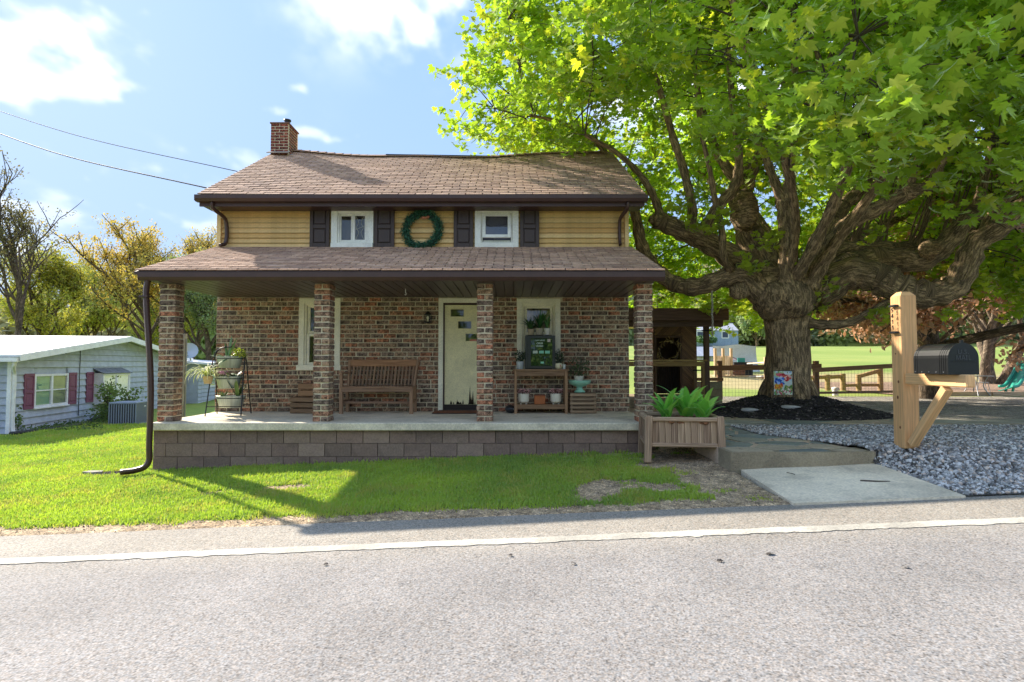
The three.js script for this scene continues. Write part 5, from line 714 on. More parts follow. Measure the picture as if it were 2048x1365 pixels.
  const R2 = rng(617), Lm = [], K = []; for (let i = 0; i < 420; i++) { const p = gnd(60 + 150 * R2(), 0 + 866 - 20 * R2()); Lm.push(mx(p.x - 0.35 * R2(), p.y + 0.1 * R2(), p.z, R2() * 2, R2() * 6, R2(), 0.6 + 0.6 * R2())); const v = 0.7 + 0.5 * R2(); K.push(col3(v, v, v)); } tag(instanced('weeds', leafSpray(5, 0.06, 0.16, 619, true), leafMat(0.12, 0.19, 0.06, 0.3), scene, Lm, K), 'dark green weeds along the foot of the grey house', 'weeds', null, 'stuff');
}
// overhead wires
for (const [a, b, l] of [[[-60, 203, 17], [474, 343, 12.2], 'thin overhead wire running to the main roof rake'], [[-60, 246, 16], [412, 376, 10.6], 'thicker sagging overhead cable fixed at the main eave']]) { const A = at(...a), B = at(...b), M = A.clone().lerp(B, 0.5).add(V(0, -0.16, 0)); tag(part('overhead_wire', tube(spline([A, M, B], 40), l[1] === 'h' && l[2] === 'i' && l[4] === ' ' ? 0.009 : 0.013, 5), S(36, 38, 46, { rough: 0.6 }), scene), l, 'wire'); }

// ================= LEAN-TO, FENCE, YARD =================
{
  const dk = wood(104, 84, 68), dk2 = wood(138, 112, 86), lt = thing('side_porch', 'dark timber side porch with flat roof behind the brick columns', 'porch', V(0, 0, 0));
  const D = 14.4, fl = 0.62, rt = at(1380, 617, 13.9).y, rb = at(1380, 641, 13.9).y, xr = at(1456, 630, 13.9).x;
  pb('roof', xr - 2.25, rt - rb - 0.1, 3.2, S(62, 52, 44, { t: 'granule' }), lt, (xr + 2.25) / 2, (rt + rb) / 2 + 0.03, -13.9 - 1.6); pb('fascia', xr - 2.25 + 0.02, rt - rb, 0.05, wood(100, 76, 60), lt, (xr + 2.25) / 2, (rt + rb) / 2, -13.88); pb('beam', at(1448, 645, 14.1).x - 2.25, 0.16, 0.12, dk, lt, (at(1448, 645, 14.1).x + 2.25) / 2, rb - 0.06, -14.2);
  for (let i = 0; i < 9; i++) pb('ceiling_board', 0.3, 0.02, 2.9, S(210, 200, 160, { t: 'grain' }), lt, 2.5 + i * 0.34, rb + 0.0, -15.6);
  const po = at(1413, 700, D).x; pb('post', 0.12, rb - 0.1, 0.12, dk, lt, po, rb / 2, -D); pb('post_bracket', 0.26, 0.03, 0.03, S(40, 38, 36), lt, po, at(1413, 662, D).y, -D + 0.07);
  pb('deck', xr - 2.3, 0.25, 2.8, wood(140, 128, 104), lt, (xr + 2.3) / 2 - 0.1, fl - 0.14, -D - 1.3);
  // end wall with diagonal boards and a dark wire-mesh opening
  const wx0 = at(1296, 700, 15.6).x, wx1 = at(1392, 700, 15.6).x, wt = rb + 0.08, ox0 = at(1310, 700, 15.6).x, ox1 = at(1361, 700, 15.6).x, ot = at(1340, 674, 15.6).y, R = rng(701), tones = [dk2, wood(154, 126, 94), wood(122, 100, 78)], wallG = thing0('end_wall', lt, 0, 0, 0);
  part('wall_backing', box(ox0 - wx0, wt - fl, 0.03), dk, wallG, (wx0 + ox0) / 2, (wt + fl) / 2, -15.62); pb('wall_backing', wx1 - ox1, wt - fl, 0.03, dk, wallG, (wx1 + ox1) / 2, (wt + fl) / 2, -15.62); pb('wall_backing', ox1 - ox0, wt - ot, 0.03, dk, wallG, (ox0 + ox1) / 2, (wt + ot) / 2, -15.62);
  const diag = (x0, x1, y0, y1, up) => { const w = x1 - x0, n = Math.floor((y1 - y0 + w) / 0.085); for (let i = 0; i < n; i++) { const s = y0 - (up ? w : 0) + i * 0.085 + 0.04; let a = [x0, s + (up ? 0 : w)], b = [x1, s + (up ? w : 0)]; a = [x0, up ? s : s]; b = [x1, up ? s + w : s - w]; const cl = (p, q) => { let [px, py] = p; if (py > y1) { const t = (y1 - q[1]) / (py - q[1]); return [lerp(q[0], px, t), y1]; } if (py < y0) { const t = (y0 - q[1]) / (py - q[1]); return [lerp(q[0], px, t), y0]; } return p; }; if ((a[1] > y1 && b[1] > y1) || (a[1] < y0 && b[1] < y0)) continue; const A = cl(a, b), B = cl(b, a); if (Math.hypot(A[0] - B[0], A[1] - B[1]) < 0.05) continue; bar('diagonal_board', V(A[0], A[1], -15.59), V(B[0], B[1], -15.59), 0.055, 0.018, pick(R, tones), wallG); } };
  diag(ox1 + 0.02, wx1, fl, wt - 0.05, false); diag(wx0, ox0, fl, wt - 0.05, true); diag(ox0, ox1, ot + 0.03, wt - 0.05, true);
  for (const x of [ox0, ox1]) pb('door_post', 0.06, ot - fl, 0.06, dk, wallG, x, (ot + fl) / 2, -15.57); pb('door_head', ox1 - ox0 + 0.1, 0.06, 0.06, dk, wallG, (ox0 + ox1) / 2, ot, -15.57);
  pb('room_back', wx1 - wx0, wt - fl, 0.05, dk, wallG, (wx0 + wx1) / 2, (wt + fl) / 2, -17); for (const x of [wx0, wx1]) pb('room_side', 0.05, wt - fl, 1.4, dk, wallG, x, (wt + fl) / 2, -16.3);
  for (let i = 0; i < 12; i++) pb('screen_wire', 0.006, at(1340, 735, 15.6).y - fl, 0.006, S(70, 74, 74), wallG, lerp(ox0, ox1, (i + 0.5) / 12), (at(1340, 735, 15.6).y + fl) / 2, -15.55);
  const ry = at(1340, 726, D).y, x1 = po; pb('handrail', x1 - 2.3, 0.04, 0.14, wood(172, 146, 92), lt, (x1 + 2.3) / 2, ry + 0.06, -D); pb('handrail', x1 - 2.3, 0.12, 0.05, wood(160, 134, 84), lt, (x1 + 2.3) / 2, ry - 0.03, -D + 0.03); pb('baluster_post', 0.1, ry - fl, 0.1, wood(150, 124, 80), lt, at(1400, 790, D).x + 0.1, (ry + fl) / 2, -D); pb('baluster_post', 0.07, ry - fl, 0.07, wood(120, 96, 66), lt, at(1392, 790, D).x, (ry + fl) / 2, -D - 0.05); pb('gate_bar', 0.3, 0.03, 0.03, S(40, 40, 40), lt, at(1398, 740, D).x, at(1398, 741, D).y, -D);
  const wr = thing('twig_wreath', 'pale twig wreath hung in the dark side porch opening', 'wreath', at(1338, 702, 15.5)), q = rng(703), br = new Acc(); for (let i = 0; i < 90; i++) { const a = q() * 6.28, r = 0.25 + 0.07 * q(); br.add(blade(0.1 + 0.06 * q(), 0.02, 0.8, 0.2, 2), mx(Math.cos(a) * r, Math.sin(a) * r, 0.02 * q(), (q() - 0.5), q() * 3, a + (q() - 0.5) * 2)); } part('twig_ring', new THREE.TorusGeometry(0.27, 0.022, 6, 28), S(88, 72, 48), wr); stuff('dried_leaves', br.geo(), S(196, 176, 116, { rough: 0.9 }), wr);
  // low block wall and gate behind
  const bw = thing('block_wall', 'low tan block wall with timber cap behind the side porch', 'wall', at(1416, 800, 15.6).setY(0.42)), bx = at(1440, 790, 15.6).x - at(1388, 790, 15.6).x; for (let r = 0; r < 3; r++) for (let i = 0; i < 2; i++) pb('block', bx / 2 - 0.006, 0.19, 0.25, S(176 - 8 * ((r + i) % 2), 158, 122, { t: 'stain', rough: 0.95 }), bw, (i - 0.5) * bx / 2, 0.1 + r * 0.2, 0); pb('timber_cap', bx + 0.05, 0.08, 0.3, wood(160, 118, 78), bw, 0, 0.66, 0);
}
{ // board fence
  const D = 17, f = thing('timber_fence', 'brown timber rail fence with wire mesh behind the big maple', 'fence', V(0, 0, 0)), m = wood(140, 104, 74), m2 = wood(158, 124, 92), pts = [[1440, D], [1632, D - 0.0], [1790, D], [1880, D + 0.5]];
  const g0 = 0.45; for (const [px, d] of [[1439, D], [1632, D], [1812, D]]) { const p = at(px, 730, d); pb('post', 0.13, 1.15, 0.13, m, f, p.x, g0 + 0.57, p.z); }
  const rail = (pa, pb_, ya, yb, h, dd, mm) => { const a = at(pa, ya, D), b = at(pb_, yb, D); bar('rail', a.add(V(0, 0, dd)), b.add(V(0, 0, dd)), h, 0.04, mm, f); const o = f.children[f.children.length - 1]; };
  rail(1418, 1640, 737, 733, 0.15, 0.09, m); rail(1622, 1880, 741, 727, 0.13, 0.09, m2); rail(1632, 1812, 786, 783, 0.07, 0.08, m2);
  const w = new Acc(); for (let i = 0; i < 60; i++) { const x = lerp(at(1422, 760, D).x, at(1812, 760, D).x, i / 59); w.box(0.005, 0.85, 0.005, x, g0 + 0.5, -D + 0.1); } for (let i = 0; i < 8; i++) w.box(at(1812, 760, D).x - at(1422, 760, D).x, 0.005, 0.005, (at(1812, 760, D).x + at(1422, 760, D).x) / 2, g0 + 0.1 + i * 0.11, -D + 0.1); const wm = part('wire_mesh', w.geo(), S(120, 118, 112, { rough: 0.5 }), f); wm.userData.kind = 'stuff';
}
{ // rustic log rail behind
  const f = thing('log_fence', 'rustic round log fence on the dry slope behind the rail fence', 'fence', V(0, 0, 0)), m = wood(172, 146, 108), P = [1656, 1687, 1718, 1762].map((px) => { const p = at(px, 790, 22); return V(p.x, 0.47, p.z); }), hs = [0.62, 0.66, 0.62, 0.85]; P.forEach((p, i) => part('log_post', tube([p, p.clone().add(V(0, hs[i], 0))], 0.1, 9, 0.05), m, f)); const q = (i, y) => P[i].clone().add(V(0, y, 0)); part('log_rail', tube([q(0, 0.5).add(V(-0.7, 0, 0)), q(1, 0.55)], 0.08, 8, 0.05), m, f); part('log_rail', tube([q(2, 0.55), q(3, 0.78)], 0.08, 8, 0.05), m, f); part('log_rail', tube([q(1, 0.2), q(2, 0.22), q(3, 0.22)], 0.06, 8, 0.05), m, f);
}
{ // play deck with stairs
  const D = 30, gY = 0.75, t = thing('play_deck', 'raised wooden play deck with stairs and grey tarpaulin behind the fence', 'deck', V(0, 0, 0)), m = wood(205, 176, 146), dkm = wood(128, 88, 76), X = (px) => at(px, 740, D).x, Y = (py) => at(1500, py, D).y;
  for (const px of [1431, 1447, 1463]) pb('post', 0.12, Y(697) - gY, 0.12, m, t, X(px), (Y(697) + gY) / 2, -D); for (const px of [1480, 1482, 1510]) pb('post', 0.14, Y(756) - gY, 0.14, m, t, X(px), (Y(756) + gY) / 2, -D - 0.3);
  pb('platform', X(1532) - X(1429), 0.14, 2.4, m, t, (X(1429) + X(1532)) / 2, Y(754), -D - 1.2); for (let i = 0; i < 9; i++) pb('wall_board', (X(1463) - X(1431)) / 9 - 0.01, Y(712) - Y(750), 0.03, wood(224, 206, 190), t, X(1431) + (i + 0.5) * (X(1463) - X(1431)) / 9, (Y(712) + Y(750)) / 2, -D - 0.05);
  for (let i = 0; i < 3; i++) pb('deck_board', X(1492) - X(1466), 0.16, 0.04, dkm, t, (X(1466) + X(1492)) / 2, Y(740) + i * 0.18 - 0.18, -D - 0.1); pb('dark_box', 1.0, 0.8, 0.6, S(40, 42, 48), t, X(1492), gY + 0.45, -D - 0.6);
  for (let i = 0; i < 6; i++) pb('stair_tread', X(1532) - X(1510), 0.06, 0.3, dkm, t, (X(1514) + X(1538)) / 2 - i * 0.02, lerp(gY + 0.15, Y(757), i / 6), -D + 1.6 - i * 0.27); for (let i = 0; i < 6; i++) pb('stair_riser', X(1532) - X(1510), 0.16, 0.03, dkm, t, (X(1514) + X(1538)) / 2 - i * 0.02, lerp(gY + 0.05, Y(757) - 0.1, i / 6), -D + 1.5 - i * 0.27);
  for (const dx of [-0.35, 0.42]) for (const dy of [0.15, 0.85]) bar('stair_rail', V(X(1510) + dx, Y(745) + dy - 0.4, -D - 0.1), V(X(1520) + dx + 0.35, gY + dy, -D + 1.7), 0.07, 0.07, wood(206, 196, 186), t); pb('newel_post', 0.12, 1.1, 0.12, m, t, X(1506), gY + 0.55, -D + 1.5);
  const tp = new THREE.PlaneGeometry(X(1560) - X(1464), 2.1, 24, 10), p = tp.attributes.position; for (let i = 0; i < p.count; i++) p.setZ(i, 0.12 * Math.sin(p.getX(i) * 3 + p.getY(i)) + 0.25 * (p.getY(i) / 1.05) ** 2); tp.computeVertexNormals(); tag(part('grey_tarpaulin', tp, S(205, 208, 214, { t: 'grain', rough: 0.5 }), scene, (X(1464) + X(1560)) / 2, Y(728), -D - 2.6, -0.4), 'pale grey tarpaulin draped behind the wooden play deck', 'tarpaulin');
  const tr = thing('trampoline_frame', 'dark pink arched play frame on the play deck', 'play frame', V(X(1478), Y(742), -D - 1.5)), pk = S(140, 96, 120, { rough: 0.5 }); for (const z of [-0.4, 0.4]) part('arch', tube(spline([V(-0.45, 0, z), V(-0.3, 0.6, z), V(0.0, 0.72, z), V(0.35, 0.6, z), V(0.55, 0, z)], 20), 0.025, 6), pk, tr); for (const x of [-0.3, 0.05, 0.35]) bar('cross_bar', V(x, 0.62, -0.4), V(x, 0.62, 0.4), 0.03, 0.03, pk, tr);
  const tc = thing('plastic_chair', 'small teal plastic chair on the play deck', 'chair', V(X(1494), Y(752), -D - 0.5)), tm = S(70, 160, 150, { rough: 0.5 }); pb('seat', 0.4, 0.05, 0.4, tm, tc, 0, 0.4, 0); pb('backrest', 0.4, 0.5, 0.05, tm, tc, 0, 0.7, -0.2, -0.12); for (const a of [-1, 1]) for (const b of [-1, 1]) pb('leg', 0.05, 0.4, 0.05, tm, tc, a * 0.17, 0.2, b * 0.17);
}
function barn(name, label, px0, px1, yb, yw, yr, d, wallC, roofC, wins) {
  const A = at(px0, yb, d), B = at(px1, yb, d), wy = at(px0, yw, d).y, ry = at(px0, yr, d + 2.5).y, w = B.x - A.x, t = thing(name, label, 'barn', V(A.x, A.y, A.z)), m = S(...wallC, { t: 'grain', rough: 0.7 }), rm = S(...roofC, { t: 'grain', rough: 0.7 });
  part('wall', prism([[-5, -1], [0, -1], [0, wy - A.y], [-2.5, ry - A.y - 0.1], [-5, wy - A.y]], w), m, t, 0, 0, 0, 0, Math.PI / 2, 0).position.set(0, 0, 0); const wl = t.children[0]; wl.rotation.set(0, -Math.PI / 2, 0); wl.position.set(w, 0, 0);
  const n = Math.max(4, Math.round(w / 1.2)); for (let i = 0; i < n; i++) pb('wall_panel', w / n - 0.04, wy - A.y + 0.8, 0.04, m, t, (i + 0.5) * w / n, (wy - A.y - 0.8) / 2, 0.02);
  const rs = Math.atan2(ry - wy, 2.5), k = Math.round(w / 0.8); for (let i = 0; i < k; i++) pb('roof_sheet', w / k * 1.02 + 0.02, 0.06, 2.75 / Math.cos(rs), rm, t, (i + 0.5) * w / k, (wy + ry) / 2 - A.y + 0.02 + 0.01 * (i % 2), -1.2, rs); pb('rear_roof', w + 0.3, 0.06, 2.75 / Math.cos(rs), rm, t, w / 2, (wy + ry) / 2 - A.y, -3.8, -rs);
  for (const [f, s] of wins) { const g = thing0('window', t, w * f, (wy - A.y) * 0.55, 0.05); for (const q of [-1, 1]) { pb('frame', 0.16, s, 0.08, white, g, q * s / 2, 0, 0); pb('frame', s, 0.16, 0.07, white, g, 0, q * s / 2, 0); } pb('pane', s, s, 0.03, S(60, 66, 76, { rough: 0.1 }), g, 0, 0, 0); }
  return t;
}
barn('blue_barn', 'blue grey barn with pale roof and two small windows on the hillside', 1392, 1477, 681, 661, 648, 95, [150, 166, 186], [178, 178, 184], [[0.1, 1.1], [0.69, 1.1]]);
barn('metal_shed', 'low shed with ribbed grey metal roof behind the play deck', 1385, 1457, 745, 713, 696, 42, [188, 184, 176], [140, 148, 164], [[0.2, 0.5]]);
{ const R = rng(751), Lm = [], K = []; for (let i = 0; i < 200; i++) { const p = at(1392 + 36 * R(), 679 + 3 * R(), 94); Lm.push(mx(p.x, p.y, p.z + R() * 1.5, R() * 2, R() * 6, 0, 0.8 + 0.5 * R())); K.push(col3(0.9, 1, 1)); } tag(instanced('barn_shrubbery', leafSpray(6, 0.3, 0.7, 752, true), leafMat(0.12, 0.20, 0.07, 0.3), scene, Lm, K), 'dark green planting at the foot of the blue grey barn', 'shrubbery', null, 'stuff'); }
{ // play area on the far side of the drive
  const p = gnd(2036, 786), s = thing('play_slide', 'teal plastic slide at the edge of the mulched play area', 'slide', p), m = S(44, 150, 130, { rough: 0.4 }), P = spline([V(-0.75, 0.16, 0.35), V(-0.45, 0.2, 0.25), V(-0.05, 0.55, 0.1), V(0.5, 1.15, -0.1), V(0.8, 1.3, -0.15)], 20);
  const bed = new Acc(); for (let i = 0; i < P.length - 1; i++) { const a = P[i], b = P[i + 1], l = a.distanceTo(b), q = between(a, b); bed.add(box(0.03, l * 1.06, 0.55, 0.004), q); } part('chute', bed.geo(), m, s); for (const z of [-0.28, 0.28]) part('side_rail', tube(P.map((v) => v.clone().add(V(0, 0.09, z))), 0.06, 6), m, s); for (const z of [-0.25, 0.25]) bar('leg', V(-0.6, 0, 0.3 + z * 0.6), V(-0.55, 0.2, 0.3 + z * 0.6), 0.06, 0.06, m, s); for (const z of [-0.4, 0.1]) bar('support', V(0.8, 0, z), V(0.8, 1.35, z), 0.08, 0.08, wood(150, 120, 88), s); pb('top_platform', 0.7, 0.06, 0.8, wood(160, 130, 96), s, 1.1, 1.25, -0.15);
  struct('play_mulch', sheet(30, 20, 13.5, 36, 19.8, 27.5, (x, d) => G(x, d) + 0.03, (x, d) => { const n = fbm(x * 1.5, d * 1.5, 761, 3); return [0.20 + 0.14 * n, 0.13 + 0.09 * n, 0.085 + 0.06 * n]; }), mat(1, 1, 1, { t: 'soil', vc: true, rough: 1 }), 'brown wood chip play area beyond the drive', 'play area');
  const b = thing('timber_edging', 'long pale timber edging in front of the wood chip play area', 'edging', V(0, 0, 0)); for (let i = 0; i < 7; i++) { const x = 13.6 + i * 3; bar('timber', groundAt(x, 19.75, 0.07), groundAt(x + 2.95, 19.75, 0.07), 0.14, 0.14, wood(200, 178, 156), b); }
  const tp = gnd(1952, 792), tb = thing('patio_table', 'round wire patio table in the wood chip play area', 'table', tp), wm = S(170, 172, 176, { rough: 0.4, metal: 0.4 }); part('tabletop', lathe([[0.001, 0.7], [0.5, 0.7], [0.52, 0.69], [0.5, 0.67], [0.001, 0.67]], 24), wm, tb); for (let i = 0; i < 4; i++) { const a = i * 1.57 + 0.5; part('leg', tube(spline([V(Math.cos(a) * 0.36, 0.68, Math.sin(a) * 0.36), V(Math.cos(a) * 0.22, 0.35, Math.sin(a) * 0.22), V(Math.cos(a) * 0.4, 0, Math.sin(a) * 0.4)], 10), 0.018, 6), wm, tb); }
  for (const [px, py, l] of [[1848, 776, 'white wire chair beside the mailbox post, across the drive'], [1965, 788, 'white wire chair standing by the patio table']]) { const c = thing('wire_chair', l, 'chair', gnd(px, py), 0.6); part('seat', lathe([[0.001, 0.42], [0.2, 0.43], [0.21, 0.41], [0.001, 0.4]], 16), wm, c); part('backrest', tube(spline([V(-0.19, 0.42, -0.12), V(-0.2, 0.8, -0.22), V(0, 0.9, -0.26), V(0.2, 0.8, -0.22), V(0.19, 0.42, -0.12)], 16), 0.014, 5), wm, c); for (const a of [-1, 1]) for (const z of [-1, 1]) bar('leg', V(a * 0.14, 0.41, z * 0.14), V(a * 0.2, 0, z * 0.2), 0.02, 0.02, wm, c); }
  const bn = gnd(2034, 758), be = thing('green_toy_bench', 'dark green toy bench above the teal slide', 'bench', bn), gm = S(46, 96, 62, { rough: 0.6 }); pb('seat', 0.8, 0.06, 0.35, gm, be, 0, 0.4, 0); pb('backrest', 0.8, 0.3, 0.05, gm, be, 0, 0.65, -0.18); for (const a of [-1, 1]) pb('leg', 0.06, 0.4, 0.32, gm, be, a * 0.35, 0.2, 0);
  const wp = thing('vent_pipe', 'short white capped pipe on the grass behind the fence', 'pipe', V(at(1671, 790, 19).x, 0.45, -19)); part('pipe', tube([V(0, 0, 0), V(0, 0.22, 0)], 0.09, 10), white, wp); part('cap', lathe([[0.11, 0.2], [0.11, 0.26], [0.0, 0.29]], 12), white, wp);
}

// ================= ON THE PORCH =================
const PX = (px, py, d) => at(px, py, d);
function onSlab(px, d) { return V(at(px, 780, d).x, SLAB + 0.001, -d); }
{ // evergreen wreath on the siding
  const c = at(844, 460, 10.62), w = thing('evergreen_wreath', 'round evergreen wreath hung on tan siding between the shutters', 'wreath', c), R = rng(801), ac = [new Acc(), new Acc()];
  const g = blade(0.085, 0.012, 0.5, 0.3, 2); for (let i = 0; i < 2600; i++) { const a = R() * 6.28, b = R() * 6.28, r = 0.315 + 0.075 * Math.cos(b) * Math.sqrt(R()), z = 0.075 * Math.sin(b) * Math.sqrt(R()); ac[i & 1].add(g, mx(Math.cos(a) * r, Math.sin(a) * r, z, (R() - 0.5) * 2.6, R() * 6.28, a + (R() - 0.5) * 2)); }
  part('wire_ring', new THREE.TorusGeometry(0.315, 0.04, 8, 36), S(30, 52, 40), w); stuff('needles', ac[0].geo(), S(38, 88, 62, { rough: 0.8 }), w); stuff('pale_needles', ac[1].geo(), S(66, 116, 90, { rough: 0.8 }), w);
  const bt = new Acc(); bt.add(new THREE.SphereGeometry(0.035, 8, 6), mx(-0.02, 0, 0, 0, 0, 0, [1.4, 0.8, 0.5])).add(new THREE.SphereGeometry(0.035, 8, 6), mx(0.05, 0.01, 0, 0, 0, 0.3, [1.3, 0.7, 0.5])); part('rust_bow', bt.geo(), S(176, 110, 76), w, 0.06, 0.215, 0.06);
}
{ // slatted bench
  const a = onSlab(679, 10.2), b = onSlab(826, 10.2), L = b.x - a.x, t = thing('porch_bench', 'slatted brown wooden bench against the brick wall by the door', 'bench', V((a.x + b.x) / 2, SLAB, -10.2)), m = wood(152, 122, 98), m2 = wood(136, 110, 90), sy = at(750, 775, 10.2).y - SLAB, ty = at(750, 720, 10.6).y - SLAB;
  for (let i = 0; i < 5; i++) pb('seat_slat', L - 0.02, 0.028, 0.085, m, t, 0, sy + 0.002 * (i % 2), 0.0 - i * 0.092, 0, 0, 0, 0.006);
  pb('apron', L - 0.06, 0.07, 0.025, m2, t, 0, sy - 0.05, 0.02); pb('apron', L - 0.06, 0.07, 0.025, m2, t, 0, sy - 0.05, -0.38);
  for (const s of [-1, 1]) { pb('leg', 0.06, sy, 0.06, m, t, s * (L / 2 - 0.03), sy / 2, 0.0); bar('leg', V(s * (L / 2 - 0.03), 0, -0.42), V(s * (L / 2 - 0.03), sy, -0.36), 0.055, 0.055, m, t); bar('back_post', V(s * (L / 2 - 0.05), sy, -0.37), V(s * (L / 2 - 0.02) + 0.03, ty, -0.455), 0.05, 0.045, m, t); pb('side_rail', 0.035, 0.05, 0.36, m2, t, s * (L / 2 - 0.03), sy * 0.45, -0.2); }
  pb('stretcher', L - 0.1, 0.04, 0.03, m2, t, 0, sy * 0.42, -0.05); bar('arm_post', V(-L / 2 + 0.03, sy, 0.0), V(-L / 2 + 0.02, sy + 0.25, -0.02), 0.05, 0.05, m, t); bar('arm_rest', V(-L / 2 + 0.02, sy + 0.25, 0.03), V(-L / 2 + 0.02, sy + 0.25, -0.4), 0.06, 0.03, m, t); 
  pb('top_rail', L - 0.02 + 0.04, 0.13, 0.03, wood(166, 124, 92), t, 0.03, ty - 0.06, -0.445, -0.12, 0, 0, 0.008);
  const n = 18; for (let i = 0; i < n; i++) { const x = -L / 2 + 0.11 + i * (L - 0.2) / (n - 1); bar('back_slat', V(x, sy + 0.02, -0.375), V(x + 0.025, ty - 0.12, -0.438), 0.035, 0.016, i % 3 ? m2 : m, t); }
}
function crate(label, x, z, w, h, d, c, rows, y = SLAB, turn = 0) {
  const t = thing('wooden_crate', label, 'crate', V(x, y, z), turn, null), R = rng(Math.round(x * 97 + y * 31)), sl = h / rows; for (let r = 0; r < rows; r++) for (const s of [-1, 1]) { const q = 0.9 + 0.2 * R(), m = wood(c[0] * q, c[1] * q, c[2] * q); pb('side_slat', w, sl - 0.022, 0.012, m, t, 0, sl * (r + 0.5), s * (d / 2 - 0.006), 0, 0, (R() - 0.5) * 0.015); pb('end_slat', 0.014, sl - 0.012, d - 0.03, m, t, s * (w / 2 - 0.012), sl * (r + 0.5), 0); }
  pb('bottom_board', w - 0.03, 0.012, d - 0.03, wood(...c), t, 0, 0.012, 0); for (const a of [-1, 1]) for (const b of [-1, 1]) pb('corner_post', 0.03, h - 0.02, 0.03, wood(...c), t, a * (w / 2 - 0.03), h / 2, b * (d / 2 - 0.03)); return t;
}
crate('dark slatted crate at the bottom of the stack under the window', onSlab(613, 10.35).x, -10.4, 0.5, 0.30, 0.36, [128, 104, 80], 3);
crate('weathered crate on top of the dark crate under the window', onSlab(618, 10.35).x + 0.02, -10.42, 0.40, 0.24, 0.3, [150, 118, 88], 2, SLAB + 0.302, 0.08);
crate('grey slatted crate holding the mint green bowl', onSlab(1165, 10.35).x, -10.42, at(1191, 800, 10.3).x - at(1139, 800, 10.3).x, at(1165, 786, 10.25).y - SLAB, 0.4, [142, 122, 100], 5);
{ const t = thing('door_mat', 'brown bristle doormat in front of the cream door', 'mat', V((door[0] + door[1]) / 2 - 0.06, SLAB + 0.001, -10.38)), R = rng(821), br = new Acc(); pb('backing', 0.95, 0.012, 0.42, S(60, 44, 34), t, 0, 0.006, 0); for (let i = 0; i < 900; i++) br.box(0.012, 0.02, 0.012, (R() - 0.5) * 0.93, 0.02, (R() - 0.5) * 0.4, R() * 0.4, R() * 3, R() * 0.4, 0.001); stuff('bristles', br.geo(), S(128, 84, 58, { rough: 1 }), t); }
// console table
const TBL = (() => {
  const a = onSlab(1028, 10.25), b = onSlab(1136, 10.25), L = b.x - a.x, t = thing('console_table', 'narrow brown wooden table with a lower shelf under the window', 'table', V((a.x + b.x) / 2, SLAB, -10.4)), m = wood(150, 120, 92), m2 = wood(134, 108, 84), H = at(1080, 739, 10.25).y - SLAB, sh = at(1080, 810, 10.3).y - SLAB;
  for (let i = 0; i < 3; i++) pb('top_board', L + 0.04, 0.028, 0.125, m, t, 0, H - 0.014, -0.13 + i * 0.13); for (const x of [-1, 1]) for (const z of [-1, 1]) pb('leg', 0.05, H - 0.03, 0.05, m, t, x * (L / 2 - 0.03), (H - 0.03) / 2, z * 0.15); for (const z of [-1, 1]) { pb('apron', L - 0.11, 0.09, 0.02, m2, t, 0, H - 0.075, z * 0.15); pb('shelf_rail', L - 0.11, 0.07, 0.022, m2, t, 0, sh - 0.04, z * 0.15); } for (let i = 0; i < 3; i++) pb('shelf_board', L - 0.06, 0.02, 0.1, m, t, 0, sh - 0.005, -0.11 + i * 0.11);
  return { x: (a.x + b.x) / 2, H: SLAB + H, sh: SLAB + sh + 0.006, L };
})();
{ // glass-fronted mini fridge
  const x0 = at(1054, 690, 10.3).x, x1 = at(1108, 690, 10.3).x, h = at(1080, 671, 10.35).y - TBL.H, w = x1 - x0, t = thing('mini_fridge', 'black glass fronted mini fridge with white lettering on the table', 'fridge', V((x0 + x1) / 2, TBL.H + 0.001, -10.42)), bk = S(30, 34, 34, { rough: 0.35 });
  pb('cabinet', w, h, 0.3, bk, t, -0.03, h / 2, -0.04, 0, 0, 0, 0.01); const dr = thing0('door', t, 0.02, h / 2, 0.13), fw = 0.05; for (const s of [-1, 1]) { pb('door_frame', fw, h - 0.02, 0.03, bk, dr, s * (w / 2 - fw / 2), 0, 0); pb('door_frame', w - 2 * fw, fw, 0.03, bk, dr, 0, s * (h / 2 - 0.01 - fw / 2), 0); }
  pb('pane', w - 2 * fw, h - 2 * fw - 0.02, 0.006, S(22, 46, 32, { rough: 0.04, coat: 1 }), dr, 0, 0, 0.004);
  const wm = S(210, 222, 214, { rough: 0.5 }), txt = new Acc(); txt.add(lettering('ENJOY SOME', 0.022, 0.001), mx(-0.035, h / 2 - 0.10, 0.008)).add(lettering('COLD', 0.032, 0.001), mx(-0.035, h / 2 - 0.15, 0.008)).add(lettering('DRINKS', 0.026, 0.001), mx(-0.035, h / 2 - 0.2, 0.008)); part('lettering', txt.geo(), wm, dr);
  for (let i = 0; i < 3; i++) pb('card', 0.085, 0.05, 0.002, i ? S(140, 205, 175) : S(190, 200, 180), dr, -0.115 + i * 0.11, 0.0, 0.009); pb('card', 0.06, 0.035, 0.002, S(150, 215, 180), dr, 0.01, -0.19, 0.009); pb('card', 0.055, 0.055, 0.002, S(206, 190, 182), dr, 0.13, h / 2 - 0.1, 0.009); pb('handle', 0.015, 0.2, 0.03, bk, dr, w / 2 - 0.02, 0, 0.03);
}
function pot(name, label, cat, p, prof, m, k = 20) { const t = thing(name, label, cat, p); part('pot', lathe(prof, k), m, t); const top = prof.reduce((a, q) => (q[1] > a[1] ? q : a)); part('soil', lathe([[0.001, top[1] - 0.015], [top[0] * 0.93, top[1] - 0.018]], 14), S(58, 46, 38, { t: 'soil', rough: 1 }), t); return t; }
const cup = (r0, r1, h, th = 0.008) => [[0.001, 0], [r0, 0], [r1, h], [r1 - th, h], [r0 - th, th], [0.001, th]];
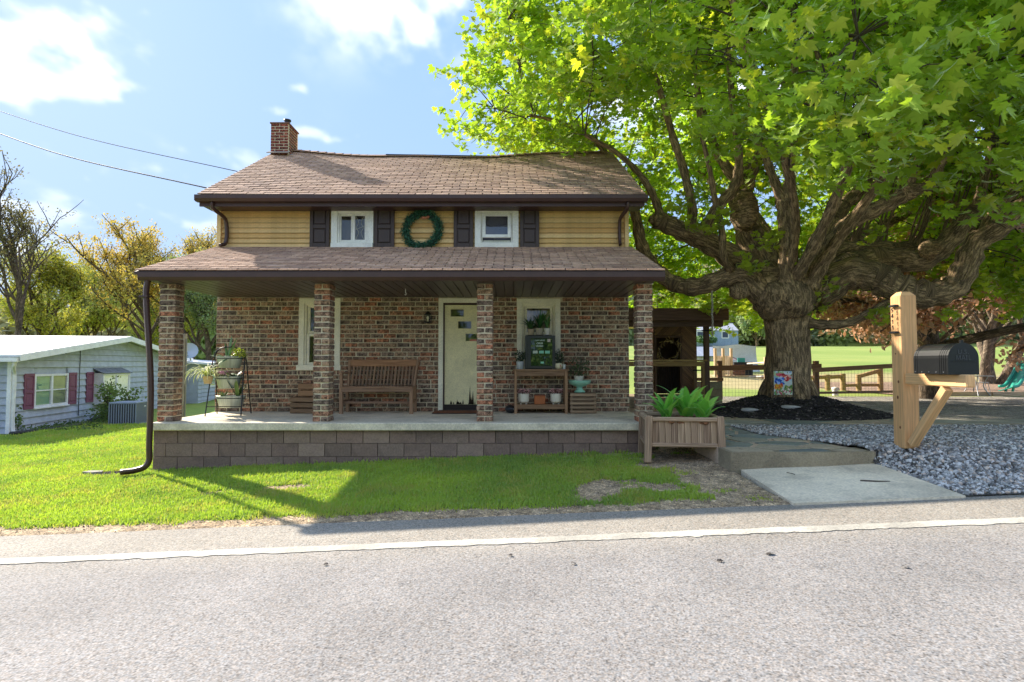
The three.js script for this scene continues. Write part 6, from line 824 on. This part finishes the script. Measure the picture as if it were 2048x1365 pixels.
function strap(t, n, len, wid, c, seed, y, spreadA = 1, bend = 1) { const R = rng(seed), ms = [S(...c, { rough: 0.55 }), S(c[0] * 0.8, c[1] * 0.85, c[2] * 0.8, { rough: 0.55 }), S(c[0] * 1.15, c[1] * 1.12, c[2] * 1.05, { rough: 0.55 })]; for (let i = 0; i < n; i++) part('leaf', blade(len * (0.65 + 0.5 * R()), wid * (0.8 + 0.4 * R()), bend * (0.3 + R()), 0.35, 6), ms[i % 3], t, 0, y, 0, 0.05 + spreadA * 0.7 * R(), R() * 6.28, 0); }
function bushy(t, n, r, h, size, c, seed, y, name = 'foliage') { const R = rng(seed), a = new Acc(), g = blade(size, size * 0.55, 0.7, 0.2, 2); for (let i = 0; i < n; i++) { const th = R() * 6.28, q = Math.sqrt(R()) * r, yy = y + R() * h * (1 - 0.4 * q / r); a.add(g, mx(Math.cos(th) * q, yy, Math.sin(th) * q, 0.4 + R() * 1.4, R() * 6.28, 0)); } stuff(name, a.geo(), leafMat(...C_(...c), 0.25), t); const st = new Acc(); for (let i = 0; i < 6; i++) { const th = i * 1.05, q = r * 0.5; st.add(tube([V(0, y - 0.02, 0), V(Math.cos(th) * q * 0.5, y + h * 0.45, Math.sin(th) * q * 0.5), V(Math.cos(th) * q, y + h * 0.8, Math.sin(th) * q)], 0.004, 4)); } part('stem', st.geo(), S(84, 84, 54), t); }
{
  const fx = (px) => at(px, 690, 10.4).x, topY = at(1080, 671, 10.4).y + 0.002; // plants on the fridge
  let t = pot('potted_plant', 'dark spiky plant in a tan pot on the fridge', 'plant', V(fx(1062), topY, -10.42), cup(0.05, 0.062, 0.11), S(176, 158, 132, { t: 'grain' })); strap(t, 22, 0.27, 0.03, [52, 84, 44], 831, 0.1, 1);
  t = pot('potted_plant', 'tall leafy plant in a grey pot at the middle of the fridge top', 'plant', V(fx(1079), topY, -10.42), cup(0.062, 0.075, 0.125), S(168, 158, 140, { t: 'grain' })); strap(t, 26, 0.36, 0.034, [46, 96, 40], 832, 0.11, 0.95);
  t = pot('potted_plant', 'slim green plant in a white dotted pot on the fridge', 'plant', V(fx(1092) + 0.02, topY, -10.40), cup(0.042, 0.06, 0.125), S(216, 212, 200, { t: 'grain' })); strap(t, 10, 0.3, 0.026, [70, 116, 56], 833, 0.11, 0.6);
  t = pot('potted_plant', 'bushy plant in a pale grey pot beside the fridge, nearer the door', 'plant', V(fx(1040), TBL.H + 0.001, -10.36), cup(0.055, 0.07, 0.14), S(176, 180, 178, { t: 'grain' })); bushy(t, 160, 0.10, 0.24, 0.05, [62, 88, 56], 834, 0.13);
  t = pot('potted_plant', 'trailing plant in a round cream pot beside the fridge', 'plant', V(fx(1116), TBL.H + 0.001, -10.34), [[0.001, 0], [0.055, 0], [0.075, 0.05], [0.075, 0.085], [0.066, 0.11], [0.058, 0.11], [0.06, 0.02], [0.001, 0.02]], S(222, 212, 178, { rough: 0.4 })); bushy(t, 150, 0.11, 0.30, 0.06, [60, 84, 52], 835, 0.1); pb('red_mark', 0.014, 0.035, 0.004, S(190, 84, 70), t, 0.03, 0.06, 0.071);
  tag(part('white_cup', lathe(cup(0.024, 0.03, 0.085, 0.004), 14), S(206, 210, 206, { rough: 0.4 }), scene, fx(1127), TBL.H + 0.001, -10.3), 'small white cup at the table end beside the cream pot', 'cup');
  for (const [px, l, sd] of [[1047, 'footed white pot of pink flowers beside the orange tin', 841], [1111, 'dimpled footed white pot of pink flowers by the table leg', 842]]) { const p = V(fx(px), TBL.sh, -10.36), q = pot('flower_pot', l, 'flower pot', p, [[0.001, 0.025], [0.075, 0.025], [0.10, 0.06], [0.10, 0.195], [0.092, 0.195], [0.09, 0.06], [0.001, 0.04]], S(222, 216, 196, { rough: 0.4 })); for (let i = 0; i < 3; i++) { const a = i * 2.09 + 0.5; part('foot', lathe([[0.016, 0], [0.02, 0.03], [0.001, 0.03]], 8), S(216, 210, 190), q, Math.cos(a) * 0.055, 0, Math.sin(a) * 0.055); } const R = rng(sd), fl = new Acc(); for (let i = 0; i < 120; i++) { const a = R() * 6.28, r = 0.13 * Math.sqrt(R()); fl.add(blade(0.03, 0.026, 0.6, 0.2, 2), mx(Math.cos(a) * r, 0.20 + 0.10 * R() * (1 - r * 3), Math.sin(a) * r, R() * 2, R() * 6, R())); } stuff('blossom', fl.geo(), S(222, 170, 166, { rough: 0.8 }), q); const lf = new Acc(); for (let i = 0; i < 90; i++) { const a = R() * 6.28, r = 0.13 * Math.sqrt(R()); lf.add(blade(0.04, 0.02, 0.6, 0.2, 2), mx(Math.cos(a) * r, 0.185 + 0.07 * R(), Math.sin(a) * r, R() * 2, R() * 6, R())); } stuff('foliage', lf.geo(), S(98, 60, 52), q); }
  const bx = thing('orange_tin', 'square rust orange tin between the two white flower pots', 'tin', V(fx(1079), TBL.sh, -10.36)), om = S(176, 98, 44, { t: 'stain', rough: 0.5 }); pb('body', 0.2, 0.15, 0.14, om, bx, 0, 0.075, 0, 0, 0, 0, 0.008); pb('rim', 0.21, 0.02, 0.15, S(140, 74, 36, { rough: 0.5 }), bx, 0, 0.158, 0);
  const bl = thing('black_bag', 'black bag lying on the porch floor beside the table leg', 'bag', onSlab(1021, 10.35)); const sg = new THREE.SphereGeometry(1, 20, 14), sp = sg.attributes.position; for (let i = 0; i < sp.count; i++) { const v = V().fromBufferAttribute(sp, i), n = 0.85 + 0.3 * vn3(v.x * 2 + 5, v.y * 2 + 5, v.z * 2 + 5, 3); sp.setXYZ(i, v.x * 0.1 * n, Math.max(-0.07, v.y * 0.075 * n), v.z * 0.12 * n); } sg.computeVertexNormals(); part('bag_body', sg, S(34, 34, 38, { rough: 0.4 }), bl, 0, 0.071, 0); bar('strap', V(-0.02, 0.12, 0.06), V(0.06, 0.07, 0.1), 0.03, 0.008, S(200, 200, 196), bl);
  const cy = at(1165, 786, 10.3).y + 0.001, bw = thing('pedestal_bowl', 'mint green pedestal bowl standing on the slatted crate', 'bowl', V(at(1160, 780, 10.35).x, cy, -10.4)); part('bowl', lathe([[0.001, 0.012], [0.05, 0.0], [0.10, 0.0], [0.10, 0.02], [0.055, 0.06], [0.05, 0.10], [0.12, 0.125], [0.19, 0.165], [0.205, 0.22], [0.195, 0.22], [0.18, 0.17], [0.11, 0.135], [0.001, 0.125]], 32), S(150, 205, 178, { rough: 0.35 }), bw);
  t = pot('potted_plant', 'airy leafy plant in a white pot inside the mint bowl', 'plant', V(at(1158, 780, 10.35).x, cy + 0.132, -10.4), cup(0.06, 0.088, 0.17), S(226, 222, 208, { rough: 0.4 })); bushy(t, 320, 0.22, 0.40, 0.055, [88, 108, 66], 845, 0.16);
}
{ // tiered plant stand with three galvanised tubs
  const c = onSlab(458, 10.0), t = thing('plant_stand', 'black folding iron plant stand at the sunny porch end', 'plant stand', c, 0.12), bk = S(34, 32, 32, { rough: 0.4 }), H = at(458, 697, 10.0).y - SLAB, hw = 0.27;
  for (const z of [-1, 1]) part('frame', tube(spline([V(-hw - 0.02, 0, z * 0.26), V(-hw + 0.0, H * 0.5, z * 0.13), V(-hw + 0.03, H - 0.1, z * 0.02), V(-hw + 0.12, H, 0), V(hw - 0.12, H, 0), V(hw - 0.03, H - 0.1, z * 0.02), V(hw, H * 0.5, z * 0.13), V(hw + 0.02, 0, z * 0.26)], 50), 0.011, 6), bk, t); for (const [y, z] of [[0.16, 0.22], [0.16, -0.22]]) bar('cross_bar', V(-hw - 0.01, y, z), V(hw + 0.01, y, z), 0.014, 0.014, bk, t);
  const galv = S(170, 178, 164, { t: 'stain', rough: 0.45, metal: 0.25 }), tiers = [[0.13, 0.31, 0.02, 'lowest'], [0.47, 0.28, 0.0, 'middle'], [0.82, 0.29, -0.02, 'highest']], info = [];
  for (const [y, w, z, nm] of tiers) { const p = V(c.x + (nm === 'lowest' ? 0.05 : 0.0), SLAB + y, -10.0 + z + 0.02), tb = thing('galvanised_tub', `oval galvanised tub on the ${nm} tier of the plant stand`, 'tub', p), g = lathe([[0.001, 0], [0.19, 0], [0.25, 0.19], [0.265, 0.2], [0.255, 0.21], [0.235, 0.19], [0.18, 0.015], [0.001, 0.015]], 36); g.scale(w / 0.31, 1, 0.5); part('tub_body', g, galv, tb); const rg = new THREE.TorusGeometry(0.25, 0.007, 6, 40); rg.rotateX(Math.PI / 2); rg.scale(w / 0.31, 1, 0.5); part('band', rg, bk, tb, 0, 0.165, 0); const so = lathe([[0.001, 0.175], [0.22, 0.175]], 24); so.scale(w / 0.31, 1, 0.5); part('soil', so, S(120, 104, 92, { t: 'soil' }), tb); for (const s of [-1, 1]) bar('hook', V(s * 0.22, 0.15, 0), V(s * (hw - 0.02), 0.17, 0), 0.01, 0.01, bk, tb); info.push(p); }
  const pl = (label, cat, p, f, nm = 'potted_plant') => { const q = thing(nm, label, cat, p); f(q); return q; };
  pl('large aloe with long pointed leaves in the highest tub', 'plant', info[2].clone().add(V(-0.02, 0.17, 0.02)), (q) => { const m = S(118, 150, 104, { rough: 0.5 }); for (const [rx, ry, l] of [[0.12, 3.0, 0.42], [0.35, 1.3, 0.40], [0.2, 4.3, 0.3], [1.7, 0.1, 0.42], [1.3, 4.9, 0.30], [0.8, 1.9, 0.26], [1.2, 5.9, 0.28], [0.6, 3.9, 0.2]]) part('leaf', blade(l, 0.055, 0.25, 0.45, 6), m, q, 0, 0, 0, rx, ry, 0); });
  pl('bright yellow green bushy plant in the highest tub', 'plant', info[2].clone().add(V(0.17, 0.17, 0.02)), (q) => bushy(q, 240, 0.12, 0.2, 0.05, [190, 205, 60], 851, 0));
  pl('pink flowering succulent in the middle tub', 'plant', info[1].clone().add(V(-0.09, 0.17, 0.02)), (q) => { bushy(q, 60, 0.08, 0.06, 0.05, [96, 120, 72], 852, 0); const R = rng(853), a = new Acc(); for (let i = 0; i < 90; i++) a.add(blade(0.03, 0.022, 0.5, 0.2, 2), mx((R() - 0.5) * 0.13, 0.07 + 0.05 * R(), (R() - 0.5) * 0.1, R() * 2, R() * 6, 0)); stuff('blossom', a.geo(), S(206, 150, 186), q); });
  pl('dark leaved arching plant in the middle tub', 'plant', info[1].clone().add(V(0.14, 0.17, 0.03)), (q) => strap(q, 9, 0.26, 0.075, [64, 92, 62], 854, 0, 1.4, 1.6));
  pl('small spiky succulent in the lowest tub', 'plant', info[0].clone().add(V(-0.12, 0.17, 0.02)), (q) => strap(q, 16, 0.17, 0.03, [112, 138, 88], 855, 0, 1.4, 0.5));
  pl('snake plant with broad upright leaves in the lowest tub', 'plant', info[0].clone().add(V(0.13, 0.17, 0.02)), (q) => strap(q, 9, 0.36, 0.06, [86, 112, 58], 856, 0, 0.7, 0.3));
  const h = at(408, 755, 9.85), sp = thing('spider_plant', 'hanging spider plant with long pale striped leaves on the plant stand', 'plant', V(h.x + 0.08, h.y - 0.02, -9.82)), R = rng(861), ms = [leafMat(0.62, 0.66, 0.36, 0.35), leafMat(0.74, 0.74, 0.56, 0.35), leafMat(0.5, 0.58, 0.16, 0.35)]; part('pot', lathe(cup(0.06, 0.085, 0.13), 18), S(190, 168, 120, { rough: 0.8 }), sp, 0, -0.09, 0);
  for (let i = 0; i < 64; i++) part('leaf', blade(0.3 + 0.3 * R(), 0.02 + 0.008 * R(), 2.1 + 0.9 * R(), 0.35, 8), ms[i % 3], sp, (R() - 0.5) * 0.06, 0.02, (R() - 0.5) * 0.06, 0.15 + 0.5 * R(), R() * 6.28, 0); bar('hanger', V(0, 0.03, 0), V(0.06, 0.36, -0.06), 0.006, 0.006, S(150, 96, 60), sp);
}
{ const p = at(811, 578, 9.4), w = thing('ceiling_hook', 'small white hook under the dark porch ceiling', 'hook', V(p.x, CEIL, p.z)); part('shank', tube([V(0, 0, 0), V(0, -0.07, 0)], 0.006, 6), white, w); part('hook_curl', tube(spline([V(0, -0.07, 0), V(0.015, -0.09, 0), V(0, -0.105, 0), V(-0.015, -0.095, 0)], 10), 0.006, 6), white, w); }

// ================= IN FRONT =================
{ // timber planter with ferns
  const A = V(1.9, 0.19, -7.7), W2 = 0.98, D2 = 0.8, turn = -0.12, H = 0.63, t = thing('timber_planter', 'weathered timber planter box on legs in front of the porch end', 'planter', V(A.x + W2 / 2 - 0.02, G(2.4, 8) - 0.0, -8.1), turn), m = wood(158, 134, 112), m2 = wood(144, 120, 100), m3 = wood(170, 146, 122), R = rng(871);
  for (const x of [-1, 1]) for (const z of [-1, 1]) bar('leg', V(x * (W2 / 2 + 0.0), 0, z * (D2 / 2 + 0.01)), V(x * (W2 / 2 - 0.025), H, z * (D2 / 2 - 0.01)), 0.095, 0.095, z > 0 ? m : m2, t, 0.012);
  for (const z of [-1, 1]) { pb('top_rail', W2 - 0.12, 0.055, 0.075, m3, t, 0, H - 0.045, z * (D2 / 2 - 0.0), 0, 0, 0, 0.012); pb('bottom_rail', W2 - 0.1, 0.055, 0.06, m, t, 0, 0.24, z * (D2 / 2 - 0.0), 0, 0, 0, 0.01); const n = 10; for (let i = 0; i < n; i++) pb('plank', (W2 - 0.13) / n - 0.004, H - 0.31, 0.022, [m, m2, m3][Math.floor(R() * 3)], t, -(W2 - 0.13) / 2 + (i + 0.5) * (W2 - 0.13) / n, 0.265 + (H - 0.33) / 2, z * (D2 / 2 - 0.012)); }
  for (const x of [-1, 1]) { pb('top_rail', 0.075, 0.055, D2 - 0.13, m3, t, x * (W2 / 2 - 0.01), H - 0.045, 0, 0, 0, 0, 0.012); pb('bottom_rail', 0.06, 0.055, D2 - 0.1, m, t, x * (W2 / 2 - 0.005), 0.24, 0, 0, 0, 0, 0.01); const n = 8; for (let i = 0; i < n; i++) pb('plank', 0.022, H - 0.31, (D2 - 0.12) / n - 0.004, [m, m2, m3][Math.floor(R() * 3)], t, x * (W2 / 2 - 0.017), 0.265 + (H - 0.33) / 2, -(D2 - 0.12) / 2 + (i + 0.5) * (D2 - 0.12) / n); }
  pb('soil', W2 - 0.12, 0.2, D2 - 0.1, S(72, 54, 42, { t: 'soil', rough: 1 }), t, 0, H - 0.2, 0);
  const lg = new Acc(); for (let i = 0; i < 70; i++) { const g = new THREE.IcosahedronGeometry(0.03 + 0.02 * R(), 1); lg.add(uvBox(g), mx((R() - 0.5) * 0.5 + 0.05, H - 0.09 + 0.03 * R(), (R() - 0.2) * 0.5, R(), R(), 0, [1.3, 0.6, 1])); } stuff('bark_chunks', lg.geo(), S(140, 96, 66, { t: 'soil', rough: 1 }), t);
  // ferns
  const frond = (len, seed) => { const q = rng(seed), a = new Acc(), n = 20, sp = []; let y = 0, z = 0, an = 0.15; for (let i = 0; i <= n; i++) { sp.push(V(0, y, z)); an += 1.25 / n * (i / n + 0.35); y += Math.cos(an) * len / n; z += Math.sin(an) * len / n; } a.add(tube(sp, sp.map((_, i) => 0.004 * (1 - i / n * 0.8)), 4, 0, 1, false)); for (let i = 2; i <= n; i++) { const l = 0.062 * Math.pow(Math.sin(Math.PI * (0.18 + 0.8 * i / n)), 0.8), tq = Math.atan2(sp[i].z - sp[i - 1].z, sp[i].y - sp[i - 1].y); for (const s of [-1, 1]) for (const h of [0, 0.5]) { const p = sp[i].clone().lerp(sp[i - 1], h), g = blade(l * (0.9 + 0.2 * q()), 0.015, 0.3, 0.25, 2); a.add(g, new THREE.Matrix4().makeTranslation(p.x, p.y, p.z).multiply(new THREE.Matrix4().makeRotationX(tq)).multiply(new THREE.Matrix4().makeRotationZ(-s * 1.15))); } } return a.geo(); };
  const fr = [frond(0.48, 1), frond(0.4, 2), frond(0.33, 3)], fm = [leafMat(0.30, 0.70, 0.09, 0.4), leafMat(0.22, 0.60, 0.08, 0.4), leafMat(0.38, 0.75, 0.10, 0.4)];
  const fern = (l, x, z, n, s, seed) => { const q = rng(seed), o = thing('fern', l, 'fern', V(0, 0, 0).copy(t.position).add(V(x, H - 0.1, z))); for (let i = 0; i < n; i++) { const f = part('frond', fr[i % 3], fm[Math.floor(q() * 3)], o, (q() - 0.5) * 0.06, 0, (q() - 0.5) * 0.06, (q() - 0.35) * 0.7, i * 2.4 + q() * 0.5, (q() - 0.5) * 0.2); f.scale.setScalar(s * (0.8 + 0.35 * q())); } };
  fern('bright green fern at the porch corner of the planter', -0.2, 0.02, 18, 1.08, 881); fern('tallest bright green fern in the middle of the planter', 0.1, 0.0, 20, 1.25, 882); fern('low spreading green fern at the patio corner of the planter', 0.3, 0.1, 18, 1.02, 883);
}
{ // mailbox on a heavy post
  const x0 = 4.87, d0 = 7.1, gy = 0.50, top = at(1804, 583, 7.15).y, pw = 0.2, p = thing('mailbox_post', 'heavy square cedar post with a braced arm beside the stone step', 'post', V(x0 + pw / 2, gy - 0.05, -d0 - pw / 2)), m = wood(216, 170, 118, { t: 'woodS' }), m2 = wood(226, 182, 130, { t: 'woodS' }), H = top - gy + 0.05;
  const g = [[0, 0]].length && box(pw, H - 0.06, pw, 0.008); part('upright', g, m, p, 0, (H - 0.06) / 2, 0);
  { const c = new THREE.CylinderGeometry(pw * 0.36, pw * 0.7071 - 0.006, 0.055, 4, 1); c.rotateY(Math.PI / 4); part('chamfered_top', uvBox(c.toNonIndexed()), m, p, 0, H - 0.06 + 0.0275, 0); p.children[1].geometry.computeVertexNormals(); }
  const ay = 1.385 - gy + 0.05, az0 = pw / 2, al = 0.98, ax = -pw / 2 + 0.03 + 0.05; pb('arm', 0.1, 0.14, al, m2, p, ax, ay - 0.07, az0 + al / 2 - 0.02, 0, 0, 0, 0.012);
  bar('brace', V(ax, 0.06, az0 + 0.03), V(ax, ay - 0.16, az0 + 0.62), 0.095, 0.09, m2, p, 0.006);
  const kn = new Acc(); for (const [x, y, z, s] of [[-pw / 2 - 0.0005, H * 0.42, 0.02, 1], [-pw / 2 - 0.0005, H * 0.32, 0.0, 1.1], [-pw / 2 - 0.0005, H * 0.6, -0.02, 0.6], [-pw / 2 - 0.0005, H * 0.13, 0.03, 0.9]]) kn.add(new THREE.SphereGeometry(0.016, 10, 8), mx(x, y, z, 0, 0, 0, [0.12, s * 1.2, s])); part('knot', kn.geo(), S(120, 74, 46), p);
  // number plate on the left face: clear panel between two black brackets
  const n = thing('number_plate', 'clear house number panel held by black brackets on the cedar post', 'number plate', V(x0 - 0.03, at(1786, 639, 7.2).y, -d0 - 0.1), -Math.PI / 2), bk = S(30, 30, 34, { rough: 0.4 }), hh = at(1786, 612, 7.2).y - at(1786, 665, 7.2).y; for (const s of [-1, 1]) pb('bracket', 0.12, 0.025, 0.05, bk, n, 0, s * hh / 2, -0.004); part('panel', box(0.1, hh, 0.004, 0.001), glass, n, 0, 0, 0.005); ['5', '4', '1', '1'].forEach((c, i) => { part('numeral', lettering(c, 0.055, 0.006), bk, n, 0, hh / 2 - 0.055 - i * (hh - 0.075) / 3.6, 0.008); });
  // mailbox
  const w = 0.33, h = 0.34, l = 0.53, b = thing('mailbox', 'large black metal mailbox on the cedar arm', 'mailbox', V(x0 + 0.08, 1.388, -6.78)), bm = S(34, 36, 38, { t: 'grain', rough: 0.32, metal: 0.3 }), sh = []; for (let i = 0; i <= 16; i++) { const a = Math.PI * i / 16; sh.push([Math.cos(a) * w / 2, h - w / 2 + Math.sin(a) * w / 2]); } const outline = [[-w / 2, 0], [w / 2, 0], ...sh];
  const shell = (s, L) => { const o = outline.map(([x, y]) => [x * s, (y - h / 2) * s + h / 2]); const gg = new THREE.ExtrudeGeometry(new THREE.Shape(o.map(([x, y]) => new THREE.Vector2(x, y))), { depth: L, bevelEnabled: false }); return uvBox(gg); };
  part('body', shell(1, l), bm, b); for (const z of [0.02, 0.05, l - 0.13, l - 0.10, l - 0.07, l - 0.04]) part('rib', shell(1.02, 0.012), bm, b, 0, 0, z); part('door', shell(1.03, 0.012), bm, b, 0, 0, l); const dr = b.children[b.children.length - 1]; part('lettering', lettering('U.S.', 0.05, 0.004), S(62, 64, 68, { rough: 0.3, metal: 0.3 }), dr, 0, h * 0.72, 0.012); part('lettering', lettering('MAIL', 0.05, 0.004), S(62, 64, 68, { rough: 0.3, metal: 0.3 }), dr, 0, h * 0.54, 0.012); pb('door_ridge', w * 0.8, 0.012, 0.008, bm, dr, 0, h * 0.42, 0.014); pb('latch', 0.03, 0.05, 0.03, bm, b, 0, h + 0.012, l - 0.01); for (let i = 0; i < 5; i++) part('rivet', new THREE.SphereGeometry(0.006, 6, 5), S(150, 150, 150, { rough: 0.3, metal: 0.6 }), b, -w / 2 - 0.003, 0.02, 0.03 + i * 0.11);
}
{ // garden flag by the trunk
  const p = at(1567, 792, 11.6), f = thing('garden_flag', 'small colourful painted garden flag in the mulch before the maple', 'flag', V(p.x, p.y - 0.12, p.z)), w = 0.37, h = 0.48, cv = document.createElement('canvas'); cv.width = 192; cv.height = 256; const c = cv.getContext('2d'), R = rng(891); c.fillStyle = '#c9d6cf'; c.fillRect(0, 0, 192, 256); const blob = (x, y, rx, ry, col, n) => { for (let i = 0; i < n; i++) { c.fillStyle = col[Math.floor(R() * col.length)]; c.beginPath(); c.ellipse(x + (R() - 0.5) * rx * 1.6, y + (R() - 0.5) * ry * 1.6, 6 + R() * rx * 0.35, 5 + R() * ry * 0.35, R() * 3, 0, 6.3); c.fill(); } };
  blob(96, 40, 100, 40, ['#8fb4d8', '#dfe6ea', '#7aa36a', '#b9cf9a'], 60); blob(55, 40, 30, 14, ['#d8405a', '#e8637a'], 18); blob(140, 70, 50, 34, ['#c22f33', '#a8232b', '#e05a4a', '#f0c8b8'], 50); blob(60, 110, 46, 36, ['#2f5fc0', '#3f78d8', '#224090', '#9fc2f0'], 60); blob(50, 170, 44, 30, ['#e0a020', '#f0c040', '#d2542a'], 44); blob(150, 190, 44, 34, ['#7a9a4a', '#c9b27a', '#4f7a3a'], 44); blob(96, 230, 100, 24, ['#b8c8b0', '#e6dcc6', '#6f9a5a', '#c05a6a'], 60);
  const tx = new THREE.CanvasTexture(cv); tx.colorSpace = THREE.SRGBColorSpace; const pg = new THREE.PlaneGeometry(w, h, 10, 12), q = pg.attributes.position; for (let i = 0; i < q.count; i++) q.setZ(i, 0.008 * Math.sin(q.getX(i) * 16) * (0.5 - q.getY(i) / h)); pg.computeVertexNormals(); part('banner', pg, new THREE.MeshStandardMaterial({ map: tx, roughness: 0.8, side: THREE.DoubleSide }), f, 0, 0.1 + h / 2 + 0.04, 0); const bk = S(30, 30, 30, { rough: 0.5 }); bar('stake', V(w / 2 + 0.03, 0, -0.01), V(w / 2 + 0.03, h + 0.16, -0.01), 0.012, 0.012, bk, f); bar('cross_arm', V(-w / 2, h + 0.145, -0.01), V(w / 2 + 0.03, h + 0.145, -0.01), 0.012, 0.012, bk, f); bar('stake', V(-w / 2 - 0.02, 0, -0.01), V(-w / 2 - 0.02, 0.14, -0.01), 0.01, 0.01, bk, f);
}
// small litter
{ const a = V(3.86, padTop(3.86, 6.33) + 0.012, -6.36), b = V(4.14, padTop(4.1, 6.3) + 0.012, -6.28); tag(part('fallen_stick', tube(spline([a, a.clone().lerp(b, 0.5).add(V(0, 0, 0.02)), b], 8), [0.008, 0.01, 0.01, 0.009, 0.009, 0.008, 0.007, 0.006, 0.004], 6, 0.1), S(92, 82, 70), scene), 'thin dark stick lying on the concrete pad', 'stick');
  const c = V(3.28, padTop(3.28, 6.8) + 0.008, -6.85); tag(part('fallen_twig', tube(spline([c, c.clone().add(V(0.03, 0, 0.05)), c.clone().add(V(0.04, 0, 0.12))], 6), 0.004, 5), S(84, 76, 66), scene), 'tiny curved twig on the concrete pad by the step', 'twig');
  for (const [px, py, s, l] of [[1543, 1111, 0.05, 'dark curled leaf on the road, largest of the scattered ones'], [1439, 1124, 0.035, 'small dark leaf on the road beside the largest one'], [1812, 1138, 0.035, 'narrow dark leaf on the road below the gravel'], [1023, 1113, 0.03, 'tiny dark leaf on the road near the white line'], [1146, 1131, 0.03, 'tiny dark leaf on the road in front of the planter'], [653, 1131, 0.03, 'tiny dark leaf on the road in front of the lawn']]) { const r = ray(px, py); let d = 4; for (let i = 0; i < 30; i++) d = (roadY(r.x * d) - CAM) / r.y; tag(part('fallen_leaf', mapleLeaf(s, px, 0.5), S(52, 46, 44, { rough: 0.9 }), scene, r.x * d, roadY(r.x * d) + 0.018, -d, -1.45, px, 0), l, 'leaf'); }
  for (const [x, d, l] of [[5.0, 12.0, 'pale flat stone lying on the mulch mound'], [5.75, 11.8, 'small white stone on the mulch below the flag']]) { const g = mergeVertices(new THREE.IcosahedronGeometry(0.12, 2).deleteAttribute('uv').deleteAttribute('normal')), q = g.attributes.position; for (let i = 0; i < q.count; i++) { const n = 0.8 + 0.4 * vn3(q.getX(i) * 14 + 5, q.getY(i) * 14 + 5, q.getZ(i) * 14 + 5, 7); q.setXYZ(i, q.getX(i) * 1.6 * n, q.getY(i) * 0.35 * n, q.getZ(i) * n); } g.computeVertexNormals(); tag(part('mulch_stone', g, S(196, 192, 186, { rough: 0.8 }), scene, x, moundY(x, d) - 0.01, -d), l, 'stone'); }
  const sp = thing('splash_stone', 'pale flat stone in the mulch behind the downspout', 'stone', V(-6.35, G(-6.35, 8.7) + 0.02, -8.7)); part('stone', slabOn([[-0.14, -0.05], [0.02, -0.09], [0.15, -0.03], [0.1, 0.07], [-0.1, 0.06]], 0.03, -0.02), concrete(150, 146, 134), sp);
}

scene.traverse((o) => { if (o.isMesh) { o.castShadow = true; o.receiveShadow = true; } });
renderer.render(scene, camera);
